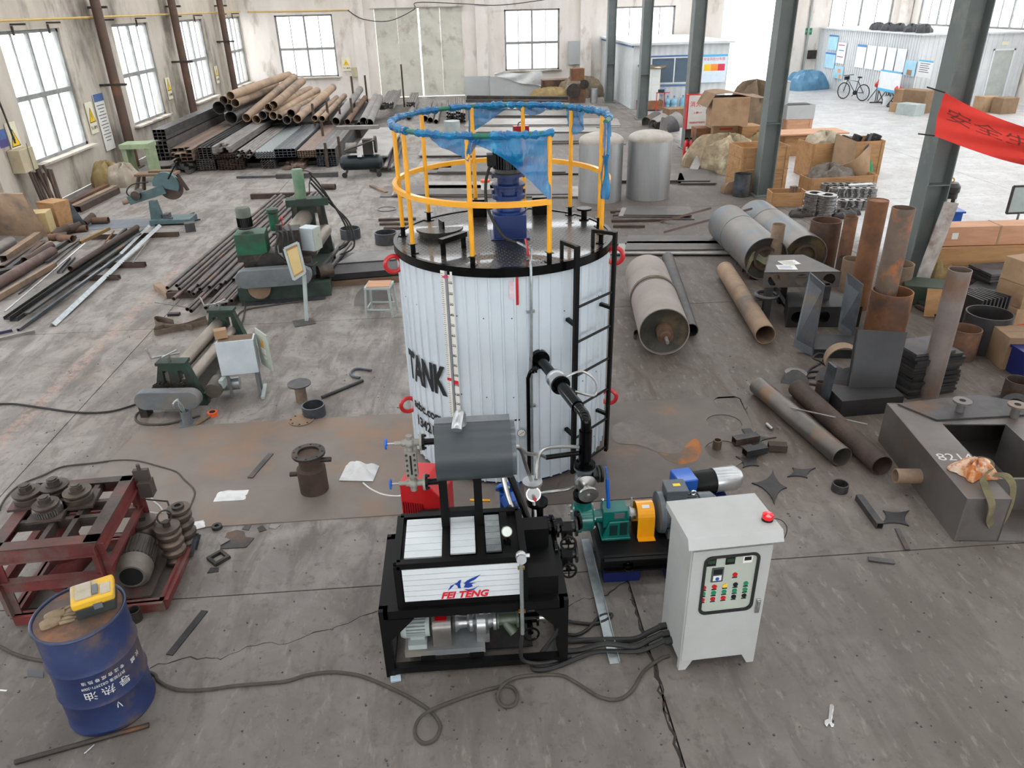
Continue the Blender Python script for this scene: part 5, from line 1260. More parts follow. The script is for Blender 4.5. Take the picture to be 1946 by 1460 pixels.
for p0, p1, lb in (((1395, 838), (1440, 830), 'dark channel offcut lying topmost on the heap right of the tank'), ((1415, 860), (1455, 852), 'dark channel offcut lying in front of the heap right of the tank'), ((1460, 848), (1495, 850), 'brown square box offcut right of the channel offcuts')):
    obj('channel_offcut', MB().rect_tube(G(*p0, .05), G(*p1, .05), .09, .07, .008), steel_dk if 'dark' in lb else rust_dk, None, lb, 'offcut')
for pts, w, lb in ((((1418, 815), (1440, 845)), .1, 'flat brown strip running under the channel offcuts'), ((( 1650, 1062), (1700, 1068)), .05, 'thin bar lying on the floor right of the cabinet'), (((1705, 1005), (1725, 1045)), .04, 'curved steel strip at the right, nearer the tube offcut'), (((475, 908), (515, 862)), .055, 'short grey flat bar on the big steel sheet left of the tank')):
    obj('flat_bar', MB().beam(G(*pts[0], .014), G(*pts[1], .014), w, .008), steel_dk if w > .06 else steel, None, lb, 'bar')

# ================================================================ bars, tubes and pipes lying about
def bar(name, p0, p1, sec, m, label=None, cat=None, z=.0, z1=None, parent=None, group=None, n=14):
    a = G(*p0, z) if len(p0) == 2 else V(p0); b = G(*p1, z if z1 is None else z1) if len(p1) == 2 else V(p1)
    k = sec[0]; mb = MB()
    if k == 'pipe': mb.pipe(a + _z * sec[1], b + _z * sec[1], sec[1], sec[2] if len(sec) > 2 else sec[1] * .86, n)
    elif k == 'rod': mb.cyl(a + _z * sec[1], b + _z * sec[1], sec[1], n=10)
    elif k == 'sq': mb.rect_tube(a + _z * sec[2] / 2, b + _z * sec[2] / 2, sec[1], sec[2], .006)
    elif k == 'flat': mb.beam(a + _z * sec[2] / 2, b + _z * sec[2] / 2, sec[1], sec[2])
    elif k == 'angle':
        w, t = sec[1], sec[2]; mb.profile([(-w*.7, 0), (0, w*.7), (w*.7, 0), (w*.7 - t*1.4, 0), (0, w*.7 - t*1.4), (-w*.7 + t*1.4, 0)], a, b)
    elif k == 'chan':
        w, h, t = sec[1:]; mb.profile([(-w/2, 0), (w/2, 0), (w/2, h), (w/2 - t, h), (w/2 - t, t), (-w/2 + t, t), (-w/2 + t, h), (-w/2, h)], a, b)
    return obj(name, mb, m, parent, label, cat, group)
B = bar
B('steel_bearer', (150, 533), (228, 531), ('chan', .1, .07, .01), rust_dk, 'short steel bearer under the floor bars, nearest the camera', 'bar')
B('steel_bearer', (193, 509), (277, 507), ('chan', .1, .08, .01), rust_dk, 'short steel bearer under the floor bars, middle one', 'bar')
B('steel_bearer', (172, 455), (340, 449), ('chan', .1, .08, .01), rust_dk, 'long steel bearer under the bars beside the cut-off saw', 'bar')
B('steel_channel', (14, 608), (258, 438), ('chan', .1, .05, .008), steel_dk, 'dark steel channel, left one of the pair slanting across the left floor', 'bar', z=.03, z1=.09)
B('steel_channel', (27, 611), (270, 440), ('chan', .12, .06, .008), steel_dk, 'dark steel channel, right one of the pair slanting across the left floor', 'bar', z=.0, z1=.09)
B('steel_channel', (52, 598), (266, 446), ('flat', .07, .03), steel, 'flat dark bar lying on the channel pair on the left floor', 'bar', z=.06, z1=.12)
B('steel_pipe', (135, 516), (262, 436), ('pipe', .05), rust_dk, 'dark open pipe lying on the channels left of the cut-off saw', 'pipe', z=.1, z1=.13)
B('silver_rod', (10, 594), (162, 464), ('rod', .013), alu, 'long bright silver rod slanting across the left floor', 'rod', z=.02, z1=.12)
B('steel_tube', (36, 630), (231, 487), ('sq', .045, .045), steel_bl, 'blue-grey square tube slanting down to the pink lane line', 'tube', z=0, z1=.09)
B('steel_angle', (100, 620), (303, 430), ('angle', .07, .008), galv, 'long pale galvanized angle, rightmost of the floor bars', 'bar', z=.01, z1=.12)
B('steel_angle', (228, 484), (283, 430), ('angle', .05, .008), galv, 'shorter pale angle behind the long galvanized angle', 'bar', z=.09, z1=.13)
B('steel_tube', (238, 497), (282, 459), ('flat', .03, .02), steel_lt, 'thin pale strip right of the galvanized angle', 'bar', z=.09)
B('steel_tube', (253, 500), (281, 460), ('rod', .012), steel_lt, 'thin rod right of the pale strip by the galvanized angle', 'rod', z=.09)
B('brown_bar', (153, 464), (208, 437), ('sq', .06, .06), mk('ochre_paint', (132, 104, 62), (112, 90, 56), .7, 0, 5), 'ochre square bar resting on the bearer left of the saw', 'bar', z=.09)
B('brown_bar', (193, 471), (217, 441), ('rod', .016), rust_or, 'thin rust-orange rod right of the ochre bar', 'rod', z=.08)
B('steel_tube', (203, 470), (240, 438), ('sq', .05, .05), steel_dk, 'short dark square tube behind the orange rod', 'tube', z=.08)
B('steel_tube', (222, 465), (255, 437), ('flat', .05, .02), galv, 'short pale strip behind the dark channels', 'bar', z=.09)
B('steel_angle', (114, 520), (139, 492), ('chan', .09, .04, .008), steel, 'short angle offcut beside the silver rod', 'bar')
B('steel_pipe', (-12, 556), (103, 486), ('pipe', .09), mk('purple_brown_pipe', (104, 82, 76), (78, 62, 58), .6, .3, 3, c3=(120, 104, 96), t3=.6), 'thick purple-brown pipe at the left edge of the picture', 'pipe', n=20)
B('steel_tube', (-8, 574), (106, 507), ('sq', .07, .09), rust_tan, 'tan square tube in front of the thick pipe at the left edge', 'tube', z=.02)
B('steel_pipe', (49, 503), (100, 473), ('pipe', .07), rust_dk, 'short brown pipe behind the thick pipe at the left edge', 'pipe', z=.08)
B('steel_pipe', (63, 490), (98, 467), ('pipe', .05), rust_tan, 'short pale pipe behind the short brown pipe', 'pipe', z=.06)
B('square_tube', (9, 499), (75, 453), ('sq', .13, .13), rust_tan, 'widest square tube in the stack at the left edge', 'tube', z=.05)
B('square_tube', (6, 514), (78, 466), ('sq', .09, .09), rust_dk, 'dark square tube, left one of the pair at the left edge', 'tube', z=.02)
B('square_tube', (19, 517), (83, 468), ('sq', .09, .09), steel, 'grey square tube, right one of the pair at the left edge', 'tube', z=.02)
B('steel_pipe', (-10, 487), (25, 468), ('pipe', .1), steel_lt, 'grey cylinder stub cut by the left edge of the picture', 'pipe', z=.03, n=20)
B('square_tube', (-14, 530), (45, 516), ('sq', .16, .12), steel_dk, 'dark box section at the left edge under the thick pipe', 'tube')
B('steel_tube', (105, 478), (143, 453), ('sq', .07, .07), steel_dk, 'dark square tube lying behind the short pipes', 'tube')
B('steel_tube', (88, 500), (150, 458), ('flat', .05, .03), steel, 'thin flat bar between thick pipe and silver rod', 'bar', z=.03)
B('steel_rod', (36, 560), (152, 462), ('rod', .01), steel_dk, 'thin dark rod just left of the silver rod', 'rod', z=.01)
B('curved_band', (-5, 648), (67, 632), ('flat', .035, .04), steel_lt, 'pale curved metal band at the left edge beyond the bars', 'band')
B('curved_band', (-8, 637), (24, 630), ('flat', .03, .04), mk('violet_band', (64, 62, 92), None, .4, .4), 'violet-grey band at the left edge behind the pale band', 'band')
# long boiler tubes on two bearers
far0, near0 = G(527, 362, .15), G(318, 548, .15)
dirv = (G(560, 364, .15) - G(352, 553, .15)).normalized()
B('timber_bearer', (478, 378), (610, 374), ('flat', .12, .12), rust_dk, 'brown bearer under the far ends of the long tubes', 'bar')
B('timber_bearer', (320, 566), (470, 560), ('flat', .12, .1), rust_dk, 'brown bearer under the near ends of the long tubes', 'bar')
B('square_offcut', (300, 549), (325, 566), ('sq', .12, .1), rust_tan, 'short tan box section at the near left end of the long tubes', 'offcut')
tube_m = mk('boiler_tube', (98, 90, 88), (70, 64, 64), .45, .4, 3, c3=(122, 96, 84), t3=.6, vary=.2)
tl = 'long dark tube in the floor stack'
k = 0
tp = None
for row, (zz, pxs) in enumerate(((.165, [(318, 547), (336, 543), (341, 549), (359, 555), (376, 543), (380, 550), (398, 546), (420, 541), (428, 536), (444, 532), (458, 528)]), (.12, [(330, 568), (368, 559), (384, 556), (410, 552)]), (.105, [(356, 588), (363, 591), (391, 585), (398, 588), (405, 586), (415, 582), (429, 577), (440, 572)]))):
    for p in pxs:
        a = G(*p, zz); 
        if tp is None:
            Lt = 6.4; tp = obj('boiler_tube', MB().pipe((0, 0, 0), dirv * Lt, .032, .026, 10), tube_m, None, tl, 'tube', 'long tubes on the floor'); tp.location = a + dirv * Lt / 2 - _z * .032
        else:
            o = tp.copy(); COL.objects.link(o); o.location = a + dirv * Lt / 2 - _z * .032
# ================================================================ plate rolling machines
def stadium(x0, x1, z0, z1, n=10):
    r = (z1 - z0) / 2; cz = (z0 + z1) / 2
    return [(x1 - r + r * math.cos(R(-90 + 180*k/n)), cz + r * math.sin(R(-90 + 180*k/n))) for k in range(n+1)] + [(x0 + r + r * math.cos(R(90 + 180*k/n)), cz + r * math.sin(R(90 + 180*k/n))) for k in range(n+1)]
def end_frame(par, x0, x1, y, top, wtop, th=.12, m=green):
    """trapezoid side plate with two window slots"""
    xm = (x0 + x1) / 2; hw = wtop / 2
    ou = [(x0, 0), (x1, 0), (xm + hw, top), (xm - hw, top)]
    def slot(s): 
        a = xm + s * hw * .36; b = xm + s * hw * .78
        p = [(a, top * .42), (b + s * .01, top * .42), (b, top * .86), (a, top * .86)]
        return p if s > 0 else p[::-1]
    mb = holed_plate(ou, [slot(-1), slot(1)], th); mb.v = [V((v.x, y + th - v.z, v.y)) for v in mb.v]; mb.f = [f[::-1] for f in mb.f]
    o = obj('end_frame', mb, m, par); obj('frame_rim', MB().span((xm - hw - .02, y - .03, top), (xm + hw + .02, y + th + .03, top + .04)), m, par)
    return o
s1 = thing('small_plate_roller', 'small green three-roll plate bending machine with grey belt guard, nearest the camera', 'machine', (-3.42, 7.9, 0), -4)
s1.scale = (.86, .86, .86)
def sp(n_, mb, m, par=s1, lb=None, **k): return obj(n_, mb, m, par, lb, **k)
end_frame(s1, -.36, .36, .05, .62, .36); end_frame(s1, -.36, .36, 1.95, .62, .36)
rol = mk('roll_steel', (158, 148, 138), (126, 116, 106), .4, .6, 4, stretch=(1, .4, 1))
for x, z, r in ((-.08, .42, .085), (.1, .3, .085), (-.16, .28, .06)): sp('roll', MB().cyl((x, .1, z), (x, 2.0, z), r, n=24), rol)
sp('bed', MB().span((-.3, .1, .0), (.3, 2.0, .1)), mk('greasy_bed', (76, 70, 64), (58, 54, 50), .6, .2, 5))
sp('bed_beam', MB().beam((.32, .1, .1), (.3, 2.0, .14), .06, .12), green)
for x in (-.2, .06):
    g_ = MB().cyl((x, -.02, .27), (x, .04, .27), .1, n=24)
    for k in range(16): g_.box((x + .105 * math.cos(2*PI*k/16), .01, .27 + .105 * math.sin(2*PI*k/16)), (.022, .05, .022), ry=-math.degrees(2*PI*k/16))
    sp('gear', g_, iron)
sp('belt_guard', MB().prism(stadium(-.44, .42, .12, .38), .14, T(0, -.14, 0, rx=90)), grey_dust, bev=.01)
sp('guard_foot', MB().span((-.42, -.26, 0), (-.32, -.1, .16)), iron)
mo = sp('motor', MB().cyl((.5, .0, .24), (.5, .26, .26), .11, n=22).cyl((.5, .26, .26), (.5, .3, .26), .09, n=22), mk('old_motor', (104, 98, 88), (80, 76, 68), .6, .2, 5))
obj('terminal_box', MB().box((.6, .14, .3), (.06, .14, .12)), grey_lt, mo)
sp('gearbox', MB().cyl((.46, .35, .16), (.72, .4, .16), .09, n=20).cyl((.6, .37, .16), (.62, .374, .16), .1), galv)
for x, y, z in ((-.02, .08, .66), (-.02, 2.0, .66)):
    sc_ = sp('screw', MB().cyl((x, y, z - .2), (x, y, z + .1), .022, n=10), chrome_s)
    obj('crank', MB().beam((x - .22, y - .02, z + .06), (x + .14, y + .04, z + .1), .022, .022).beam((x - .04, y - .1, z + .1), (x + .06, y + .14, z + .1), .022, .022).cyl((x - .22, y - .02, z + .05), (x - .26, y - .02, z + .2), .013), chrome_s, sc_)
bx = thing('roller_switch_box', 'white control box on legs with open door and warning triangle beside the small rolling machine', 'control box', G(470, 748), 8)
bc_ = bx.location
wb = mk('switchbox_white', (196, 206, 212), (180, 190, 196), .5, 0, 4)
obj('box_body', MB().span((-.22, -.12, .32), (.2, .12, .72)).span((-.22, -.12, .72), (.2, -.1, .74)), wb, bx)
obj('box_interior', MB().span((-.2, -.1, .721), (.18, .11, .725)), wood, bx)
dm2 = T(.215, .12, .56, rz=-62)
dr_ = obj('box_door', MB().at(dm2).box((.16, 0, 0), (.32, .016, .46)), mk('panel_beige', (176, 182, 170)), bx)
pm = dm2 @ T(.16, -.009, .04, rx=90)
obj('warning_triangle', MB().at(pm).prism([(-.05, 0), (.05, 0), (0, .1)], .003), mk('sign_orange', (226, 150, 30), None, .5), dr_)
obj('door_label', MB().at(pm).box((0, -.06, 0), (.12, .07, .003)).box((.02, -.14, 0), (.07, .03, .003)), paper, dr_)
for x, y in ((-.16, -.08), (.16, -.08), (.16, .1)): obj('leg', MB().beam((x, y, 0), (x, y, .32), .03, .03), grey_dust, bx)
obj('foot_bar', MB().beam((.2, -.2, .015), (.2, .16, .015), .04, .03), grey_lt, bx)
cbx = obj('small_carton', MB().box((0, 0, .05), (.14, .1, .1), rz=20), card, None, 'small open cardboard box on top of the white switch box', 'box'); cbx.location = bc_ + V((-.17, .02, .742))
obj('hand_tools_pot', MB(), iron) if False else None
pot = thing('tool_pot', 'grey pipe pot on a square foot holding bent steel wires', 'pot', G(358, 806))
obj('pot', MB().pipe((0, 0, .012), (0, 0, .17), .055, .048, 20).box((0, 0, .006), (.18, .16, .012), rz=15), grey_dust, pot)
for k in range(3): obj('wire', MB().tube([(.01 * k, 0, .03), (-.02 - .02 * k, .02, .22), (-.06, .02 * k, .3), (-.09 - .01 * k, -.01, .27), (-.1, 0, .2)], .007, 6, 4), galv, pot)
tm = thing('tape_measure', 'orange tape measure lying in front of the small rolling machine', 'tape', G(405, 790))
obj('case', MB().cyl((0, 0, .0), (0, 0, .05), .055, n=18), mk('tape_orange', (222, 96, 50), None, .5), tm); obj('hub', MB().cyl((0, 0, .05), (0, 0, .052), .035, n=16), dark, tm)
obj('wood_strip', MB().beam(G(370, 808, .01), G(402, 788, .02), .05, .015), wood, None, 'thin strip of wood lying between pot and tape measure', 'strip')
floor_line('machine_cable', [(-5, 768), (30, 768), (80, 775), (150, 784), (210, 782), (260, 768), (285, 760)], .012, rubber, 'black cable running in from the left edge to the small rolling machine', 'cable')
floor_line('machine_cable', [(290, 770), (262, 785), (258, 798), (275, 806), (315, 806), (350, 798), (380, 790)], .012, hose_m, 'grey cable looped in front of the small rolling machine', 'cable')
ring((598, 788), .13, .13, 'grey steel ring standing on the floor in front of the flanged stand', steel_bl, ri=.115)
fs_ = thing('flanged_stand', 'steel disc on a short pipe pedestal beside the grey ring', 'stand', G(574, 762))
obj('disc', MB().cyl((0, 0, .22), (0, 0, .235), .135, n=30), steel, fs_); obj('pipe', MB().pipe((0, 0, 0), (0, 0, .22), .065, .055), rust_tan, fs_)
fd = thing('blind_flange', 'flat steel flange with bolt holes lying in front of the grey ring', 'flange', G(573, 800))
obj('disc', MB().cyl((0, 0, 0), (0, 0, .02), .14, n=30), rust_tan, fd)
for k in range(8): obj('bolt_hole', MB().cyl((.115 * math.cos(PI*k/4), .115 * math.sin(PI*k/4), .02), (.115 * math.cos(PI*k/4), .115 * math.sin(PI*k/4), .0212), .012, n=10), dark, fd)
B('steel_bar', (612, 758), (690, 726), ('rod', .02), steel, 'round steel bar lying behind the grey ring', 'bar')
obj('curved_strip', MB().tube([G(684, 718, .02), G(668, 714, .02), (G(668, 706, .02)), G(680, 701, .02), G(706, 704, .02)], .016, 6, 5), steel_bl, None, 'hook-shaped steel strip on the floor left of the tank', 'strip')
jp = thing('jacketed_pipe', 'rusty jacketed pipe stub with bolted flange standing on the sheet left of the tank', 'pipe', G(598, 930, .008))
obj('jacket', MB().lathe([(.135, 0), (.135, .25), (.105, .27), (.105, .4)], n=30), rust_dk, jp)
fl_ = obj('flange', MB().pipe((0, 0, .4), (0, 0, .425), .155, .1, 32), iron, jp)
obj('bore', MB().cyl((0, 0, .2), (0, 0, .21), .1, n=24), dark, jp)
for k in range(8): obj('bolt_hole', MB().cyl((.132 * math.cos(PI*k/4), .132 * math.sin(PI*k/4), .425), (.132 * math.cos(PI*k/4), .132 * math.sin(PI*k/4), .4262), .011, n=10), dark, fl_)
obj('nozzle', MB().pipe((.1, 0, .33), (.2, 0, .33), .024, .018), iron, jp); obj('nozzle', MB().pipe((-.13, -.02, .2), (-.2, -.02, .2), .024, .018), iron, jp)
# white plastic bags
def bag(px, w, h, lb, seed, rz=0, hh=.05, name='plastic_bag', m=poly_w, zb=.003):
    r2 = random.Random(seed); ph = [r2.uniform(0, 6) for _ in range(6)]; c = G(*px, zb)
    def fn(u, v):
        x, y = (u - .5) * w, (v - .5) * h; e = min(u, 1-u, v, 1-v)
        z = .004 + hh * min(1, e * 5) * (.6 + .25 * math.sin(9*u + ph[0] + 4*v) + .25 * math.sin(13*v + ph[1] - 6*u))
        a = R(rz); return V((c.x + x * math.cos(a) - y * math.sin(a), c.y + x * math.sin(a) + y * math.cos(a), c.z + max(z, .003)))
    return obj(name, MB().grid(fn, 18, 14), m, None, lb, 'bag')
bag((440, 943), .3, .17, 'flat white plastic bag lying on the sheet left of the jacketed pipe', 1, 0, .03)
bag((372, 1000), .16, .12, 'white plastic bag by the grooved rollers at the sheet edge', 2, 20, .02)
bag((683, 900), .34, .27, 'puffed white plastic bag left of the red burner', 3, -8, .12, zb=.011)
floor_line('white_wire', [(690, 918, .02), (705, 930), (728, 940), (755, 943), (775, 938, .05), (790, 930, .2)], .008, mk('white_wire', (214, 214, 214), None, .5), 'white wires running from the puffed bag to the red burner', 'wire')
# hydraulic three-roll machine
s2 = thing('large_plate_roller', 'large green hydraulic plate bending machine with motor on top and grey belt guard', 'machine', (-2.95, 11.5, 0), 6)
s2.scale = (.86, .86, .86)
def lp(n_, mb, m, par=s2, lb=None, **k): return obj(n_, mb, m, par, lb, **k)
lp('bed', MB().span((-.75, -.1, 0), (.9, .3, .28)).span((-.3, .2, 0), (.9, 2.4, .3)), mk('bed_green', (58, 74, 66), (44, 54, 50), .6, .1, 5))
lp('chips', MB().grid(lambda u, v: V((-.7 + 1.5 * u, -.3 + .25 * v, .004 + .02 * abs(math.sin(37 * u + 11 * v)))), 24, 4), mk('steel_swarf', (76, 78, 80), (52, 52, 54), .6, .3, 30))['kind'] = 'stuff'
lp('belt_guard', MB().prism(stadium(-.72, .62, .32, .66), .2, T(0, -.1, 0, rx=90)), grey_dust, bev=.012)
lp('pulley', MB().cyl((-.35, -.2, .28), (-.35, -.14, .28), .2, n=28), rust_tan)
ot = lp('oil_tank', MB().span((-.68, .12, .78), (-.14, .55, 1.2)), green_br, bev=.01)
obj('tank_base', MB().span((-.68, .1, .7), (-.02, .56, .82)), iron, ot)
lp('tank_stand', MB().span((-.6, .15, .28), (-.1, .5, .7)), iron)
pmo = lp('pump_motor', MB().lathe([(.13, 1.26), (.14, 1.28), (.12, 1.3), (.12, 1.5), (1e-4, 1.5)], T(-.48, .34, 0), 24), mk('motor_black', (18, 18, 19)))
obj('fan_cowl', MB().lathe([(.13, 1.47), (.135, 1.6), (.115, 1.64), (1e-4, 1.645)], T(-.48, .34, 0), 24), mk('dusty_green_grey', (104, 110, 98), (88, 94, 84), .7, 0, 5), pmo)
ff = MB()
for k in range(20):
    a = 2*PI*k/20; ff.beam((-.48 + .12 * math.cos(a), .34 + .12 * math.sin(a), 1.3), (-.48 + .12 * math.cos(a), .34 + .12 * math.sin(a), 1.47), .007, .03, up=(math.cos(a), math.sin(a), 0))
obj('fins', ff, black, pmo)
lp('cylinder', MB().lathe([(.09, 1.1), (.09, 1.42), (.11, 1.44), (.11, 1.5), (.05, 1.52)], T(-.02, .7, 0), 22), green_br)
lp('hydraulic_block', MB().span((.05, .2, .8), (.45, .6, 1.2)).cyl((.1, .3, 1.2), (.1, .3, 1.3), .06), iron)
lp('gear_case', MB().cyl((-.1, .02, .62), (-.1, .12, .62), .24, n=28).span((-.3, .1, .28), (.6, .3, .7)), iron)
end_frame(s2, .1, .95, 1.75, 1.3, .62, .14, mk('frame_dark_green', (58, 72, 64), (42, 48, 46), .6, .1, 5))
lp('frame_leg', MB().beam((.28, 1.7, .1), (.28, 1.7, 1.3), .08, .08).beam((.8, 1.7, .1), (.74, 1.7, 1.3), .08, .08), iron)
lp('cap_beam', MB().span((.12, 1.65, 1.28), (.94, 1.95, 1.42)), green)
cy2 = lp('press_cylinder', MB().lathe([(.1, 1.42), (.11, 1.5), (.115, 1.96), (.1, 1.99), (1e-4, 1.99)], T(.42, 1.8, 0), 24), mk('dusty_green_cylinder', (120, 136, 116), (70, 116, 84), .6, 0, 3))
obj('hydraulic_pipe', MB().tube([(.48, 1.78, 1.96), (.62, 1.76, 1.95), (.7, 1.76, 1.9), (.62, 1.76, 1.7), (.6, 1.7, 1.5)], .012, 8, 3, smooth=False), iron, cy2)
for a, b, r in (((.2, .5, .95), (.45, 1.8, 1.05), .16), ((.55, .5, .7), (.78, 1.8, .75), .15)): lp('roll', MB().cyl(a, b, r, n=28), rol)
for k, (dx, zz) in enumerate(((.0, 0), (.05, .05), (.1, -.1))):
    lp('hydraulic_hose', MB().tube([(.65, 1.75, 1.92 - .1 * k), (.85 + dx, 1.8, 1.6 - .15 * k), (1.2 + dx, 1.7, .9), (1.25 + dx, 1.5, .55 + zz), (1.05, 1.4, .42 + zz)], .018, 8, 6), rubber)
for k in range(4):
    lp('hydraulic_hose', MB().tube([(.0 + .1 * k, .2, 1.15 + .05 * k), (.12 + .08 * k, -.05, 1.2), (.05 + .12 * k, -.12, .9 - .05 * k), (.3 + .1 * k, -.14, .62), (.55 + .05 * k, .1, .6)], .02, 8, 6), rubber)
lp('slide_rail', MB().beam((.62, .1, .32), (1.1, 2.3, .32), .06, .06).beam((.78, .1, .3), (1.26, 2.3, .3), .05, .05), steel)
wbx = lp('switch_box', MB().at(T(.62, .42, .98, rz=-30)).box((0, 0, 0), (.3, .26, .42)), wb)
obj('box_door', MB().at(T(.62, .42, .98, rz=-30)).box((.155, 0, 0), (.012, .24, .4)).box((.164, .05, .05), (.008, .02, .06)), mk('panel_beige', (176, 182, 170)), wbx)
obj('motor', MB().cyl((.7, .1, .4), (.95, .2, .4), .13, n=22), iron, s2)
lp('red_knob', MB().sphere((.14, .55, 1.34), .03).cyl((.14, .55, 1.1), (.14, .55, 1.32), .008), red, lb='red lever knob')
bd = thing('notice_stand', 'framed tan notice board on a leaning grey post beside the large rolling machine', 'board', G(583, 610))
pb = bd.location; tb = DY(578, 522, pb.y + .25) - pb
obj('post', MB().beam((0, 0, 0), tb, .05, .05), grey_lt, bd)
obj('foot', MB().at(T(0, 0, .004, rz=20)).box((-.05, -.05, 0), (.3, .26, .008)), steel, bd)
cs_ = [DY(540, 473, pb.y + .3) - pb, DY(558, 532, pb.y + .16) - pb, DY(580, 518, pb.y + .22) - pb, DY(566, 461, pb.y + .36) - pb]
def quad_plate(c, t): 
    nn = (c[1] - c[0]).cross(c[3] - c[0]).normalized() * t
    return MB().add(list(c) + [p + nn for p in c], [(0, 1, 2, 3), (7, 6, 5, 4), (0, 4, 5, 1), (1, 5, 6, 2), (2, 6, 7, 3), (3, 7, 4, 0)])
obj('board', quad_plate(cs_, -.03), ply, bd)
cm_ = sum(cs_, V()) / 4; nn = (cs_[1] - cs_[0]).cross(cs_[3] - cs_[0]).normalized()
for i in range(4): obj('frame_bar', MB().beam(cs_[i], cs_[(i+1) % 4], .035, .03, up=nn), grey_lt, bd)
obj('notice', quad_plate([cm_ + (p - cm_) * .78 + nn * .003 for p in cs_], .002), mk('tan_notice', (206, 182, 126), (192, 168, 116), .7, 0, 6), bd)
# straps, small bits, stool
strap_m = mk('lifting_strap', (112, 96, 82), (84, 72, 62), .9, 0, 8)
def strap(pts, w, lb, m=strap_m, k=6, name='lifting_strap', up=None, cat='strap'):
    P = smooth_path([V(p) for p in pts], k); mb = MB(); vs = []
    u = V(up) if up else _z
    for i, p in enumerate(P): vs += [p + u * w / 2, p - u * w / 2]
    n = len(P); vs2 = []
    for i in range(n):
        t = (P[min(i+1, n-1)] - P[max(i-1, 0)]).normalized(); q = t.cross(u).normalized() * .004
        vs2 += [P[i] + u * w/2 + q, P[i] - u * w/2 + q, P[i] - u * w/2 - q, P[i] + u * w/2 - q]
    fs = []
    for i in range(n - 1):
        for j in range(4): fs.append((i*4 + j, i*4 + (j+1) % 4, i*4 + 4 + (j+1) % 4, i*4 + 4 + j))
    fs += [(3, 2, 1, 0), tuple((n-1)*4 + j for j in range(4))]
    return obj(name, MB().add(vs2, fs), m, None, lb, cat)
strap([G(392, 605, .06), G(350, 620, .05), G(312, 622, .05), G(295, 612, .05), G(300, 606, .05), G(330, 613, .05)], .09, 'dusty folded lifting strap on the floor behind the small rolling machine, upper loop')
strap([G(395, 612, .05), G(340, 624, .05), G(298, 633, .05), G(296, 627, .05), G(320, 621, .05), G(365, 622, .05)], .08, 'dusty folded lifting strap on the floor behind the small rolling machine, lower loop')
B('flat_bar', (320, 600), (342, 599), ('flat', .08, .04), steel_dk, 'short dark block behind the lifting straps', 'bar')
B('thin_strip', (295, 575), (358, 585), ('flat', .03, .008), steel_lt, 'thin pale strip on the floor before the long tubes', 'strip')
floor_line('machine_cable', [(462, 560), (466, 580), (462, 605), (455, 620), (452, 600), (470, 588), (520, 580), (580, 572)], .012, hose_m, 'dusty cable looping between the two rolling machines', 'cable')
stl = thing('welded_stool', 'grey welded steel stool with a worn plywood seat left of the tank', 'stool', G(726, 596), -8)
obj('seat', MB().box((0, 0, .47), (.34, .28, .015), rz=6), ply_p, stl); obj('seat_frame', MB().box((0, 0, .45), (.38, .33, .03)), grey_lt, stl)
for sx in (-1, 1):
    for sy in (-1, 1): obj('leg', MB().beam((sx * .17, sy * .145, .44), (sx * .2, sy * .17, 0), .03, .03), grey_lt, stl)
for a, b in (((-.19, -.16), (.19, -.16)), ((-.19, .16), (.19, .16)), ((-.19, -.16), (-.19, .16))): obj('stretcher', MB().beam((*a, .12), (*b, .12), .022, .022), grey_lt, stl)
obj('white_disc', MB().cyl(G(710, 578, 0), G(710, 578, .01), .3, n=30), steel_lt, None, 'pale steel disc on the floor behind the stool', 'disc')
ring((667, 452), .2, .2, 'dark steel ring left of the tank, farther from it', steel_bl, ri=.185)
ring((735, 462), .22, .22, 'dark steel ring behind the tank railing, nearer the tank', steel_bl, ri=.2)
B('pipe_stub', (612, 360), (638, 360), ('pipe', .07), rust_dk, 'short brown pipe lying alone on the floor behind the hydraulic machine', 'pipe')
pl = obj('plate_stack', MB().prism([(-.1, 0), (1.9, .25), (2.0, 1.5), (.3, 1.2)], .1, T(*G(600, 536, .12))), steel_dk, None, 'thick steel plates stacked on the floor left of the tank', 'plates')
obj('plate_bearer', MB().beam(G(610, 540, .05), G(760, 530, .05), .08, .1), wood, None, 'timber under the steel plates left of the tank', 'timber')
obj('top_sheet', MB().prism([(0, 0), (1.5, .15), (1.5, .75), (.25, .6)], .012, T(*G(640, 502, .225))), steel_lt, None, 'pale sheet lying on the thick plates left of the tank', 'plate')
# cut-off saw on its base
sw = thing('cutoff_saw', 'blue-grey abrasive cut-off saw with raised blade guard on the left floor', 'saw', G(298, 428), 0)
swm = mk('saw_blue_grey', (78, 102, 106), (60, 82, 86), .5, 0, 4, c3=(104, 98, 88), t3=.62)
obj('base', MB().span((-.1, -.1, .04), (.75, .4, .12)).span((-.1, -.1, .0), (0, .4, .04)).span((.65, -.1, .0), (.75, .4, .04)), swm, sw)
obj('column', MB().prism([(-.1, 0), (.14, 0), (.08, .38), (-.06, .38)], .14, T(-.02, .2, .12, rx=90)), swm, sw)
obj('arm', MB().beam((-.5, .15, .52), (.3, .15, .74), .18, .14, up=(0, 1, 0)), swm, sw)
obj('motor', MB().cyl((-.3, .0, .64), (-.3, .3, .64), .1), iron, sw); obj('sleeve', MB().cyl((-.48, .15, .52), (-.64, .12, .48), .05), rust_tan, sw)
obj('blade_guard', MB().prism([(.27 * math.cos(R(a)), .27 * math.sin(R(a))) for a in range(-30, 181, 15)] , .12, T(.34, .22, .82, rx=90)), swm, sw)
obj('blade', MB().cyl((.42, .16, .76), (.42, .15, .76), .26, n=28), rust_dk, sw)
obj('handle', MB().cyl((.42, .1, .95), (.68, .1, 1.3), .018), black, sw); obj('vise', MB().box((.2, .15, .16), (.12, .2, .1)).cyl((.25, 0, .16), (.4, -.1, .16), .02), steel, sw)
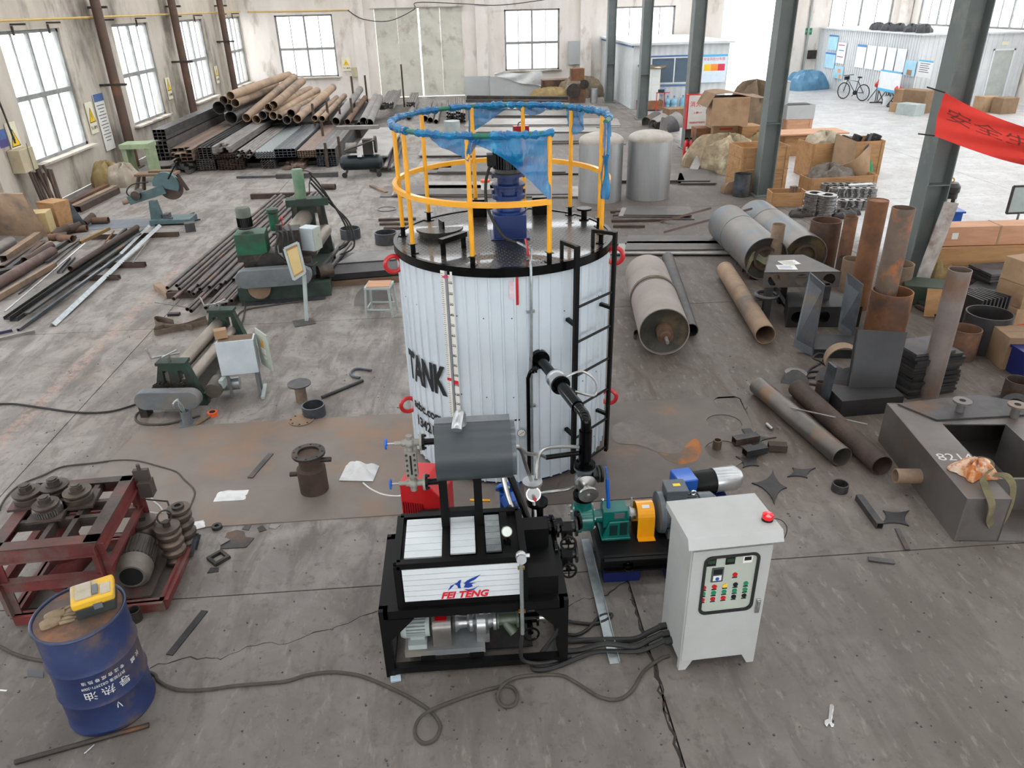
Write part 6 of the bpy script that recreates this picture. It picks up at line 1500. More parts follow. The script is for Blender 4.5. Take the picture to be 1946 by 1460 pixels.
obj('cable', MB().tube([(-.4, .1, .55), (-.5, .1, .7), (-.35, .1, .86), (0, .1, .9)], .014, 6, 5), rubber, sw)
obj('mat_plate', MB().prism([(-1.4, -.35), (.9, -.2), (1.1, .45), (-1.0, .5)], .006, T(*G(235, 428))), mk('blue_grey_mat', (104, 110, 118), (90, 96, 104), .6, 0, 3), None, 'blue-grey steel sheet on the floor under the cut-off saw', 'plate')
obj('saw_box', MB().box(G(361, 431, .09), (.2, .2, .18), rz=20), steel, None, 'small square steel block right of the cut-off saw', 'block')
for i, (a, b) in enumerate((((315, 408), (340, 418)), ((330, 414), (362, 420)), ((355, 410), (368, 405)), ((350, 424), (380, 418)))):
    B('metal_offcut', a, b, ('flat', .06, .03), steel_bl if i % 2 else steel_lt, ('thin offcut behind the cut-off saw', 'bright offcut behind the cut-off saw base', 'small offcut farthest behind the cut-off saw', 'pale offcut beside the square block by the saw')[i], 'offcut')
bn = thing('work_bench', 'low rusty trestle bench on the floor before the stacked square tubes', 'bench', G(308, 368))
obj('bench_top', MB().box((0, 0, .5), (1.0, .4, .05)).box((.1, .05, .55), (.6, .2, .05)), wood, bn)
for sx in (-1, 1):
    for sy in (-1, 1): obj('leg', MB().beam((sx * .4, sy * .15, .48), (sx * .55, sy * .3, 0), .07, .07), rust_dk, bn)
# debris at the sheet edge
ring((413, 1004), .045, .03, 'small dark wheel ring lying at the near edge of the big sheet', steel_dk, ri=.02)
obj('notched_offcut', MB().prism([(-.1, -.12), (.12, -.12), (.16, .0), (.08, .02), (.05, .1), (-.02, .13), (-.1, .1)], .008, T(*G(448, 1026))), steel, None, 'grey notched plate offcut lying near the big sheet edge', 'offcut')
obj('square_casting', MB().pipe(G(416, 1063), G(416, 1063) + _z * .03, .1, .062, 4), iron, None, 'square cast frame lying right of the red bending machine', 'casting')
for i, (p, lb) in enumerate((((405, 1085), 'triangular dark steel chip nearest the square cast frame'), ((425, 1030), 'small square steel chip on the notched offcut'), ((470, 1003), 'small drilled tab at the big sheet edge, left'), ((498, 1006), 'small drilled tab at the big sheet edge, middle'), ((522, 1001), 'small drilled tab at the big sheet edge, right'))):
    obj('steel_chip', MB().prism([(-.04, -.03), (.05, -.02), (.04, .03), (-.03, .035)], .006, T(*G(*p, .012 if i == 1 else .0), rz=40 * i)), (steel_dk, steel_lt, steel)[i % 3], None, lb, 'chip')
rb = random.Random(5); mb = MB()
for k in range(420):
    x, y = rb.uniform(0, 1946), rb.uniform(640, 1455)
    g = G(x, y); q = rb.uniform(.004, .013)
    if -3.8 < g.x < 3.1 and 5.5 < g.y < 7.5: continue
    mb.box((g.x, g.y, .003), (q, q * rb.uniform(.6, 2), .006), rz=rb.uniform(0, 90))
obj('grit', mb, steel, None, 'fine grit and metal chips scattered over the workshop floor', 'grit', kind='stuff')
# ================================================================ right-hand fabrication area
def ppm(p, z=0):       # photograph pixels per metre at a floor point
    q = G(*p, z) if not isinstance(p, V) else p
    return F_PX / ((q - V((0, 0, CH))).dot(_d))
# two aluminium vessels standing beyond the tank
for p, lb in (((1237, 383), 'dull aluminium cylinder with domed top, right one of the two beyond the tank'), ((1144, 388), 'dull aluminium cylinder with domed top, left one behind the yellow railing')):
    g = G(*p); r = .5; g = g + _h * r
    t = thing('domed_vessel', lb, 'vessel', g, 0, 'aluminium vessels behind the tank')
    hh = 1.3
    obj('shell', MB().cyl((0, 0, 0), (0, 0, hh), r, n=44, cap=False).cyl((0, 0, 0), (0, 0, .02), r - .01, n=44), alu_dull, t)
    obj('dome', MB().lathe([(r + .008, hh - .01), (r + .004, hh + .03)] + [(r * math.cos(R(a)), hh + .03 + .17 * math.sin(R(a))) for a in range(10, 90, 10)] + [(1e-4, hh + .2)], n=44), dish_m, t)
# horizontal pressure vessels
def hvessel(near, far, rpx, lb, m, dish, seam=.6, spigot=False, name='horizontal_vessel'):
    r = rpx / ppm(near); a = G(*near, r); b = G(*far, r); t = thing(name, lb, 'vessel', V((a.x, a.y, 0)), 0, 'horizontal vessels on the floor')
    o = V((a.x, a.y, 0)); a, b = a - o, b - o; ax = (b - a).normalized(); L = (b - a).length
    obj('shell', MB().lathe([(r - .012, -.02), (r, -.02), (r, L), (r * .93, L + r * .18), (r * .6, L + r * .36), (1e-4, L + r * .42), (1e-4, L - .02), (r - .012, L - .02)], frame_to(a, b), 44, closed=True), m, t)
    obj('seam', MB().lathe([(r, seam * L), (r + .006, seam * L + .012), (r, seam * L + .024)], frame_to(a, b), 44), steel_bl, t)
    e = obj('end_plate', MB().lathe([(1e-4, .05), (r * .5, .06), (r - .012, .02), (r - .012, .07), (1e-4, .1)], frame_to(a, b), 40), dish, t)
    if spigot:
        obj('shaft_sleeve', MB().cyl(a + ax * .06, a - ax * .14, r * .32, n=24).cyl(a - ax * .14, a - ax * .2, r * .2, n=20), rust, t)
        obj('rod', MB().cyl(a - ax * .1, a - ax * .36, .022, n=10), steel_lt, t)
    else: obj('manhole_ring', MB().lathe([(r * .45, -.01), (r * .56, -.01), (r * .56, .07), (r * .45, .07)], frame_to(a, b), 36, closed=True), rust_dk, t)
    return t, r, a, b
grey_v = mk('primed_vessel', (150, 140, 134), (132, 122, 116), .7, .1, 2, c3=(116, 104, 96), t3=.62)
mill_v = mk('rolled_vessel_steel', (136, 130, 124), (108, 106, 106), .45, .45, 1.6, c3=(112, 122, 130), t3=.56)
dish_d = mk('heated_end_plate', (70, 68, 62), (50, 50, 46), .5, .4, 5, c3=(110, 94, 66), t3=.56)
v3, r3, a3_, b3_ = hvessel((1262, 630), (1228, 522), 44, 'grey primed horizontal vessel with shaft sleeve, lying nearest the tank ladder', grey_v, dish_d, .5, True)
hvessel((1455, 492), (1382, 425), 38, 'horizontal mill-finish vessel left of its twin beyond the steel pipe', mill_v, dish_d, .62)
hvessel((1530, 487), (1436, 415), 38, 'horizontal mill-finish vessel right of its twin beside the standing pipes', mill_v, dish_d, .7)
obj('strap', MB().lathe([(r3 + .002, 0), (r3 + .014, 0), (r3 + .014, .08), (r3 + .002, .08)], frame_to(a3_.lerp(b3_, .52), b3_), 40, closed=True), strap_m, v3, 'webbing strap round the vessel')
strap([G(1210, 642, .03), G(1205, 640, .03), G(1206, 632, .03), G(1222, 628, .03), G(1237, 632, .03), G(1238, 638, .03), G(1250, 645, .03), G(1256, 642, .03)], .055, 'dark webbing strap curled on the floor in front of the primed vessel', mk('dark_strap', (70, 58, 50), (52, 44, 40), .9))
B('steel_pipe', (1312, 641), (1268, 500), ('pipe', .1, .09), steel, 'grey steel pipe lying against the right side of the primed vessel', 'pipe', n=24)
B('steel_pipe', (1452, 654), (1376, 527), ('pipe', .135, .124), rust_tan, 'single rusty grey pipe lying right of the primed vessel', 'pipe', n=28)
pipe_bl = mk('bluish_pipe', (118, 110, 102), (84, 82, 80), .35, .5, 2.5, c3=(122, 92, 66), t3=.55, sc3=2)
B('steel_pipe', (1597, 886), (1438, 748), ('pipe', .105, .098), pipe_bl, 'shiny bluish pipe, left one of the parallel pair right of the tank', 'pipe', n=28)
B('steel_pipe', (1672, 903), (1512, 752), ('pipe', .105, .098), rust_dk, 'brown pipe, right one of the parallel pair right of the tank', 'pipe', n=28)
B('thin_rod', (1502, 776), (1648, 808), ('rod', .008), steel_lt, 'thin rod lying across the parallel pipe pair', 'rod', z=.215, z1=.17)
B('long_angle', (1262, 443), (1430, 398), ('angle', .05, .006), rust_dk, 'brown angle bar leaning on the left mill-finish vessel', 'bar', z=.06, z1=.66)
B('long_angle', (1255, 423), (1352, 397), ('angle', .05, .006), rust_dk, 'shorter brown angle bar slanting behind the leaning one', 'bar', z=.0, z1=.35)
# standing pipes and rings (pixel of the base centre, radius px, height)
def standing(px, rpx, h, m, lb, closed=False, t=.03, name='standing_pipe', cat='pipe'):
    g = G(*px); r = rpx / ppm(g)
    o = obj(name, MB().pipe(g, g + _z * h, r, r * .93, 32), m, None, lb, cat)
    if closed: obj('cap', MB().cyl((0, 0, h - .015), (0, 0, h - .01), r * .93, n=28), m, o)
    return o
def top_h(px, top):     # height of the point seen at pixel top above floor point px
    g = G(*px); return DY(top[0], top[1], g.y).z
def st(px, top, rpx, m, lb, **k): return standing(px, rpx, top_h(px, top), m, lb, **k)
st((1466, 528), (1483, 426), 11.5, rust_tan, 'slim brown pipe with dark heat marks standing before the left mill-finish vessel')
st((1555, 512), (1578, 418), 27, rust, 'wide dark brown pipe section standing behind the slim one')
st((1596, 530), (1618, 412), 12, rust_or, 'slim rusty pipe standing right of the wide brown section')
st((1628, 585), (1672, 380), 18, rust_or, 'tallest orange-rusted pipe standing among the pipes, closed top', closed=True)
st((1668, 622), (1735, 394), 19.5, mk('streaked_pipe', (124, 104, 90), (100, 88, 80), .6, .2, 4, c3=(186, 108, 50), t3=.6, sc3=3), 'tall pipe with orange streaks standing inside the wide rusty ring')
st((1680, 628), (1708, 552), 36, rust_or, 'wide rusty ring holding the orange-streaked pipe')
st((1762, 752), (1810, 513), 19, mk('grey_brown_pipe', (134, 124, 120), (112, 100, 94), .5, .35, 3, c3=(120, 92, 74), t3=.6), 'tall grey-brown pipe standing nearest at the right')
st((1822, 678), (1832, 624), 27, rust_or, 'short bright orange-rusted ring right of the grey-brown pipe')
st((1862, 662), (1886, 594), 40, steel_dk, 'wide dark steel ring at the right behind the orange ring')
st((1600, 540), (1603, 490), 16, rust_dk, 'dark ring behind the perforated steel box')
st((1612, 552), (1625, 492), 20, rust_tan, 'tan ring half hidden by the tallest pipe')
st((1508, 490), (1508, 455), 22, rust_dk, 'low black ring between slim pipe and wide brown section')
st((1692, 560), (1705, 500), 30, rust_tan, 'pale wide ring behind the streaked pipe')
st((1925, 760), (1935, 722), 22, rust_dk, 'brown ring cut by the right edge of the picture')
st((1408, 372), (1412, 330), 16, steel_bl, 'bluish pipe section standing at the foot of the grey column')
for k in range(7): obj('coil_ring', MB().torus(G(1457, 560, .04 + .05 * k), .15, .025, 26, 6), steel, None, 'grey ring in the stacked coil left of the perforated box', 'ring', 'stacked rings by the perforated box')
obj('hoop', MB().at(frame_to(G(1603, 690, .2), G(1603, 690, .2) + V((.25, .97, 0)))).lathe([(.2, 0), (.2, .16), (.188, .16), (.188, 0)], n=36, closed=True), rust_tan, None, 'wide hoop standing on edge beside the dark plates', 'ring')
# perforated box hood on a lower one
def boxhood(px, w0, w1, d, h, zb, lb, rz, n, m):
    t = thing('steel_hood', lb, 'hood', G(*px, zb), rz)
    out = [(-w0/2, 0), (w0/2, 0), (w1/2, d), (-w1/2, d)]
    obj('top_plate', MB().prism(out, .01, T(0, 0, h - .01)), m, t)
    hs = [[(x + .085 * math.cos(a), h * .5 + .085 * math.sin(a)) for a in [2*PI*i/20 for i in range(20)]] for x in [(-w0 * .36 + i * w0 * .36) for i in range(n)]]
    f = holed_plate([(-w0/2, 0), (w0/2, 0), (w0/2, h), (-w0/2, h)], hs, .01); f.v = [V((v.x, .01 - v.z, v.y)) for v in f.v]; f.f = [q[::-1] for q in f.f]
    obj('front_plate', f, m, t)
    for s in (-1, 1): obj('side_plate', MB().beam((s * w0/2, 0, h/2), (s * w1/2, d, h/2), h, .01, up=(1, 0, 0)), m, t)
    obj('back_plate', MB().span((-w1/2, d - .01, 0), (w1/2, d, h)), m, t)
    return t
hood_m = mk('hood_plate', (92, 86, 82), (74, 70, 68), .5, .4, 3, c3=(100, 84, 72), t3=.62)
h1 = boxhood((1521, 546), 1.05, .5, .8, .22, .5, 'dark trapezoid steel box with three round holes and papers on top', -6, 3, hood_m)
for i, (x, y, rz) in enumerate(((-.02, .42, 12), (-.14, .22, -4))):
    q = obj('drawing_sheet', MB().box((0, 0, .002), (.26, .2, .003)), paper, None, ('sheet with handwriting lying on the perforated steel box, upper one', 'sheet with coloured sketch lying on the perforated steel box, lower one')[i], 'paper')
    q.matrix_world = Matrix.Translation(V((0, 0, 0))) @ T(*h1.location) @ T(x, y, .223, rz=rz - 6)
    tk = MB()
    for j in range(6): tk.box((-.02, -.07 + j * .026, .0042), (.16 + .02 * (j % 3), .005, .0006), rz=rnd.uniform(-6, 6))
    obj('handwriting', tk, ink_b if i else ink, q)['kind'] = 'stuff'
for x, y in ((-.4, .1), (.4, .1), (0, .7)): obj('box_support', MB().beam((x, y, -.5), (x, y, 0), .1, .1), steel_dk, h1)
boxhood((1562, 622), 1.0, .7, .6, .3, .0, 'lower dark steel box with round holes under the leaning plates', -6, 3, steel_dk)
B('leaning_bar', (1498, 590), (1460, 530), ('flat', .08, .03), steel_dk, 'dark bar leaning under the perforated steel box', 'bar', z=.02, z1=.4)
# folded plates standing up
plate_b = mk('blued_plate', (112, 116, 122), (80, 84, 90), .4, .5, 2.2, c3=(126, 110, 90), t3=.58, sc3=2)
def slab_quad(px, Y, lb, m, th=.05, n=3, name='steel_plate'):
    """bundle of upright plates whose face is seen at four pixels, standing about depth Y (per corner)"""
    c = [DY(*p, y) for p, y in zip(px, Y)]; o = V((sum(q.x for q in c) / 4, sum(q.y for q in c) / 4, min(q.z for q in c)))
    c = [q - o for q in c]; nn = (c[1] - c[0]).cross(c[3] - c[0]).normalized()
    if nn.y > 0: nn = -nn
    t = thing(name, lb, 'plates', o)
    for k in range(n): obj('plate', quad_plate([q - nn * (th * k / n) for q in c], -th / n * .82), m, t)
    return t
yb1 = G(1525, 668).y
slab_quad([(1508, 656), (1545, 676), (1568, 541), (1540, 517)], (yb1 + .05, yb1 - .1, yb1 - .1, yb1 + .2), 'pair of upright bluish plates, nearer one left of the hoop', plate_b, -.08, 3)
yb2 = G(1610, 640).y
slab_quad([(1594, 625), (1622, 645), (1642, 541), (1612, 517)], (yb2 + .1, yb2 - .05, yb2 - .05, yb2 + .25), 'upright bluish plates standing farther behind the hoop', plate_b, -.08, 3)
obj('folded_plate', MB().prism([(0, 0), (.55, -.1), (.7, .35), (.12, .5)], .12, T(*G(1545, 680, .0))), steel_dk, None, 'dark folded base between the two bluish plates', 'plate')
ld_ = thing('leaning_plate', 'dark square plates standing tilted on a folded channel in front of the grey-brown pipe', 'plates', G(1655, 790))
q0 = ld_.location
cc = [DY(1612, 752, q0.y + .28) - q0, DY(1696, 756, q0.y + .22) - q0, DY(1724, 632, q0.y + .5) - q0, DY(1632, 626, q0.y + .55) - q0]
nn = (cc[1] - cc[0]).cross(cc[3] - cc[0]).normalized()
for k in range(3): obj('plate', quad_plate([p + nn * (-.03 * k) for p in cc], -.022), steel_dk if k else plate_b, ld_)
dk_pl = mk('dark_smooth_plate', (58, 58, 60), (44, 44, 46), .4, .4, 2)
obj('front_plate', quad_plate([p + nn * .004 for p in cc], .002), dk_pl, ld_)
obj('folded_channel', MB().prism([(-.36, -.02), (.36, .02), (.36, .34), (-.36, .3)], .2, T(.0, .02, 0)), steel_dk, ld_)
obj('side_lug', MB().beam((-.42, .28, .0), (-.38, .3, .5), .03, .16), steel_bl, ld_)
obj('pale_sheet', quad_plate([DY(1700, 715, q0.y + .7), DY(1712, 712, q0.y + .75), DY(1733, 655, q0.y + .8), DY(1722, 650, q0.y + .78)], .01), steel_lt, None, 'pale thin sheet leaning behind the dark tilted plates', 'plate')
ps_ = thing('plate_pile', 'tall pile of dark rectangular plates behind the grey-brown pipe', 'plates', G(1742, 735), 8)
for k in range(15): obj('plate', MB().box((rnd.uniform(-.02, .02), rnd.uniform(-.02, .02), .02 + .034 * k), (.62, .5, .03), rz=rnd.uniform(-3, 3)), steel_dk, ps_)
obj('top_frame', MB().box((-.05, 0, .53), (.5, .42, .03)), steel, ps_)
# discs, pots, cable, tools between the plates
for p, r, lb in (((1582, 727), .2, 'thin steel disc on the floor left of the tilted dark plates'), ((1510, 730), .16, 'thin steel disc beside the end of the brown pipe'), ((1614, 722), .15, 'steel disc half hidden by the tilted plates')):
    obj('steel_disc', MB().cyl(G(*p), G(*p, .012), r, n=30), steel, None, lb, 'disc')
wl = obj('washer_plate', MB().at(T(*G(1512, 712, .03), rz=15)).lathe([(.13, 0), (.13, .03), (.07, .03), (.07, 0)], n=26, closed=True), steel_lt, None, 'thick oblong washer ring lying beyond the brown pipe', 'ring')
pt = thing('flanged_pot', 'small flanged pot with a handle standing right of the brown pipe', 'pot', G(1556, 752))
obj('pot', MB().pipe((0, 0, .02), (0, 0, .18), .055, .045, 20), rust_dk, pt); obj('flange', MB().cyl((0, 0, 0), (0, 0, .02), .1, n=24), rust_dk, pt); obj('handle', MB().beam((-.05, 0, .14), (-.13, .02, .15), .02, .03).beam((.05, 0, .14), (.12, 0, .15), .02, .03), rust_dk, pt)
floor_line('welding_cable', [(1535, 735), (1532, 718), (1540, 702), (1560, 690), (1568, 676, .12), (1556, 672, .14), (1545, 680, .12), (1560, 688, .1), (1572, 700), (1560, 714), (1535, 718), (1530, 710), (1552, 706), (1575, 712)], .012, rubber, 'tangled black welding cable beside the hoop', 'cable')
# the big open steel box
bx0 = thing('steel_box_tank', 'large grey welded steel box with rectangular opening, flanged nozzles and chalk marks at the right', 'tank', G(1838, 1000))
o = bx0.location; zt = .44
def q_(x, y, z=zt): return G(x, y, z) - o
A = q_(1685, 766); Bf = q_(1838, 948); C = q_(1905, 948); D = q_(1998, 846); E_ = q_(1905, 770)
A.z = Bf.z = C.z = D.z = zt
xa = (Bf - A); ya = V((-xa.y, xa.x, 0)).normalized(); L = xa.length; xa = xa.normalized()
if ya.x < 0: ya = -ya
bm_ = mk('welded_box_steel', (118, 112, 108), (92, 90, 90), .45, .45, 1.6, c3=(104, 92, 82), t3=.6)
WB = 1.35
def bpt(u, v, z): return A + xa * u + ya * v + _z * (z - zt)
def bplate(u0, v0, u1, v1, z0, z1, nm='plate', m=bm_):
    mb = MB(); a, b, c, d = bpt(u0, v0, z0), bpt(u1, v0, z0), bpt(u1, v1, z0), bpt(u0, v1, z0); up = _z * (z1 - z0)
    mb.add([a, b, c, d, a + up, b + up, c + up, d + up], [(3, 2, 1, 0), (4, 5, 6, 7), (0, 1, 5, 4), (1, 2, 6, 5), (2, 3, 7, 6), (3, 0, 4, 7)])
    if (b - a).cross(d - a).z < 0: mb.f = [f[::-1] for f in mb.f]
    obj(nm, mb, m, bx0)
bplate(0, 0, L, .012, 0, zt, 'left_wall'); bplate(L - .012, .012, L, .36, 0, zt, 'front_wall'); bplate(.02, .012, L - .012, .36, zt - .012, zt, 'top_plate')
bplate(0, .012, .012, WB, 0, zt, 'back_wall'); bplate(.012, .36, .42, WB, zt - .012, zt, 'top_plate'); bplate(.42, .35, L, .362, 0, zt - .012, 'inner_wall')
bplate(L * .72, .362, L * .735, WB, 0, zt - .1, 'partition'); bplate(.42, .95, L, .962, 0, zt, 'inner_wall'); bplate(.42, .962, L, WB, zt - .012, zt, 'top_plate'); bplate(.012, WB - .012, L, WB, 0, zt, 'right_wall'); bplate(0, .012, L, WB, .0, .012, 'floor_plate')
for u, v in ((.2, .62), (.28, 1.1)):
    p = bpt(u, v, zt); nz = obj('nozzle', MB().cyl(p, p + _z * .12, .04, n=18), bm_, bx0)
    obj('flange', MB().cyl(p + _z * .12, p + _z * .14, .085, n=24), steel_lt, nz); obj('bore', MB().cyl(p + _z * .14, p + _z * .1412, .03, n=16), dark, nz)
p = bpt(L * .55, 0, .16); pv = p - ya * .22
obj('side_nozzle', MB().pipe(p, pv, .07, .06, 22), rust_tan, bx0)
obj('back_sheet', MB().prism([(0, 0), (.9, .1), (1.2, -.1), (1.15, -.35), (.2, -.35)], .015, Matrix.Translation(q_(1705, 770) + _z * .004)), steel, bx0)
text('8214', .16, Matrix((-ya, xa, _z)).transposed().to_4x4() if False else (Matrix.Translation(bpt(L * .62, .2, zt + .001)) @ Matrix((ya, -xa, _z)).transposed().to_4x4()), mk('chalk', (196, 192, 186), None, .9), bx0, 'chalk_marks', .0004)
bagm = mk('orange_rag', (206, 150, 104), (226, 214, 200), .9, 0, 8, c3=(180, 104, 50), t3=.5, sc3=9, bump=.5)
g = G(1850, 898, zt)
def ragfn(u, v):
    a = 2 * PI * u; r = .14 * math.sin(PI * v * .5) * (1 + .2 * math.sin(5 * a) + .12 * math.sin(9 * a + 2)); return V((g.x + r * math.cos(a) * 1.2, g.y + r * math.sin(a), g.z + .004 + .11 * math.cos(PI * v * .5) * (1 + .3 * math.sin(7 * a))))
obj('orange_rag', MB().grid(ragfn, 30, 8), bagm, None, 'crumpled orange and white rag on the corner of the big steel box', 'rag')
sg_ = mk('olive_strap', (112, 104, 76), (84, 78, 58), .9, 0, 8)
strap([G(1838, 884, zt + .06), G(1850, 872, zt + .07), G(1875, 876, zt + .08), G(1885, 890, zt + .08), G(1868, 908, zt + .09), G(1872, 925, zt + .05)] + [G(1885, 960, .42), G(1880, 990, .25), G(1890, 1005, .1), G(1905, 995, .16), G(1920, 960, .36), G(1925, 925, .48), G(1912, 905, .5), G(1890, 902, .5)], .07, 'olive webbing strap draped over the corner of the big steel box', sg_, up=(.9, .3, .3))
# right edge: boxes, rings, crates and cartons
obj('blue_stand', MB().box((0, 0, .16), (.4, .4, .32)).box((0, 0, .33), (.46, .46, .03)), blue_dk, None, 'navy block with grey top cut by the right edge', 'stand').location = G(1950, 708, 0)
obj('ring_flange', MB().pipe(G(1930, 775, .02), G(1930, 775, .06), .16, .1, 30), steel, None, 'flat ring lying at the right edge before the brown ring', 'ring')
obj('base_sheet', MB().prism([(-.3, -.25), (.5, -.3), (.5, .35), (-.25, .3)], .02, T(*G(1930, 780))), steel_dk, None, 'dark sheet under the flat ring at the right edge', 'plate')
def crate(px, w, d, h, rz, m, lb, cat='crate', z=0, plank=3, name='wooden_crate', lid=True, cen=None):
    t = thing(name, lb, cat, cen if cen is not None else G(*px, z), rz)
    for s in (-1, 1):
        for k in range(plank):
            zz = h * (k + .5) / plank
            obj('plank', MB().box((0, s * d/2, zz), (w, .02, h / plank - .006)), m, t)
            obj('plank', MB().box((s * w/2, 0, zz), (.02, d - .02, h / plank - .006)), m, t)
    if lid: obj('lid', MB().box((0, 0, h), (w + .03, d + .03, .02)), m, t)
    for sx in (-1, 1): obj('batten', MB().box((sx * (w/2 - .06), -d/2 - .018, h/2), (.07, .018, h)), m, t)
    return t
def carton(px, w, d, h, rz, lb, z=0, m=card, mark=True, cen=None, name='carton'):
    t = thing(name, lb, 'box', cen if cen is not None else G(*px, z), rz)
    obj('box', MB().box((0, 0, h/2), (w, d, h)), m, t, bev=.006)
    obj('flap', MB().box((0, -d/4 - .001, h + .003), (w, d/2 - .004, .005)), m, t)
    obj('flap', MB().box((0, d/4 + .001, h + .003), (w, d/2 - .004, .005)), m, t)
    if mark:
        obj('print_band', MB().box((0, -d/2 - .001, h * .2), (w * .8, .002, h * .1)).box((0, -d/2 - .001, h * .66), (w * .5, .002, h * .12)), mk('carton_red', (190, 60, 50), None, .8), t)
    return t
c0 = crate((1880, 520), 2.4, .7, .55, -3, ply, 'long wooden crate at the right edge under the pink box', plank=2)
lb_ = thing('long_pink_box', 'long narrow pink plywood box lying on the wooden crate at the right', 'box', c0.location + V((0, 0, .57)), -3)
obj('box', MB().box((.0, -.1, .15), (2.4, .34, .3)), ply_p, lb_, bev=.004)
for x in (-1.1, -.2, .7): obj('band', MB().box((x, -.1, .15), (.03, .35, .31)), card, lb_)
obj('label', MB().box((-.9, -.273, .16), (.1, .004, .1)), paper, lb_)
for nm, px, n, lb in (('steel_plates', (1890, 552), 8, 'stack of dark steel plates lying before the wooden crate'), ('steel_plates', (1935, 548), 7, 'stack of dark steel plates at the right edge before the wooden crate')):
    t = thing('plate_stack', lb, 'plates', G(*px), 4)
    for k in range(n): obj('plate', MB().box((rnd.uniform(-.03, .03), 0, .03 + .045 * k), (.7, .5, .036)), steel_bl if k % 2 else steel_dk, t)
for k, (px, z) in enumerate((((1925, 640), 0), ((1925, 640), .31), ((1930, 638), .62))):
    carton(None, .62, .45, .3, 6 + 3 * k, 'brown carton with red print at the right edge, ' + ('lowest of three', 'middle of three', 'topmost of three')[k], cen=G(1936, 612) + _z * z)
carton((1925, 690), .5, .4, .42, -8, 'worn brown carton behind the wide dark ring at the right', m=card_d, mark=False)
vs_ = thing('upright_plates', 'row of dark plates standing upright left of the red-printed cartons', 'plates', G(1850, 625), 12)
for k in range(8): obj('plate', MB().box((.06 * k - .2, 0, .26), (.03, .4, .5), rz=2 * k), steel_dk, vs_)
for k, (p, lb) in enumerate((((1845, 545), 'low heap of flat plates left of the dark plate stacks'), ((1790, 590), 'dusty flat plates on the floor behind the grey-brown pipe'), ((1860, 575), 'flat plates lying before the dark plate stacks'))):
    t = thing('flat_plates', lb, 'plates', G(*p), 10 * k)
    for j in range(4): obj('plate', MB().box((.05 * j, .04 * (j % 2), .03 + .05 * j), (.6 - .05 * j, .4, .04), rz=6 * j), steel if j % 2 else rust_dk, t)
obj('green_chest', MB().prism([(-.4, -.2), (.4, -.2), (.4, .25), (-.4, .25)], .3, T(*G(1765, 575), rz=-25)), mk('dark_green_chest', (44, 66, 52), (56, 60, 50), .6, 0, 5), None, 'dark green metal chest behind the tall grey-brown pipe', 'chest', bev=.01)
obj('plywood_offcut', MB().box((0, 0, .2), (.3, .02, .4), rx=-20, rz=-20), ply, None, 'small plywood board leaning beside the dark green chest', 'board').location = G(1775, 600)
# rags and sacks round the column foot
def lump(px, rx_, ry_, h, lb, m, seed, name='rag_heap', z=0, cat='rags', cen=None):
    rr = random.Random(seed); p = [rr.uniform(0, 6) for _ in range(5)]; g = cen if cen is not None else G(*px, z)
    def fn(u, v):
        a = 2*PI*u; q = math.sin(PI * v * .5) ** .8; w = 1 + .16 * math.sin(3*a + p[0]) + .1 * math.sin(7*a + p[1])
        return V((g.x + rx_ * q * w * math.cos(a), g.y + ry_ * q * w * math.sin(a), g.z + .004 + h * max(0, math.cos(PI*v*.5)) ** .7 * (1 + .2 * math.sin(4*a + p[2] + 6*v)) + .03 * h * math.sin(11 * a + 9 * v) * math.sin(PI * v)))
    return obj(name, MB().grid(fn, 26, 9), m, None, lb, cat)
lump((1755, 500), .5, .4, .5, 'heap of dusty brown rags at the foot of the banner column', rag_m, 1)
lump((1790, 478), .45, .3, .4, 'grey-brown tarpaulin heap right of the banner column', mk('grey_tarp', (112, 102, 92), (84, 76, 68), .95, 0, 5, bump=.4), 2)
lump((1775, 530), .3, .3, .35, 'round bundle of sacking before the brown rag heap', sack_m, 3, 'sack_bundle')
sst = thing('sack_stool', 'low stool with a green sack over it before the left mill-finish vessel', 'stool', G(1440, 522))
for sx in (-1, 1):
    for sy in (-1, 1): obj('leg', MB().beam((sx * .18, sy * .15, .4), (sx * .2, sy * .17, 0), .035, .035), rust, sst)
obj('seat', MB().box((0, 0, .41), (.42, .36, .04)), wood, sst)
gm0 = V((0, 0, .44))
obj('sack', MB().grid(lambda u, v: V(((u - .5) * .6, (v - .5) * .5, .47 + .05 * math.sin(9*u + 4*v) - 1.4 * max(0, abs(u - .5) - .36) - 1.2 * max(0, abs(v - .5) - .36))), 16, 14), mk('green_sack', (84, 92, 72), (128, 124, 100), .9, 0, 6, bump=.4), sst)
# blue hydraulic unit behind the banner column
bu2 = thing('blue_power_unit', 'bright blue oil box with black motor on top right of the banner column', 'machine', G(1786, 462), -8)
obj('oil_box', MB().box((0, .2, .28), (.56, .42, .56)), blue_br, bu2, bev=.01); obj('lid', MB().box((0, .2, .575), (.62, .48, .03)), blue_br, bu2)
obj('box_handle', MB().torus((.03, -.02, .4), .05, .008, 14, 6, T(rx=90)), blue_dk, bu2)
m_ = obj('motor', MB().lathe([(.17, .6), (.18, .62), (.15, .64), (.15, .88), (.17, .9), (.17, 1.0), (.12, 1.06), (1e-4, 1.06)], T(.05, .22, 0), 24), mk('motor_black', (18, 18, 19)), bu2)
obj('motor_label', MB().box((0, .045, .76), (.06, .01, .08)).box((.14, .08, .76), (.05, .01, .06), rz=30), paper, m_)
obj('eye_bolt', MB().torus((.05, .22, 1.1), .04, .012, 14, 6, T(rx=90)), mk('brass', (190, 150, 70)), m_)
obj('white_board', MB().box((0, 0, .7), (.22, .02, 1.4), ry=8), mk('chipped_white_board', (190, 186, 180), (150, 140, 132), .7, 0, 6, c3=(110, 76, 60), t3=.6), None, 'chipped white board leaning on the banner column', 'board').location = G(1742, 540) + V((-.14, -.42, 0))
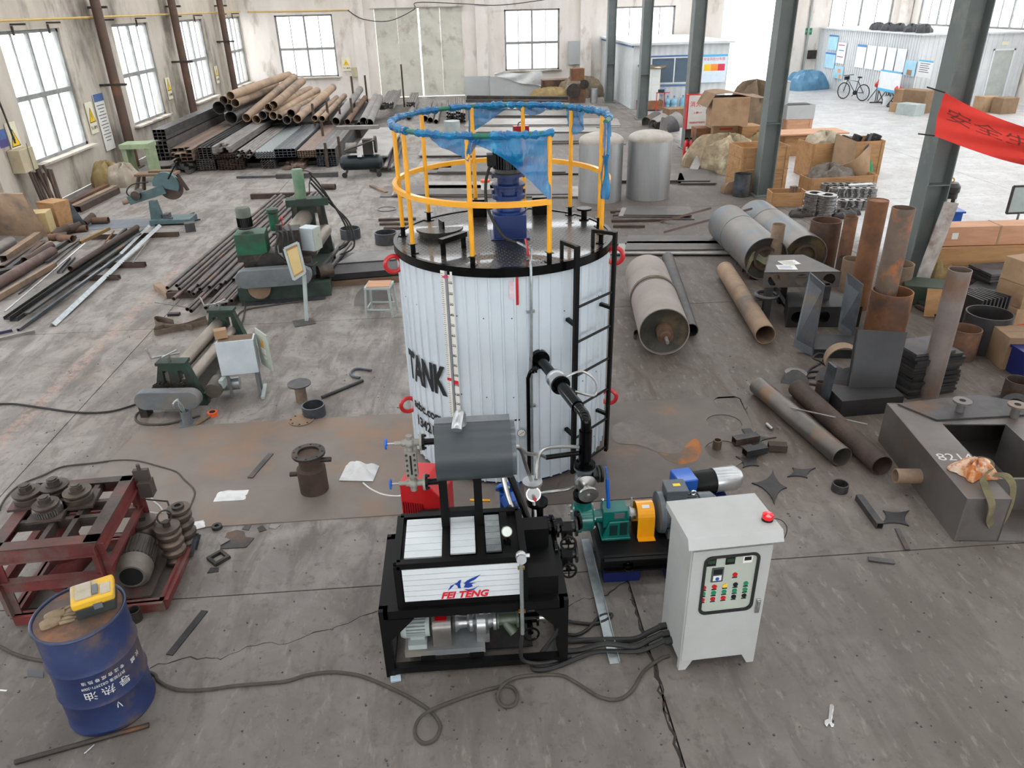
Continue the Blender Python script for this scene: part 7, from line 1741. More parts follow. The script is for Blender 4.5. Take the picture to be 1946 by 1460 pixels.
sb = thing('sign_frame', 'blank grey sign board on a thin post at the right edge', 'sign', G(1925, 445))
sb_b = sb.location; hh = top_h((1925, 445), (1925, 405))
obj('post', MB().cyl((0, 0, 0), (0, 0, hh), .02), grey_dust, sb); obj('foot', MB().beam((-.25, 0, .02), (.25, 0, .02), .04, .04).beam((0, -.25, .02), (0, .25, .02), .04, .04), grey_dust, sb)
obj('board', MB().box((.3, 0, hh + .25), (1.1, .02, .5)), grey_lt, sb)
for a, b in (((-.25, hh), (.85, hh)), ((-.25, hh + .5), (.85, hh + .5)), ((-.25, hh), (-.25, hh + .5)), ((.85, hh), (.85, hh + .5))): obj('frame_bar', MB().beam((a[0], 0, a[1]), (b[0], 0, b[1]), .035, .035, up=(0, 1, 0)), iron, sb)
# red banner tied to the column
ban = mk('red_banner_cloth', (226, 62, 48), (214, 52, 42), .75, 0, 2.5)
ban.node_tree.nodes['Principled BSDF'].inputs['Subsurface Weight'].default_value = 0
P0, P1 = DY(1796, 176, 10.4), DY(1776, 258, 10.42); Q0, Q1 = DY(2030, 265, 9.6), DY(2030, 330, 9.65)
def banf(u, v):
    a = P0.lerp(Q0, u); b = P1.lerp(Q1, u); p = a.lerp(b, v)
    sag = -.10 * math.sin(PI * min(1, u)) ; f = .03 * math.sin(14 * v + 8 * u) * (.3 + u) + .04 * math.sin(6 * u + 3 * v)
    return p + V((0, f, sag * .6))
bo = obj('red_banner', MB().grid(banf, 36, 12, .003), ban, None, 'red cloth banner with dark lettering tied to the grey column at the upper right', 'banner')
bl = bo.location
def bbend(p):
    u = .5 + p.x; v = .42 - p.y
    a = banf(u, v); du = banf(u + .01, v) - a; dv = banf(u, v + .01) - a; n_ = du.cross(dv).normalized()
    if n_.y > 0: n_ = -n_
    return a + n_ * (.006 + p.z) - bl
text('安全生产', .3, None, mk('faded_banner_ink', (120, 44, 36), None, .8), bo, 'lettering', .0004, bbend, sx=.75)
bt = obj('tie_cord', MB().cyl(P0 - bl, P0 - bl + V((-.12, .25, .05)), .01).cyl(P1 - bl, P1 - bl + V((-.12, .2, .0)), .01), ink, bo)
# ================================================================ stacked stock at the far left
YB0 = 22.4
def bundle(x0, x1, yb, cols, rows, w, h, kind, m, lb, L=6.0, Y=YB0, dx=0, jit=.0):
    p = DY((x0 + x1) / 2, yb, Y); p.z = max(p.z, .012)
    t = thing('steel_bundle', lb, 'bundle', p, -dx, 'bundled steel stock on the left rack')
    proto = None
    for r_ in range(rows):
        for c_ in range(cols):
            x = (c_ - (cols - 1) / 2) * (w + .004); z = (r_ + .5) * (h + .003)
            y = rnd.uniform(-jit, jit)
            if proto is None:
                mb = MB()
                if kind == 'sq': mb.rect_tube((0, 0, 0), (0, L, 0), w, h, .006)
                elif kind == 'pipe': mb.pipe((0, 0, 0), (0, L, 0), w / 2, w / 2 - .005, 10)
                elif kind == 'angle': mb.profile([(-w/2, -h/2), (0, h/2), (w/2, -h/2), (w/2 - .012, -h/2), (0, h/2 - .016), (-w/2 + .012, -h/2)], (0, 0, 0), (0, L, 0), up=(0, 0, 1))
                elif kind == 'chan': mb.profile([(-w/2, -h/2), (w/2, -h/2), (w/2, h/2), (w/2 - .01, h/2), (w/2 - .01, -h/2 + .01), (-w/2 + .01, -h/2 + .01), (-w/2 + .01, h/2), (-w/2, h/2)], (0, 0, 0), (0, L, 0))
                else: mb.box((0, L/2, 0), (w, L, h))
                proto = obj('steel_length', mb, m, t); proto.location = (x, y, z)
            else:
                o = proto.copy(); COL.objects.link(o); o.parent = t; o.location = (x, y, z)
    return t
rk = mk('brown_stock', (132, 110, 96), (104, 88, 78), .6, .2, 3, vary=.2)
steel_dk0, steel_dk = steel_dk, mk('stock_dark', (106, 102, 100), (78, 75, 74), .5, .4, 3, c3=(112, 92, 78), t3=.64, vary=.3)
bundle(290, 324, 306, 4, 5, .125, .105, 'sq', steel_dk, 'large square tubes stacked four wide against the left wall')
bundle(293, 317, 266, 3, 3, .11, .09, 'sq', steel, 'three by three square tubes lying on top of the large square tubes')
bundle(326, 374, 304, 4, 3, .16, .1, 'sq', rk, 'brownish rectangular tubes right of the large square tubes', jit=.3)
bundle(380, 404, 303, 3, 6, .12, .06, 'chan', steel, 'nested channel sections right of the brownish tubes')
bundle(407, 448, 301, 8, 2, .075, .05, 'sq', rust_dk, 'rusty low layer of small flat tubes on the rack')
bundle(408, 446, 288, 5, 2, .1, .09, 'flat', steel_lt, 'pale solid bars lying on the rusty flat tubes', jit=.4)
bundle(450, 486, 300, 5, 2, .1, .1, 'pipe', steel_lt, 'two layers of thin round pipes between pale bars and angles', jit=.2)
bundle(488, 522, 301, 7, 4, .078, .05, 'angle', galv, 'zigzag stack of galvanized angles on the rack')
bundle(524, 562, 299, 5, 3, .115, .075, 'sq', steel_bl, 'blue-grey box sections, five wide, right of the galvanized angles')
bundle(567, 600, 299, 7, 4, .07, .045, 'sq', rk, 'small brown box sections right of the blue-grey ones')
bundle(603, 637, 297, 5, 2, .105, .1, 'sq', steel_dk, 'dark square tubes, two layers, at the right end of the rack')
bundle(607, 641, 330, 7, 6, .075, .05, 'sq', steel_bl, 'honeycomb block of small square tubes on the floor at the rack end')
bundle(380, 412, 336, 6, 6, .08, .05, 'sq', steel_dk, 'dark flat tubes on the floor under the nested channels')
bundle(420, 464, 334, 8, 6, .085, .045, 'sq', rust_dk, 'rust-brown flat tubes on the floor under the pale bars')
bundle(500, 525, 331, 5, 4, .08, .06, 'angle', steel_dk, 'grey angles on the floor under the galvanized angles')
bundle(330, 372, 340, 6, 3, .11, .08, 'flat', steel_dk, 'dark bars on the floor under the brownish tubes', jit=.4)
bundle(540, 585, 330, 6, 2, .1, .06, 'flat', rk, 'brown strips on the floor under the blue-grey box sections', jit=.4)
for i, (y, zz) in enumerate(((22.9, .30), (25.0, .30), (26.9, .3))):
    obj('rack_beam', MB().box((-6.3, y, .0), (5.4, .12, .1)), iron, None, ('rack cross beam carrying the stock, nearest the camera', 'rack cross beam carrying the stock, middle one', 'rack cross beam carrying the stock, farthest')[i], 'beam')
    o = bpy.data.objects[('rack_beam' if i == 0 else 'rack_beam.%03d' % i)]; o.location.z = .0
for i, (x, y0, y1) in enumerate(((625, 330, 285), (650, 322, 270), (618, 290, 235), (600, 250, 200), (628, 255, 195), (650, 250, 205), (672, 240, 190), (675, 215, 150), (700, 210, 148), (768, 195, 128), (822, 300, 230))):
    q = DY(x, y0, (22.3, 22.6, 25, 27, 27.5, 27.2, 28, 31, 33, 36, 27)[i]); h = (y0 - y1) / ppm(q); q.z = max(q.z, 0)
    if i != 10: obj('rack_post', MB().beam(V((q.x, q.y, 0)), q + _z * h, .07, .07), rust_dk, None, 'rusty post of the steel stock rack', 'post', 'posts of the stock rack')
pip = mk('stock_pipe', (164, 140, 116), (136, 114, 96), .75, .1, 2, c3=(112, 100, 90), t3=.6, vary=.12)
big = [((438, 182), (549, 142), 'topmost big tan pipe on the stock heap'), ((425, 190.5), (524, 160), 'big pipe just left of and below the topmost one'), ((447, 196), (527, 164), 'big tan pipe just below the topmost one'), ((435, 205), (520, 172), 'big pipe under the two upper pipes of the heap'), ((468, 224), (559, 146), 'big grey pipe crossing the heap diagonally'), ((510, 205), (589, 170), 'big tan pipe with dark mouth lying highest in the middle of the heap'), ((520, 200), (575, 154), 'big pale pipe behind the middle one, only its upper end showing'), ((487, 227), (570, 185), 'big pipe low in the heap, left of the middle group'), ((499, 219), (580, 178), 'big pipe just below the middle tan pipe'), ((519, 220), (603, 172), 'big pipe right below the middle tan pipe'), ((531, 222), (610, 180), 'thinner pipe right of the middle group'), ((553, 216), (584, 190), 'short stubby tan pipe on the heap'), ((565, 226), (633, 166), 'long tan pipe rising at the right of the heap'), ((545, 228), (620, 186), 'dark mouthed pipe under the short stubby one'), ((598, 225), (640, 186), 'brown pipe right of the long tan pipe'), ((612, 226), (655, 182), 'second brown pipe right of the long tan pipe'), ((638, 231), (684, 170), 'pale long pipe leaning at the right end of the heap'), ((660, 232), (694, 186), 'rust-red pipe beside the pale leaning pipe'), ((691, 231), (714, 184), 'grey pipe at the pillar, left of two'), ((702, 234), (722, 186), 'grey pipe at the pillar, right of two'), ((684, 240), (706, 200), 'low grey pipe under the two at the pillar')]
for i, (a, b, lb) in enumerate(big):
    m = (pip, rust_tan, pip, steel_lt, pip)[i % 5] if i < 16 else (pip, pip, steel_lt, rust, steel_lt, steel_lt, steel)[i % 7]
    r = .138 if i not in (10, 14, 15, 17) else .1
    A_, B_ = DY(*a, 26.6), DY(*b, 32.6); A_.z = max(A_.z, r + .02); B_.z = max(B_.z, r + .02)
    obj('stock_pipe', MB().pipe(A_, B_, r, r * .9, 22), m, None, lb, 'pipe', 'big pipes on the stock heap')
for a, lb in (((416, 205), 'wide dark half shell at the left of the pipe heap'), ((439, 224), 'wide dark half shell low at the left of the pipe heap')):
    A_ = DY(*a, 26.5); obj('half_shell', MB().pipe(A_, A_ + V((0, 5.5, .0)), .2, .19, 26), steel_dk, None, lb, 'shell')
obj('heap_bed', MB().box((-6.1, 30.2, .3), (5.4, 5.4, .6)), mk('stock_core', (70, 64, 60), (46, 42, 40), .8, .1, 3, stretch=(3, .3, 3), bump=.4), None, 'dark packed bars filling the core of the pipe heap', 'bars')
bundle(724, 746, 208, 9, 4, .06, .06, 'pipe', steel_lt, 'slim bright pipes leaning high before the left gate leaf', 5, 32, 0, .3)
bundle(776, 786, 203, 4, 3, .09, .05, 'pipe', steel_lt, 'short bundle of slim pipes right of the bright slit of the gate', 4, 34, 0, .2)
for p, r, lb in (((777, 229), .12, 'dark mouthed pipe behind the blue wrapped rail, leftmost'), ((808, 232), .12, 'dark mouthed pipe behind the blue wrapped rail, second'), ((818, 234), .11, 'dark mouthed pipe behind the blue wrapped rail, third'), ((829, 236), .09, 'slimmer dark mouthed pipe behind the blue wrapped rail, fourth')):
    A_ = G(*p); A_.z = r; obj('stock_pipe', MB().pipe(A_, A_ + V((.1, 5.2, .05)), r, r * .9, 20), steel_lt, None, lb, 'pipe', 'pipes behind the wrapped rail')
bundle(851, 884, 243, 8, 4, .09, .09, 'pipe', steel_lt, 'slim pipes with dark mouths behind the wrapped rail near the gate', 5, 30.5, 0, .35)
obj('pale_tub', MB().cyl(G(860, 258), G(860, 258) + _z * .5, .28, n=22), grey_lt, None, 'grey round tub standing before the slim pipes', 'tub')
for p0, p1, w, h, m, lb in (((525, 335), (642, 331), .14, .12, steel, 'grey beam lying on the floor before the stock rack'), ((450, 337), (525, 335), .08, .06, steel_bl, 'thinner grey bar on the floor before the stock rack'), ((1112, 188), (888, 186), .2, .2, iron, 'dark long section lying before the grey panels'), ((1108, 193), (886, 192), .12, .12, steel, 'paler long section lying before the dark one')):
    obj('floor_beam', MB().beam(G(*p0, h / 2), G(*p1, h / 2), w, h), m, None, lb, 'beam')
steel_dk = steel_dk0
# timber along the left wall, crates, sacks
for i, (a, b, m) in enumerate((((128, 398), (205, 360), rust), ((140, 402), (222, 362), rust_tan), ((150, 404), (224, 367), rust_dk))):
    B('wall_section', a, b, ('sq', .14, .14), m, ('rust-brown square section along the left wall, outermost', 'tan square section along the left wall, middle', 'dark square section along the left wall, innermost')[i], 'bar')
carton((112, 425), .5, .4, .5, -25, 'open yellow-buff carton at the left wall, taller one', m=ply, mark=False, name='buff_carton')
carton((78, 440), .5, .42, .42, 10, 'buff carton with dim print and dark lid, nearer the camera at left', m=mk('buff_carton', (196, 174, 128), (176, 154, 112), .8, 0, 4), mark=False, name='buff_carton')
for k in range(9):
    a = G(92 + 4 * k, 410 - 2 * k); obj('leaning_tube', MB().cyl(a, a + V((-.25 - .05 * (k % 3), .25 + .1 * (k % 4), .95 - .05 * (k % 4))), .035, n=8), rust_dk, None, 'short dark tube leaning in the heap at the left wall', 'tube', 'leaning tubes at the left wall')
obj('rusty_sheet', MB().box((0, 0, .5), (1.1, .03, 1.0), rx=18, rz=-12), rust_tan, None, 'rusty sheet leaning at the left wall behind the buff carton', 'sheet').location = G(36, 452)
obj('blue_plate', MB().prism([(0, 0), (.25, .05), (.05, .62)], .02, T(*G(142, 437), rx=90, rz=30)), steel_bl, None, 'triangular blue-grey plate standing right of the buff cartons', 'plate')
for i, (p, rz) in enumerate((((92, 452), 20), ((102, 448), 60), ((112, 452), -20), ((122, 440), 40), ((132, 436), 5), ((160, 425), 80), ((175, 420), 0))):
    q = G(*p, .07); a = R(rz); obj('pipe_offcut', MB().pipe(q, q + V((.35 * math.cos(a), .35 * math.sin(a), .08 * (i % 2))), .075, .066, 16), rust_dk if i % 2 else rust, None, 'short pipe offcut in the heap before the buff cartons', 'offcut', 'pipe offcuts at the left')
lump((210, 352), .4, .34, .55, 'tan woven sack with red print standing at the left wall', sack_m, 11, 'woven_sack', cat='sack')
lump((240, 352), .42, .36, .5, 'pale plastic sack standing right of the woven sack', mk('pale_sack', (166, 156, 142), (138, 124, 108), .7, 0, 4, bump=.4), 12, 'plastic_sack', cat='sack')
gmn = thing('green_bench_machine', 'pale green bench press by the sacks at the left wall', 'machine', G(268, 350))
obj('table', MB().box((0, .4, .95), (.75, .6, .12)), mk('pale_green_paint', (146, 160, 126), (120, 134, 104), .6, 0, 4), gmn)
for sx in (-.3, .3): obj('leg', MB().box((sx, .4, .45), (.12, .5, .9)), mk('pale_green_paint', (146, 160, 126)), gmn)
# air compressor
ac = thing('air_compressor', 'black air compressor on small wheels right of the stock rack', 'compressor', G(690, 334))
acm = mk('compressor_teal_black', (34, 48, 52), (24, 30, 34), .35, .2, 3)
obj('receiver', MB().lathe([(1e-4, -.08), (.14, -.05), (.2, .02), (.2, 1.0), (.14, 1.07), (1e-4, 1.1)], frame_to((-.52, .1, .34), (.6, .1, .34)), 26), acm, ac)
obj('motor', MB().cyl((-.38, .1, .72), (-.1, .1, .72), .14, n=20), steel_lt, ac)
pu_ = obj('pump_head', MB().box((.2, .1, .75), (.25, .25, .4)).cyl((.38, .1, .8), (.44, .1, .8), .22, n=20), iron, ac)
obj('belt_guard', MB().beam((-.4, -.06, .7), (.42, -.06, .95), .3, .03), iron, ac)
obj('gauge_plate', MB().box((-.02, -.12, .62), (.12, .02, .2)), paper, ac)
for sx in (-.4, .4):
    obj('foot', MB().beam((sx, -.05, .16), (sx * 1.1, -.2, .06), .05, .04), iron, ac); obj('wheel', MB().cyl((sx * 1.15, -.24, .07), (sx * 1.15, -.19, .07), .07, n=16), rubber, ac)
# sheets and strips behind the tank
sheet_p = mk('sheet_pale', (158, 154, 150), (128, 124, 120), .45, .3, 1.4, c3=(136, 122, 108), t3=.62)
sheet_d = mk('sheet_dark', (100, 95, 92), (80, 77, 76), .5, .35, 1.4, c3=(114, 100, 88), t3=.6)
rows = [(722, 1105, 376, 356, sheet_d, 'dark sheet in the row nearest the tank'), (805, 1000, 366, 352, sheet_p, 'pale strip lying on the nearest dark sheet'), (815, 1110, 332, 318, sheet_d, 'stack of dark sheets in the second row behind the tank'), (800, 870, 325, 312, sheet_p, 'small pale sheets at the left end of the second row'), (800, 960, 300, 285, sheet_p, 'pale sheet in the third row behind the railing'), (870, 1190, 275, 258, sheet_d, 'dark sheets in the fourth row behind the motor'), (880, 1150, 256, 246, sheet_p, 'pale narrow sheets in the fifth row behind the motor'), (882, 1180, 242, 228, sheet_p, 'broad pale sheets in the sixth row behind the railing'), (890, 1100, 224, 214, sheet_d, 'dark sheets in the seventh row behind the railing'), (885, 1160, 211, 203, sheet_p, 'pale sheets in the row below the grey panels'), (930, 1030, 200, 194, sheet_p, 'bright small sheet in the farthest row, left'), (1030, 1125, 200, 194, sheet_p, 'bright small sheet in the farthest row, right'), (1150, 1310, 350, 334, sheet_d, 'dark sheets between the aluminium vessels and the column'), (1290, 1360, 352, 325, sheet_d, 'tilted dark sheet right of the aluminium vessels'), (1150, 1420, 485, 466, sheet_d, 'broad dark sheets on the floor right of the tank lid'), (1170, 1430, 470, 452, sheet_d, 'second broad dark sheet behind the first, right of the tank lid'), (1165, 1320, 418, 398, sheet_d, 'dark strips on the floor before the aluminium vessels')]
for x0, x1, y0, y1, m, lb in rows:
    a, b, c, d = G(x0, y0), G(x1, y0), G(x1 - 6, y1), G(x0 + 8, y1); o = (a + b + c + d) / 4
    t = thing('sheet_stack', lb, 'sheets', o); n = 3 if y0 > 200 else 1
    for k in range(n):
        f = rnd.uniform(.8, 1.0); sh = V((rnd.uniform(-.15, .15), rnd.uniform(-.1, .1), 0))
        obj('sheet', MB().prism([tuple(((p - o) * (f if k else 1) + sh * (1 if k else 0)).xy) for p in (a, b, c, d)], .022, T(0, 0, .03 * k + .002, rz=rnd.uniform(-1.5, 1.5))), m if k % 2 == 0 else sheet_p if m is sheet_d and k == 1 and rnd.random() < .5 else m, t)
for k, (a, b) in enumerate((((1160, 405), (1255, 402)), ((1165, 412), (1258, 410)), ((1162, 422), (1262, 420)), ((1165, 432), (1225, 432)), ((720, 420), (790, 418)), ((722, 428), (795, 427)), ((730, 436), (790, 436)), ((705, 355), (735, 368)), ((850, 372), (872, 358)))):
    B('loose_bar', a, b, ('flat', .09, .05), rust_dk if k < 7 else rust_tan, 'loose dark bar on the floor behind the tank', 'bar', group='loose bars behind the tank')
obj('white_ring', MB().torus(G(735, 397, .012), .21, .012, 28, 6), steel_lt, None, 'thin pale hoop on the floor left of the railing', 'hoop')
jar = thing('paint_tub', 'small white tub with orange lid behind the agitator', 'tub', G(923, 366)); obj('tub', MB().cyl((0, 0, 0), (0, 0, .25), .11, n=18), paper, jar); obj('lid', MB().cyl((0, 0, .25), (0, 0, .31), .115, n=18), mk('orange_lid', (226, 96, 40), None, .5), jar)
tb = thing('red_toolbox', 'dark red toolbox on the sheets behind the railing', 'toolbox', G(990, 256)); obj('box', MB().box((0, 0, .15), (.55, .3, .3)), mk('dark_red', (140, 10, 16)), tb); obj('handle', MB().torus((0, 0, .32), .1, .02, 14, 6, T(rx=90)), iron, tb)
obj('wall_strip', MB().beam(G(640, 243, .9), G(720, 241, .9), .2, .1), steel_lt, None, 'pale flat section bridging the stock beside the pillar', 'bar')
B('sheet_ramp', (700, 300), (735, 245), ('flat', 1.1, .05), sheet_p, 'broad pale sheet sloping beside the compressor', 'sheet', z=.3, z1=.5)
for k in range(12): B('scrap_strip', (705 + 4 * k, 325 - 2 * (k % 4)), (722 + 4 * k, 262 + 3 * (k % 3)), ('flat', .08, .04), (rust_dk, steel_lt, steel)[k % 3], 'narrow strip in the sheaf right of the compressor', 'strip', z=.03 + .04 * (k % 4), z1=.12 + .06 * (k % 5), group='strips right of the compressor')
# ================================================================ back wall group, office side
panel_g = mk('grey_panel', (176, 178, 178), (164, 166, 166), .5, 0, 1.5)
for a, b, lb, y in (((884, 186), (932, 144), 'grey flat panel standing at the back wall, left one', 38.9), ((932, 188), (1026, 143), 'long grey flat panel standing at the back wall under the plastic sheet', 38.7)):
    p, q = DY(*a, y), DY(*b, y); obj('partition_sheet', MB().span((p.x, y, .02), (q.x, y + .08, q.z)), panel_g, None, lb, 'panel')
pa_, pb_ = DY(940, 144, 38.66), DY(1030, 140, 38.66)
obj('plastic_sheet', MB().grid(lambda u, v: V((pa_.x + (pb_.x - pa_.x) * u, 38.62 - .03 * math.sin(14 * u + 5 * v) - .02, pa_.z + .12 - v * (.15 + .55 * u) + .04 * math.sin(9 * u))), 26, 10, .003), film_c, None, 'white plastic sheet draped over the grey panels at the back wall', 'sheet')
crate((1068, 182), 2.0, .8, .75, 0, rust, 'rusty brown long crate at the back wall right of the grey panels', plank=2)
lump((1100, 184), 1.1, .6, .8, 'brown netting heaped right of the rusty crate at the back wall', mk('brown_net', (134, 120, 100), (104, 92, 76), .95, 0, 6, bump=.5), 21)
lump((1048, 188), .9, .4, .45, 'small tan sacks before the rusty crate', sack_m, 22, 'sack_heap')
eb = obj('switch_cabinet', MB().span((-.5, 0, 0), (.5, .14, 1.05)), panel_g, None, 'grey wall switch cabinet left of the office cabin', 'cabinet'); eb.location = DY(1099, 122, YB - .17) + V((0, 0, 0))
for x in (-.24, .24):
    obj('switch_door', MB().span((x - .22, -.012, .03), (x + .22, 0, 1.02)), panel_g, eb)
    for z in (.28, .75): obj('dial', MB().box((x, -.02, z), (.1, .02, .12)), iron, eb)
dm_ = thing('drill_engine', 'rusty engine and drill parts heaped at the corner of the office cabin', 'machine', G(1122, 196) + V((-.6, 0, 0)))
obj('block', MB().box((0, .2, .4), (.7, .5, .8)), rust, dm_); obj('flywheel', MB().cyl((-.2, -.12, .55), (-.2, 0, .55), .3, n=24), iron, dm_); obj('motor', MB().cyl((.3, -.1, .8), (.3, .4, .8), .2, n=18), iron, dm_); obj('crate_top', MB().box((0, .2, 1.2), (.6, .4, .5)), rust_or, dm_); obj('bucket', MB().cyl((.75, .0, 0), (.75, .0, .6), .16, n=16), alu, dm_)
for i, (p, w, h, lb) in enumerate((((658, 122), .42, .62, 'yellow triangle warning sign on the back wall right of its left window'), )):
    q = DY(*p, YB - .03); t = thing('warning_sign', lb, 'sign', q + V((0, 0, -h/2)))
    obj('board', MB().span((-w/2, -.01, 0), (w/2, .01, h)), sign_w, t); obj('triangle', MB().prism([(-.15, .26), (.15, .26), (0, .52)], .004, T(0, -.011, 0, rx=90)), sign_y, t); obj('bolt_mark', MB().prism([(-.02, .3), (.015, .37), (-.005, .37), (.02, .45), (-.02, .38), (0, .38)], .003, T(0, -.016, 0, rx=90)), ink, t)
    text('当心触电', .09, T(0, -.012, .13, rx=90), ink, t)
for p, w, h, lb in (((28, 268), .42, .8, 'yellow triangle warning sign left of the nearest window'), ((174, 224), .42, .8, 'yellow triangle warning sign between the nearest window and the white notice'), ((321, 168), .42, .7, 'yellow triangle warning sign between second and third left windows'), ((412, 142), .4, .66, 'yellow triangle warning sign between third and fourth left windows')):
    q = DX(*p, XL + .03); t = thing('warning_sign', lb, 'sign', q + V((0, 0, -h/2)), 0, None)
    obj('board', MB().span((-.01, -w/2, 0), (.01, w/2, h)), sign_w, t); tm_ = Matrix(((0, 0, 1, .011), (1, 0, 0, 0), (0, 1, 0, 0), (0, 0, 0, 1)))
    obj('triangle', MB().prism([(-.16, .3), (.16, .3), (0, .62)], .004, tm_), sign_y, t); obj('triangle_border', MB().prism([(-.19, .28), (.19, .28), (0, .67)], .002, tm_), ink, t)
    obj('bolt_mark', MB().prism([(-.03, .34), (.02, .43), (-.01, .43), (.03, .53), (-.03, .45), (.0, .45)], .006, tm_), ink, t)
    text('当心触电', .1, tm_ @ T(0, .14, 0), ink, t)
for p, w, h, m, lb in (((198, 232), .62, 1.5, paper, 'white printed notice with blue header by the first brown column'), ((3, 264), .4, .36, mk('purple_sign', (70, 66, 120), None, .6), 'purple and white sign at the left edge of the picture'), ((222, 222), .5, 1.4, paper, 'white printed notice half hidden behind the first brown column')):
    q = DX(*p, XL + .03); t = thing('wall_notice', lb, 'sign', q + V((0, 0, -h/2))); tm_ = Matrix(((0, 0, 1, .011), (1, 0, 0, 0), (0, 1, 0, 0), (0, 0, 0, 1)))
    obj('board', MB().span((-.01, -w/2, 0), (.01, w/2, h)), m, t); obj('header', MB().at(tm_).box((0, h - .1, 0), (w, .2, .004)), mk('notice_blue', (84, 110, 160), (60, 86, 140), .6, 0, 9), t)
    ln = MB().at(tm_)
    for k in range(int(h / .1) - 3): ln.box((0, h - .3 - .085 * k, .0), (w * (.8 - .15 * (k % 3)), .022, .004))
    obj('print_lines', ln, mk('faint_ink', (96, 96, 100), None, .8), t)['kind'] = 'stuff'
jb = thing('junction_box', 'beige electrical box under the nearest left window corner', 'box', DX(40, 325, XL) , 0)
obj('body', MB().span((.01, -.35, 0), (.28, .25, .5)), mk('beige_enamel', (190, 178, 150), (170, 158, 132), .6, 0, 4), jb, bev=.01); obj('door_line', MB().span((.3, -.02, .02), (.305, 0, .6)), iron, jb)
obj('conduit', MB().tube([(.12, -.1, .62), (.1, -.12, 1.1), (.06, -.3, 2.9)], .02, 6, 4), iron, jb)
jb2 = obj('meter_box', MB().span((-.22, 0, 0), (.22, .15, .42)), mk('beige_enamel', (190, 178, 150)), None, 'small beige box on the back wall below the warning sign', 'box', bev=.01); jb2.location = DY(678, 146, YB - .165)
obj('hanging_wire', MB().tube([(-4.9, YB - .3, 3.95), (-4.2, YB - .3, 3.55), (-3.0, YB - .35, 3.45), (-1.8, YB - .3, 3.9), (-1.6, YB - .3, 4.2), (.5, YB - .3, 4.1), (2.3, YB - .3, 4.0), (4.6, YB - .3, 4.2)], .02, 6, 6), ink, None, 'dark wire sagging across the back wall above the gate', 'wire')
# before the office cabin
YC = 32.75
wc = thing('white_locker', 'white locker with rows of compartments before the office cabin', 'locker', (7.95, 32.3, 0))
obj('plinth', MB().box((0, -.1, .22), (1.0, .5, .34)), rust_or, wc)
obj('body', MB().box((0, 0, 1.0), (.72, .4, 1.3)), sign_w, wc)
for c_ in (-1, 1):
    for k in range(4): obj('locker_door', MB().box((c_ * .17, -.205, .52 + .31 * k), (.31, .015, .28)), white, wc)
obj('top_cover', MB().grid(lambda u, v: V((-.5 + u * 1.1, -.3 + .55 * v, 1.72 + .06 * math.sin(6 * u) - .18 * (1 - u) * (1 - v))), 10, 5, .02), rag_m, wc)
bot = None
for i, x in enumerate((8.75, 9.0, 9.4, 9.65, 9.9)):
    if bot is None:
        bot = thing('water_bottle', 'blue water dispenser bottle on the floor under the office window', 'bottle', (x, YC - .35, 0), 0, 'water bottles under the office window'); wm_ = mk('water_blue', (130, 176, 196), (110, 160, 186), .15, 0, 4, coat=.4)
        obj('body', MB().lathe([(.13, 0), (.135, .02), (.135, .16), (.125, .18), (.135, .2), (.135, .34), (.1, .4), (.03, .43), (.03, .5), (1e-4, .5)], n=18), wm_, bot); obj('cap', MB().cyl((0, 0, .49), (0, 0, .53), .034, n=12), mk('cap_blue', (70, 110, 160), None, .5), bot)
    else: dup(bot, (x, YC - .35 - .1 * (i % 2), 0))
rs = thing('red_hand_cart', 'small red steel stand before the office cabin wall', 'stand', DY(1248, 200, 31.5) * 1 + V((0, 0, 0))); rs.location.z = 0
for x in (-.02, .3): obj('post', MB().cyl((x, 0, 0), (x, 0, .75), .02), red, rs)
obj('top_bar', MB().cyl((-.05, 0, .75), (.5, 0, .75), .02), red, rs); obj('grip', MB().box((.15, 0, .82), (.25, .08, .1)), iron, rs)
p0, p1 = DY(1334, 104, YC - .03), DY(1378, 156, YC - .03)
po = thing('safety_poster', 'safety poster with yellow, orange and red blocks on the office cabin', 'poster', ((p0.x + p1.x) / 2, YC - .01, p1.z)); w_, h_ = p1.x - p0.x, p0.z - p1.z
obj('sheet', MB().span((-w_/2, -.012, 0), (w_/2, -.002, h_)), mk('poster_pale', (214, 226, 236), (200, 216, 230), .5, 0, 5), po)
for k, c in enumerate(((236, 190, 40), (238, 140, 60), (206, 50, 80))): obj('colour_block', MB().span((-w_*.38 + k * w_ * .27, -.016, h_ * .42), (-w_*.38 + (k + 1) * w_ * .27, -.012, h_ * .66)), mk('block_%d' % k, c, None, .5), po)
obj('poster_band', MB().span((-w_/2, -.015, h_ * .92), (w_/2, -.012, h_)), mk('poster_blue', (80, 176, 220), None, .5), po)
text('安全风险分布图', .13, T(0, -.014, h_ * .83, rx=90), ink_r, po)
obj('name_board', MB().box((0, 0, .15), (.35, .02, .24)), mk('board_blue', (60, 120, 190), (200, 216, 230), .5, 0, 12), None, 'small blue and white sign under the office window', 'sign').location = (7.95 + .62, YC - .03, .55)
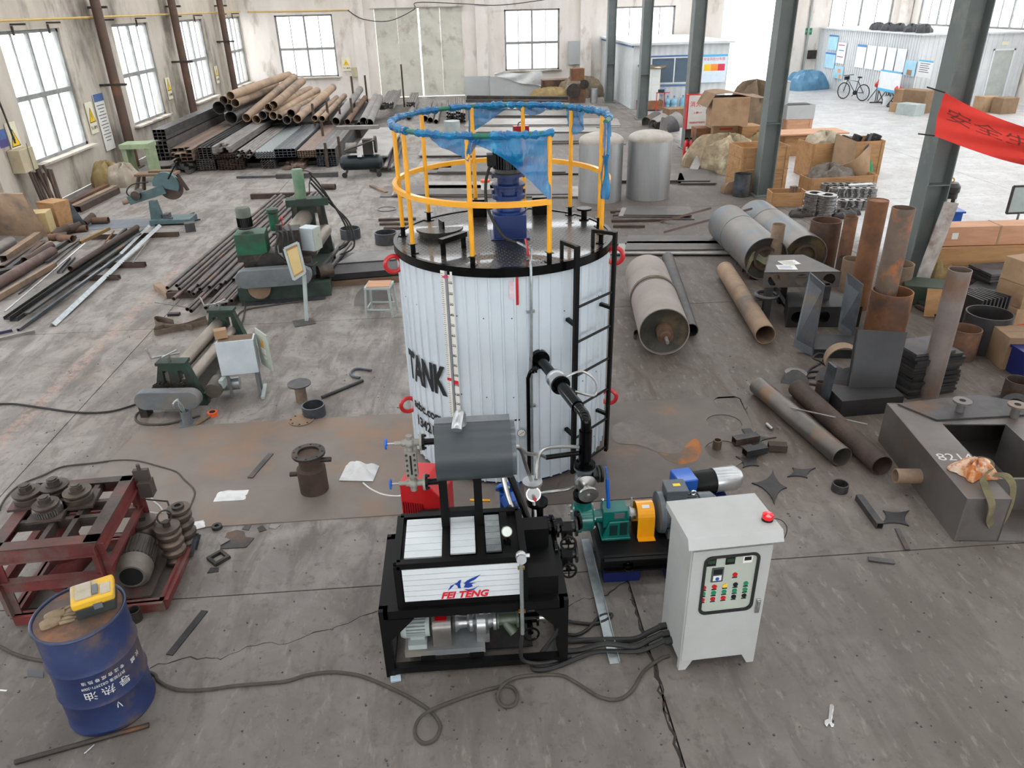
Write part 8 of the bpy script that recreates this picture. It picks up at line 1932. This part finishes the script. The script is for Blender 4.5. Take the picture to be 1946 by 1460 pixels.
# fire hydrant box on its column, extinguishers
hb_ = thing('hydrant_box', 'white fire hydrant box with red side on the grey column', 'box', DY(1321, 245, 23.0)); hb_.location.y = 22.905
sc_ = ppm(hb_.location); wd = 40 / sc_; hg = 62 / sc_
obj('body', MB().span((-wd/2, 0, 0), (wd/2, .26, hg)), red, hb_, bev=.005); obj('door', MB().span((-wd/2 + .03, -.02, .02), (wd/2 - .01, 0, hg - .02)), mk('hydrant_white', (214, 214, 210), (200, 200, 196), .5, 0, 3), hb_)
for s_, sz, z in (('消火栓', .17, .72), ('火警119', .07, .48), ('消防器材严禁挪用', .06, .2)): text(s_, sz, T(0, -.022, hg * z, rx=90), ink_r, hb_)
obj('latch', MB().span((wd/2 - .06, -.035, hg * .45), (wd/2 - .02, -.02, hg * .58)), ink, hb_)
ex = None
for i, p in enumerate(((1302, 299), (1312, 299))):
    if i == 0:
        ex = thing('fire_extinguisher', 'red fire extinguisher on the floor under the hydrant box, left one', 'extinguisher', G(*p), 0, 'extinguishers under the hydrant box')
        obj('cylinder', MB().lathe([(.07, 0), (.075, .02), (.075, .38), (.05, .45), (.025, .48), (.025, .5), (1e-4, .5)], n=18), red, ex); obj('valve', MB().box((0, 0, .53), (.1, .03, .05)), black, ex); obj('label', MB().box((0, -.076, .25), (.06, .004, .12)), paper, ex)
    else: dup(ex, G(*p), 0, 'red fire extinguisher on the floor under the hydrant box, right one')
# cartons, crates and scrap between the columns
def stack_at(px, Y): 
    p = DY(*px, Y); return p
carton(None, 1.0, .7, .72, -6, 'large tilted brown carton on top of the carton heap', cen=G(1380, 236, .987), m=card, mark=False)
cl = thing('carton_cover', 'worn grey-brown cardboard sheet over the top carton', 'sheet', stack_at((1380, 188), 21.3))
obj('sheet', MB().grid(lambda u, v: V((-.62 + 1.6 * u, -.35 + 1.0 * v, .12 + .08 * math.sin(5 * u) - .6 * max(0, .12 - u) * 4)), 16, 6, .015), card_d, cl)
carton((1366, 300), .8, .7, .55, 0, 'crushed carton with orange print, lowest under the tilted one', m=ply, mark=True)
carton(None, .75, .6, .42, 4, 'buff carton in the middle under the tilted one', cen=G(1366, 300) + _z * .562, m=card, mark=True)
carton((1413, 300), .62, .6, .9, 8, 'open orange-brown carton right of the tilted one', m=ply, mark=False)
carton((1330, 300), .5, .5, .85, 0, 'orange-brown carton left of the hydrant box foot', m=rust_or, mark=False)
carton((1285, 232), .9, .6, .5, 10, 'flat worn carton before the water bottles', m=card_d, mark=False)
lump((1425, 262), .9, .6, 1.5, 'brown tarpaulin sagging over lockers beside the crate column', mk('brown_tarp', (118, 100, 80), (92, 78, 62), .9, 0, 3, bump=.4), 31, 'tarpaulin', cat='tarpaulin')
obj('grey_locker', MB().box((0, 0, .85), (.7, .5, 1.7)).box((0, 0, 1.72), (.72, .52, .03)), panel_g, None, 'tall grey metal locker behind the crate column', 'locker').location = G(1462, 262)
crate((1506, 262), .85, .7, .6, 0, ply_p, 'pale crate under the grey metal tray', plank=2)
gt = thing('metal_tray', 'grey metal tray with black rubber lying on the pale crate', 'tray', G(1506, 262) + _z * .62)
for a, b in (((-.45, -.35), (.45, -.33)), ((-.45, .33), (.45, .35)), ((-.45, -.33), (-.43, .33)), ((.43, -.33), (.45, .33))): obj('side', MB().span((*a, 0), (*b, .42)), panel_g, gt)
obj('rubber', MB().box((-.05, 0, .4), (.7, .5, .06)), rubber, gt)
lump((1378, 318), 1.0, .9, .75, 'heap of dusty tan plastic bags before the crates', mk('tan_bags', (146, 128, 98), (104, 88, 66), .6, 0, 5, c3=(180, 168, 140), t3=.58, bump=.6, bsc=9), 32, 'bag_heap', cat='bags')
lump((1420, 300), .8, .6, .7, 'smaller heap of yellowish bags behind the tan one', mk('yellow_bags', (156, 138, 96), (116, 100, 72), .6, 0, 5, bump=.6, bsc=9), 33, 'bag_heap', cat='bags')
for z, lb in ((0, 'front plywood crate left of the grey column, lower one'), (.52, 'front plywood crate left of the grey column, upper open one')): crate(None, 1.15, .8, .5, 4, ply, lb, cen=V((7.1, 17.8, z)), plank=2, lid=z == 0)
crate((1588, 330), 1.9, .8, .85, 4, ply, 'big open plywood crate holding black pipe ends', plank=1, lid=False)
bcr = G(1588, 330)
for k, x in enumerate((-.1, .25, .55, .75)):
    a = bcr + V((x, -.1 + .1 * (k % 2), .45)); obj('black_pipe', MB().pipe(a, a + V((.15, -.05, .5)), .12, .1, 18), steel_dk, None, 'black pipe end standing in the big plywood crate', 'pipe', 'pipes in the big crate')
obj('brown_board', MB().box((0, 0, .5), (.6, .03, 1.1), rx=-35, ry=20), card_d, None, 'dark brown board leaning on the big plywood crate', 'board').location = bcr + V((-.25, -.75, 0))
obj('grey_bar', MB().beam(bcr + V((.1, -.85, .02)), bcr + V((.65, -.2, 1.0)), .06, .04), steel, None, 'grey bar leaning on the big plywood crate', 'bar')
crate((1590, 356), 1.7, .5, .3, 4, ply, 'long low plywood tray full of fittings', plank=1, lid=False)
lump((1570, 352), .55, .35, .45, 'grey and tan fittings heaped in the low plywood tray', mk('fittings', (124, 116, 106), (84, 76, 68), .6, .2, 9, bump=.6), 34, 'fitting_heap', cat='fittings')
obj('wood_sheet', MB().box((0, 0, 0), (2.0, .9, .04)), ply_p, None, 'pale plywood sheet lying behind the big crate', 'board').location = G(1530, 292) + _z * .59
obj('sheet_trestle', MB().box((0, 0, .28), (1.6, .6, .56)), ply, None, 'plywood box under the pale plywood sheet', 'box').location = G(1530, 292)
lump((1565, 280), .5, .4, .35, 'crumpled clear plastic on the plywood sheet', mk('crumpled_plastic', (176, 164, 140), (140, 126, 104), .4, 0, 6, bump=.6), 35, 'plastic_heap', z=.62, cat='plastic')
lump((1637, 338), .22, .16, .4, 'bright green plastic bag at the end of the low plywood tray', mk('green_bag', (20, 150, 90), (16, 120, 70), .4, 0, 6, bump=.5), 36, 'green_bag', cat='bag')
obj('brown_paper', MB().grid(lambda u, v: V((-.3 + .7 * u, .1 * math.sin(5 * u + 3 * v), .02 + .9 * v * (.5 + .5 * u) )), 10, 6, .01), card, None, 'curled brown paper sheet right of the low plywood tray', 'paper').location = G(1620, 350)
obj('white_strip', MB().box((0, 0, 0), (.55, .09, .03), rz=4), white, None, 'white strip lying across the ring stacks', 'strip').location = G(1636, 352, .32)
crate((1493, 388), .75, .45, .3, -6, ply, 'small open plywood tray before the crate column', plank=1, lid=False)
wbn = thing('wood_bundle', 'bundle of short wood blocks in the small plywood tray', 'blocks', G(1506, 384, .06))
for k in range(6): obj('block', MB().box((.05 * (k % 3) - .05, .06 * (k // 3), .17), (.04, .05, .34), rz=3 * k), wood, wbn)
lump((1400, 365), .35, .25, .25, 'small brown paper scraps at the foot of the bluish pipe', card_d, 37, 'paper_heap', cat='paper')
# ring stacks
chr_r = mk('machined_ring', (176, 174, 172), (120, 118, 118), .25, .9, 20)
rp_ = None
def ring_stack(px, r, n, lb, z=0):
    t = thing('ring_stack', lb, 'rings', G(*px, z), 0, 'stacks of machined rings')
    p = None
    for k in range(n):
        if p is None: p = obj('ring', MB().lathe([(r, 0), (r, .03), (r * .6, .03), (r * .6, 0)], n=18, closed=True), chr_r, t); o = p
        else: o = p.copy(); COL.objects.link(o); o.parent = t
        o.location = (rnd.uniform(-.012, .012), rnd.uniform(-.012, .012), .036 * k)
for px, r, n, lb in (((1542, 408), .2, 13, 'big bright ring stack nearest the standing pipes, left'), ((1566, 412), .2, 13, 'big bright ring stack nearest the standing pipes, right')): ring_stack(px, r, n, lb)
k = 0
for row, (y, n) in enumerate(((398, 4), (384, 6), (372, 7))):
    for i in range(n):
        x = (1600 if row == 0 else 1582 if row == 1 else 1566) + i * 14 - (0 if row else 0)
        ring_stack((x, y), .12, (6, 9, 8)[row], ('low ring stack in the front row of small bright rings', 'ring stack in the middle row of small bright rings', 'ring stack in the back row of small bright rings')[row])
for px, q in (((1520, 410), 'left of'), ((1590, 412), 'between'), ((1612, 408), 'in front of')): lump(px, .25, .2, .12, 'dark loose rings and scrap heaped %s the bright ring stacks' % q, iron, px[0], 'ring_scrap', cat='scrap')
for i, p in enumerate(((1245, 245), (1258, 250), (1270, 242), (1232, 240))):
    obj('curved_plate', MB().at(frame_to(G(*p), G(*p) + V((.6, .3, .25)))).lathe([(.35, 0), (.35, .5), (.33, .5), (.33, 0)], n=20, closed=True), (steel_lt, steel)[i % 2], None, 'curved shell offcut in the scrap heap at the white cabin column', 'offcut', 'curved offcuts by the column')
slab_quad([(1248, 278), (1262, 282), (1270, 226), (1258, 222)], (24, 24, 24.3, 24.3), 'upright grey plates leaning left of the hydrant box', steel_lt, .06, 3)
slab_quad([(1308, 325), (1322, 330), (1340, 296), (1326, 290)], (19.8, 19.6, 20.2, 20.4), 'grey metal sheet leaning before the bag heap', steel_lt, .03, 2)
# right bay along the store cabin
XS = 18.24
def wall_sheet(a, b, m, lb, head=None, cat='poster', blocks=()):
    p, q = DX(*a, XS), DX(*b, XS); yb = DX(b[0], a[1], XS).y + .03; y0, y1 = min(p.y, yb), max(p.y, yb); z0, z1 = q.z, p.z
    t = thing('wall_poster', lb, cat, (XS, (y0 + y1) / 2, z0)); w = y1 - y0; h = z1 - z0
    obj('sheet', MB().span((-.012, -w/2, 0), (0, w/2, h)), m, t)
    if head: obj('header', MB().span((-.016, -w/2, h * .9), (-.012, w/2, h)), head, t)
    for u0, v0, u1, v1, mm in blocks: obj('print_block', MB().span((-.016, w/2 - u1 * w, v0 * h), (-.012, w/2 - u0 * w, v1 * h)), mm, t)
    return t
pb1 = mk('poster_aqua', (176, 216, 232), (150, 200, 224), .5, 0, 3); hb1 = mk('poster_header', (40, 120, 190), None, .5); fi = mk('faint_ink', (96, 96, 100)); wbd = mk('white_board', (228, 230, 232), (218, 220, 222), .4, 0, 3)
li = tuple((.12, .78 - .12 * k, .8 - .1 * (k % 2), .82 - .12 * k, fi) for k in range(5))
wall_sheet((1577, 66), (1595, 97), pb1, 'pale blue poster high at the far end of the store cabin', hb1)
wall_sheet((1570, 99), (1590, 132), pb1, 'pale blue poster lower at the far end of the store cabin', hb1)
wall_sheet((1594, 80), (1611, 123), wbd, 'white notice with magenta lines beside the blue posters', None, 'poster', ((.1, .85, .8, .89, mk('magenta_ink', (170, 50, 110), None, .6)), (.2, .6, .8, .64, hb1), (.1, .3, .8, .34, mk('magenta_ink', (170, 50, 110)))))
wall_sheet((1587, 125), (1605, 152), pb1, 'low aqua poster with orange patches at the far end of the store cabin', None, 'poster', ((.4, .5, .7, .8, mk('patch_orange', (236, 160, 100), None, .6)), (.6, .05, .85, .35, mk('patch_orange', (236, 160, 100)))))
for i, (x0, x1) in enumerate(((1631, 1649), (1650, 1668), (1669, 1687), (1688, 1706), (1707, 1726))):
    wall_sheet((x0, 84 + 2 * i), (x1, 131 + 3 * i), wbd, 'tall white board on the store cabin wall, %s' % ('leftmost with blue header', 'second from the left', 'middle one', 'second from the right', 'rightmost')[i], hb1 if i == 0 else None, 'board')
wall_sheet((1722, 114), (1744, 147), pb1, 'pale notice with brown patch left of the blue-headed notice', None, 'poster', ((.3, .05, .75, .4, card),))
wall_sheet((1748, 113), (1777, 151), wbd, 'white notice with bright blue header on the store cabin', mk('poster_blue', (80, 176, 220)), 'poster', li)
se = thing('standing_banner', 'white display board with blue edges standing before the store cabin', 'board', DX(1688, 168, 17.7)); se.location.z = 0
obj('board', MB().span((-.02, -.8, .5), (.02, .8, 1.3)), wbd, se); obj('edge', MB().span((-.025, -.8, .5), (.025, .8, .6)).span((-.025, -.8, 1.24), (.025, .8, 1.3)), mk('poster_blue', (80, 176, 220)), se)
for y in (-.7, .7): obj('leg', MB().cyl((0, y, 0), (0, y, 1.3), .02).beam((-.3, y, .02), (.3, y, .02), .04, .04), iron, se)
bk = thing('bicycle', 'black bicycle parked before the white corrugated store cabin', 'bicycle', DX(1620, 182, 17.2), 0); bk.location.z = 0; bk.rotation_euler.z = R(112)
tire = mk('tyre', (24, 24, 26), None, .7)
for x in (-.52, .52):
    w_ = obj('wheel', MB().torus((x, 0, .34), .32, .022, 30, 6, T(rx=90)), tire, bk)
    sp_ = MB()
    for k in range(8): sp_.beam((x - .31 * math.cos(PI * k / 8), 0, .34 - .31 * math.sin(PI * k / 8)), (x + .31 * math.cos(PI * k / 8), 0, .34 + .31 * math.sin(PI * k / 8)), .004, .004)
    obj('spokes', sp_, iron, w_)['kind'] = 'stuff'
bf = mk('bike_frame', (44, 50, 66), (30, 34, 46), .4)
obj('frame', MB().tube([(-.52, 0, .34), (-.1, 0, .3), (.38, 0, .78), (-.18, 0, .76), (-.52, 0, .34)], .018, 8, 1, smooth=False).cyl((-.1, 0, .3), (-.2, 0, .9), .016).cyl((.52, 0, .34), (.36, 0, .92), .018), bf, bk)
obj('saddle', MB().sphere((-.22, 0, .93), .09, sc=(1.4, .7, .4)), tire, bk); obj('handlebar', MB().cyl((.38, -.3, .98), (.38, .3, .98), .014).cyl((.36, 0, .9), (.38, 0, .98), .016), tire, bk); obj('crank_set', MB().cyl((-.1, -.04, .3), (-.1, .04, .3), .09).beam((-.1, .06, .3), (-.02, .06, .15), .02, .02), tire, bk); obj('handlebar_bag', MB().box((.45, 0, .86), (.12, .2, .14)), tire, bk)
for i, (x, y) in enumerate(((1663, 193), (1681, 197), (1689, 199), (1700, 203))):
    t = thing('red_lantern_stand', 'red lantern on a black tripod before the store cabin, %s' % ('leftmost of four', 'second of four', 'third of four', 'rightmost of four')[i], 'lantern', G(x, y), 0, 'red lanterns on tripods')
    h_ = .55
    for k in range(3): obj('leg', MB().cyl((0, 0, h_), (.35 * math.cos(2.1 * k), .35 * math.sin(2.1 * k), 0), .018), iron, t)
    obj('lantern', MB().lathe([(.06, h_), (.14, h_ + .06), (.14, h_ + .16), (.05, h_ + .26), (.02, h_ + .34), (1e-4, h_ + .34)], n=16), red, t)
obj('white_bucket', MB().lathe([(.14, 0), (.17, .34), (.16, .34), (.13, .02)], n=18), white, None, 'white bucket among the red lantern stands', 'bucket').location = G(1684, 200)
carton((1740, 213), .95, .6, .8, -65, 'big brown open carton at the near end of the store cabin wall', m=card_d, mark=False)
carton((1712, 205), .5, .5, .7, -65, 'smaller carton standing left of the big brown open one', m=card, mark=False)
carton((1702, 212), .45, .35, .3, -40, 'small open carton on the floor before the lanterns', m=card, mark=False)
obj('wire_basket', MB().box((0, 0, .2), (.8, .55, .4), rz=-65), grey_lt, None, 'grey woven crate under the big brown open carton', 'crate').location = G(1728, 218)
lump((1560, 168), 1.0, .6, .75, 'blue tarpaulin covering a motorbike in the far right corner', tarp_m, 51, 'blue_tarpaulin', cat='tarpaulin', cen=V((17.0, 37.9, 0)))
for k in range(5): lump(None, .3, .3, .26, 'black sack on the roof of the store cabin', mk('black_sack', (40, 40, 44), (66, 66, 70), .5, 0, 6), 60 + k, 'black_sack', cat='sack', cen=V((18.6, 35.0 - k * .9, H2 + .07)))
for k in range(5): bpy.data.objects['black_sack' + ('' if k == 0 else '.%03d' % k)]['group'] = 'black sacks on the cabin roof'
pz = DY(1850, 108, 30.75); pz2 = DY(1832, 172, 30.75)
be = thing('blue_poster', 'tall blue poster with white pictures beside the grey cabin door', 'poster', (20.35, 30.76, .55))
obj('sheet', MB().span((-.38, -.012, 0), (.38, 0, 1.55)), mk('poster_deep_blue', (44, 96, 160), (36, 84, 146), .5, 0, 3), be)
obj('print_block', MB().span((-.3, -.016, 1.36), (.3, -.012, 1.46)).span((-.3, -.016, 1.1), (.2, -.012, 1.14)).span((-.3, -.016, .98), (.3, -.012, 1.02)).span((-.3, -.016, .35), (-.06, -.012, .75)).span((.04, -.016, .3), (.26, -.012, .7)), wbd, be)
for px, lb, m in (((1870, 212), 'brown carton with white label behind the red banner', card), ((1905, 215), 'brown bent carton at the right edge behind the red banner', card_d), ((1840, 196), 'grey stool with papers before the blue poster', grey_lt)): carton(px, .7, .5, .55, 10, lb, m=m, mark=False)
es = thing('exit_sign', 'small green emergency exit sign on the wall by the open door', 'sign', DY(1533, 66, YB - .03)); obj('board', MB().span((-.24, -.02, 0), (.24, 0, .3)), mk('exit_green', (20, 130, 90), None, .5), es); text('安全出口', .1, T(0, -.022, .15, rx=90), ink_w, es)
sx_ = thing('fuse_box', 'small grey fuse box with pipe on the wall by the open door', 'box', DY(1543, 112, YB - .17)); obj('body', MB().span((-.2, 0, 0), (.2, .16, .4)), iron, sx_); obj('conduit', MB().cyl((-.35, .1, -1.0), (-.35, .1, 3.0), .05, n=10), grey_lt, sx_)
# ---------------------------------------------------------------- tell look-alikes of one group apart by their place in the picture
bpy.context.view_layer.update()
ORD = 'first second third fourth fifth sixth seventh eighth ninth tenth eleventh twelfth thirteenth fourteenth fifteenth sixteenth seventeenth eighteenth nineteenth twentieth'.split() + ['twenty-' + q for q in ('first', 'second', 'third', 'fourth', 'fifth')]
same = {}
for o in COL.objects:
    if o.parent is None and o.get('group') and o.get('label'): same.setdefault(o['label'], []).append(o)
for lb, os_ in same.items():
    if len(os_) < 2 or len(os_) > len(ORD): continue
    def px(o):
        p = sum((o.matrix_world @ V(c) for c in o.bound_box), V()) / 8 if o.type == 'MESH' else o.matrix_world.translation + _z * .1
        q = p - V((0, 0, CH)); return q.dot(_eu) / q.dot(_d), -q.dot(_ev) / q.dot(_d)
    P = {o: px(o) for o in os_}
    k = 0 if max(p[0] for p in P.values()) - min(p[0] for p in P.values()) > .5 * (max(p[1] for p in P.values()) - min(p[1] for p in P.values())) else 1
    for i, o in enumerate(sorted(os_, key=lambda o: P[o][k])): o['label'] = lb + ', ' + ORD[i] + (' from the left' if k == 0 else ' from the bottom')
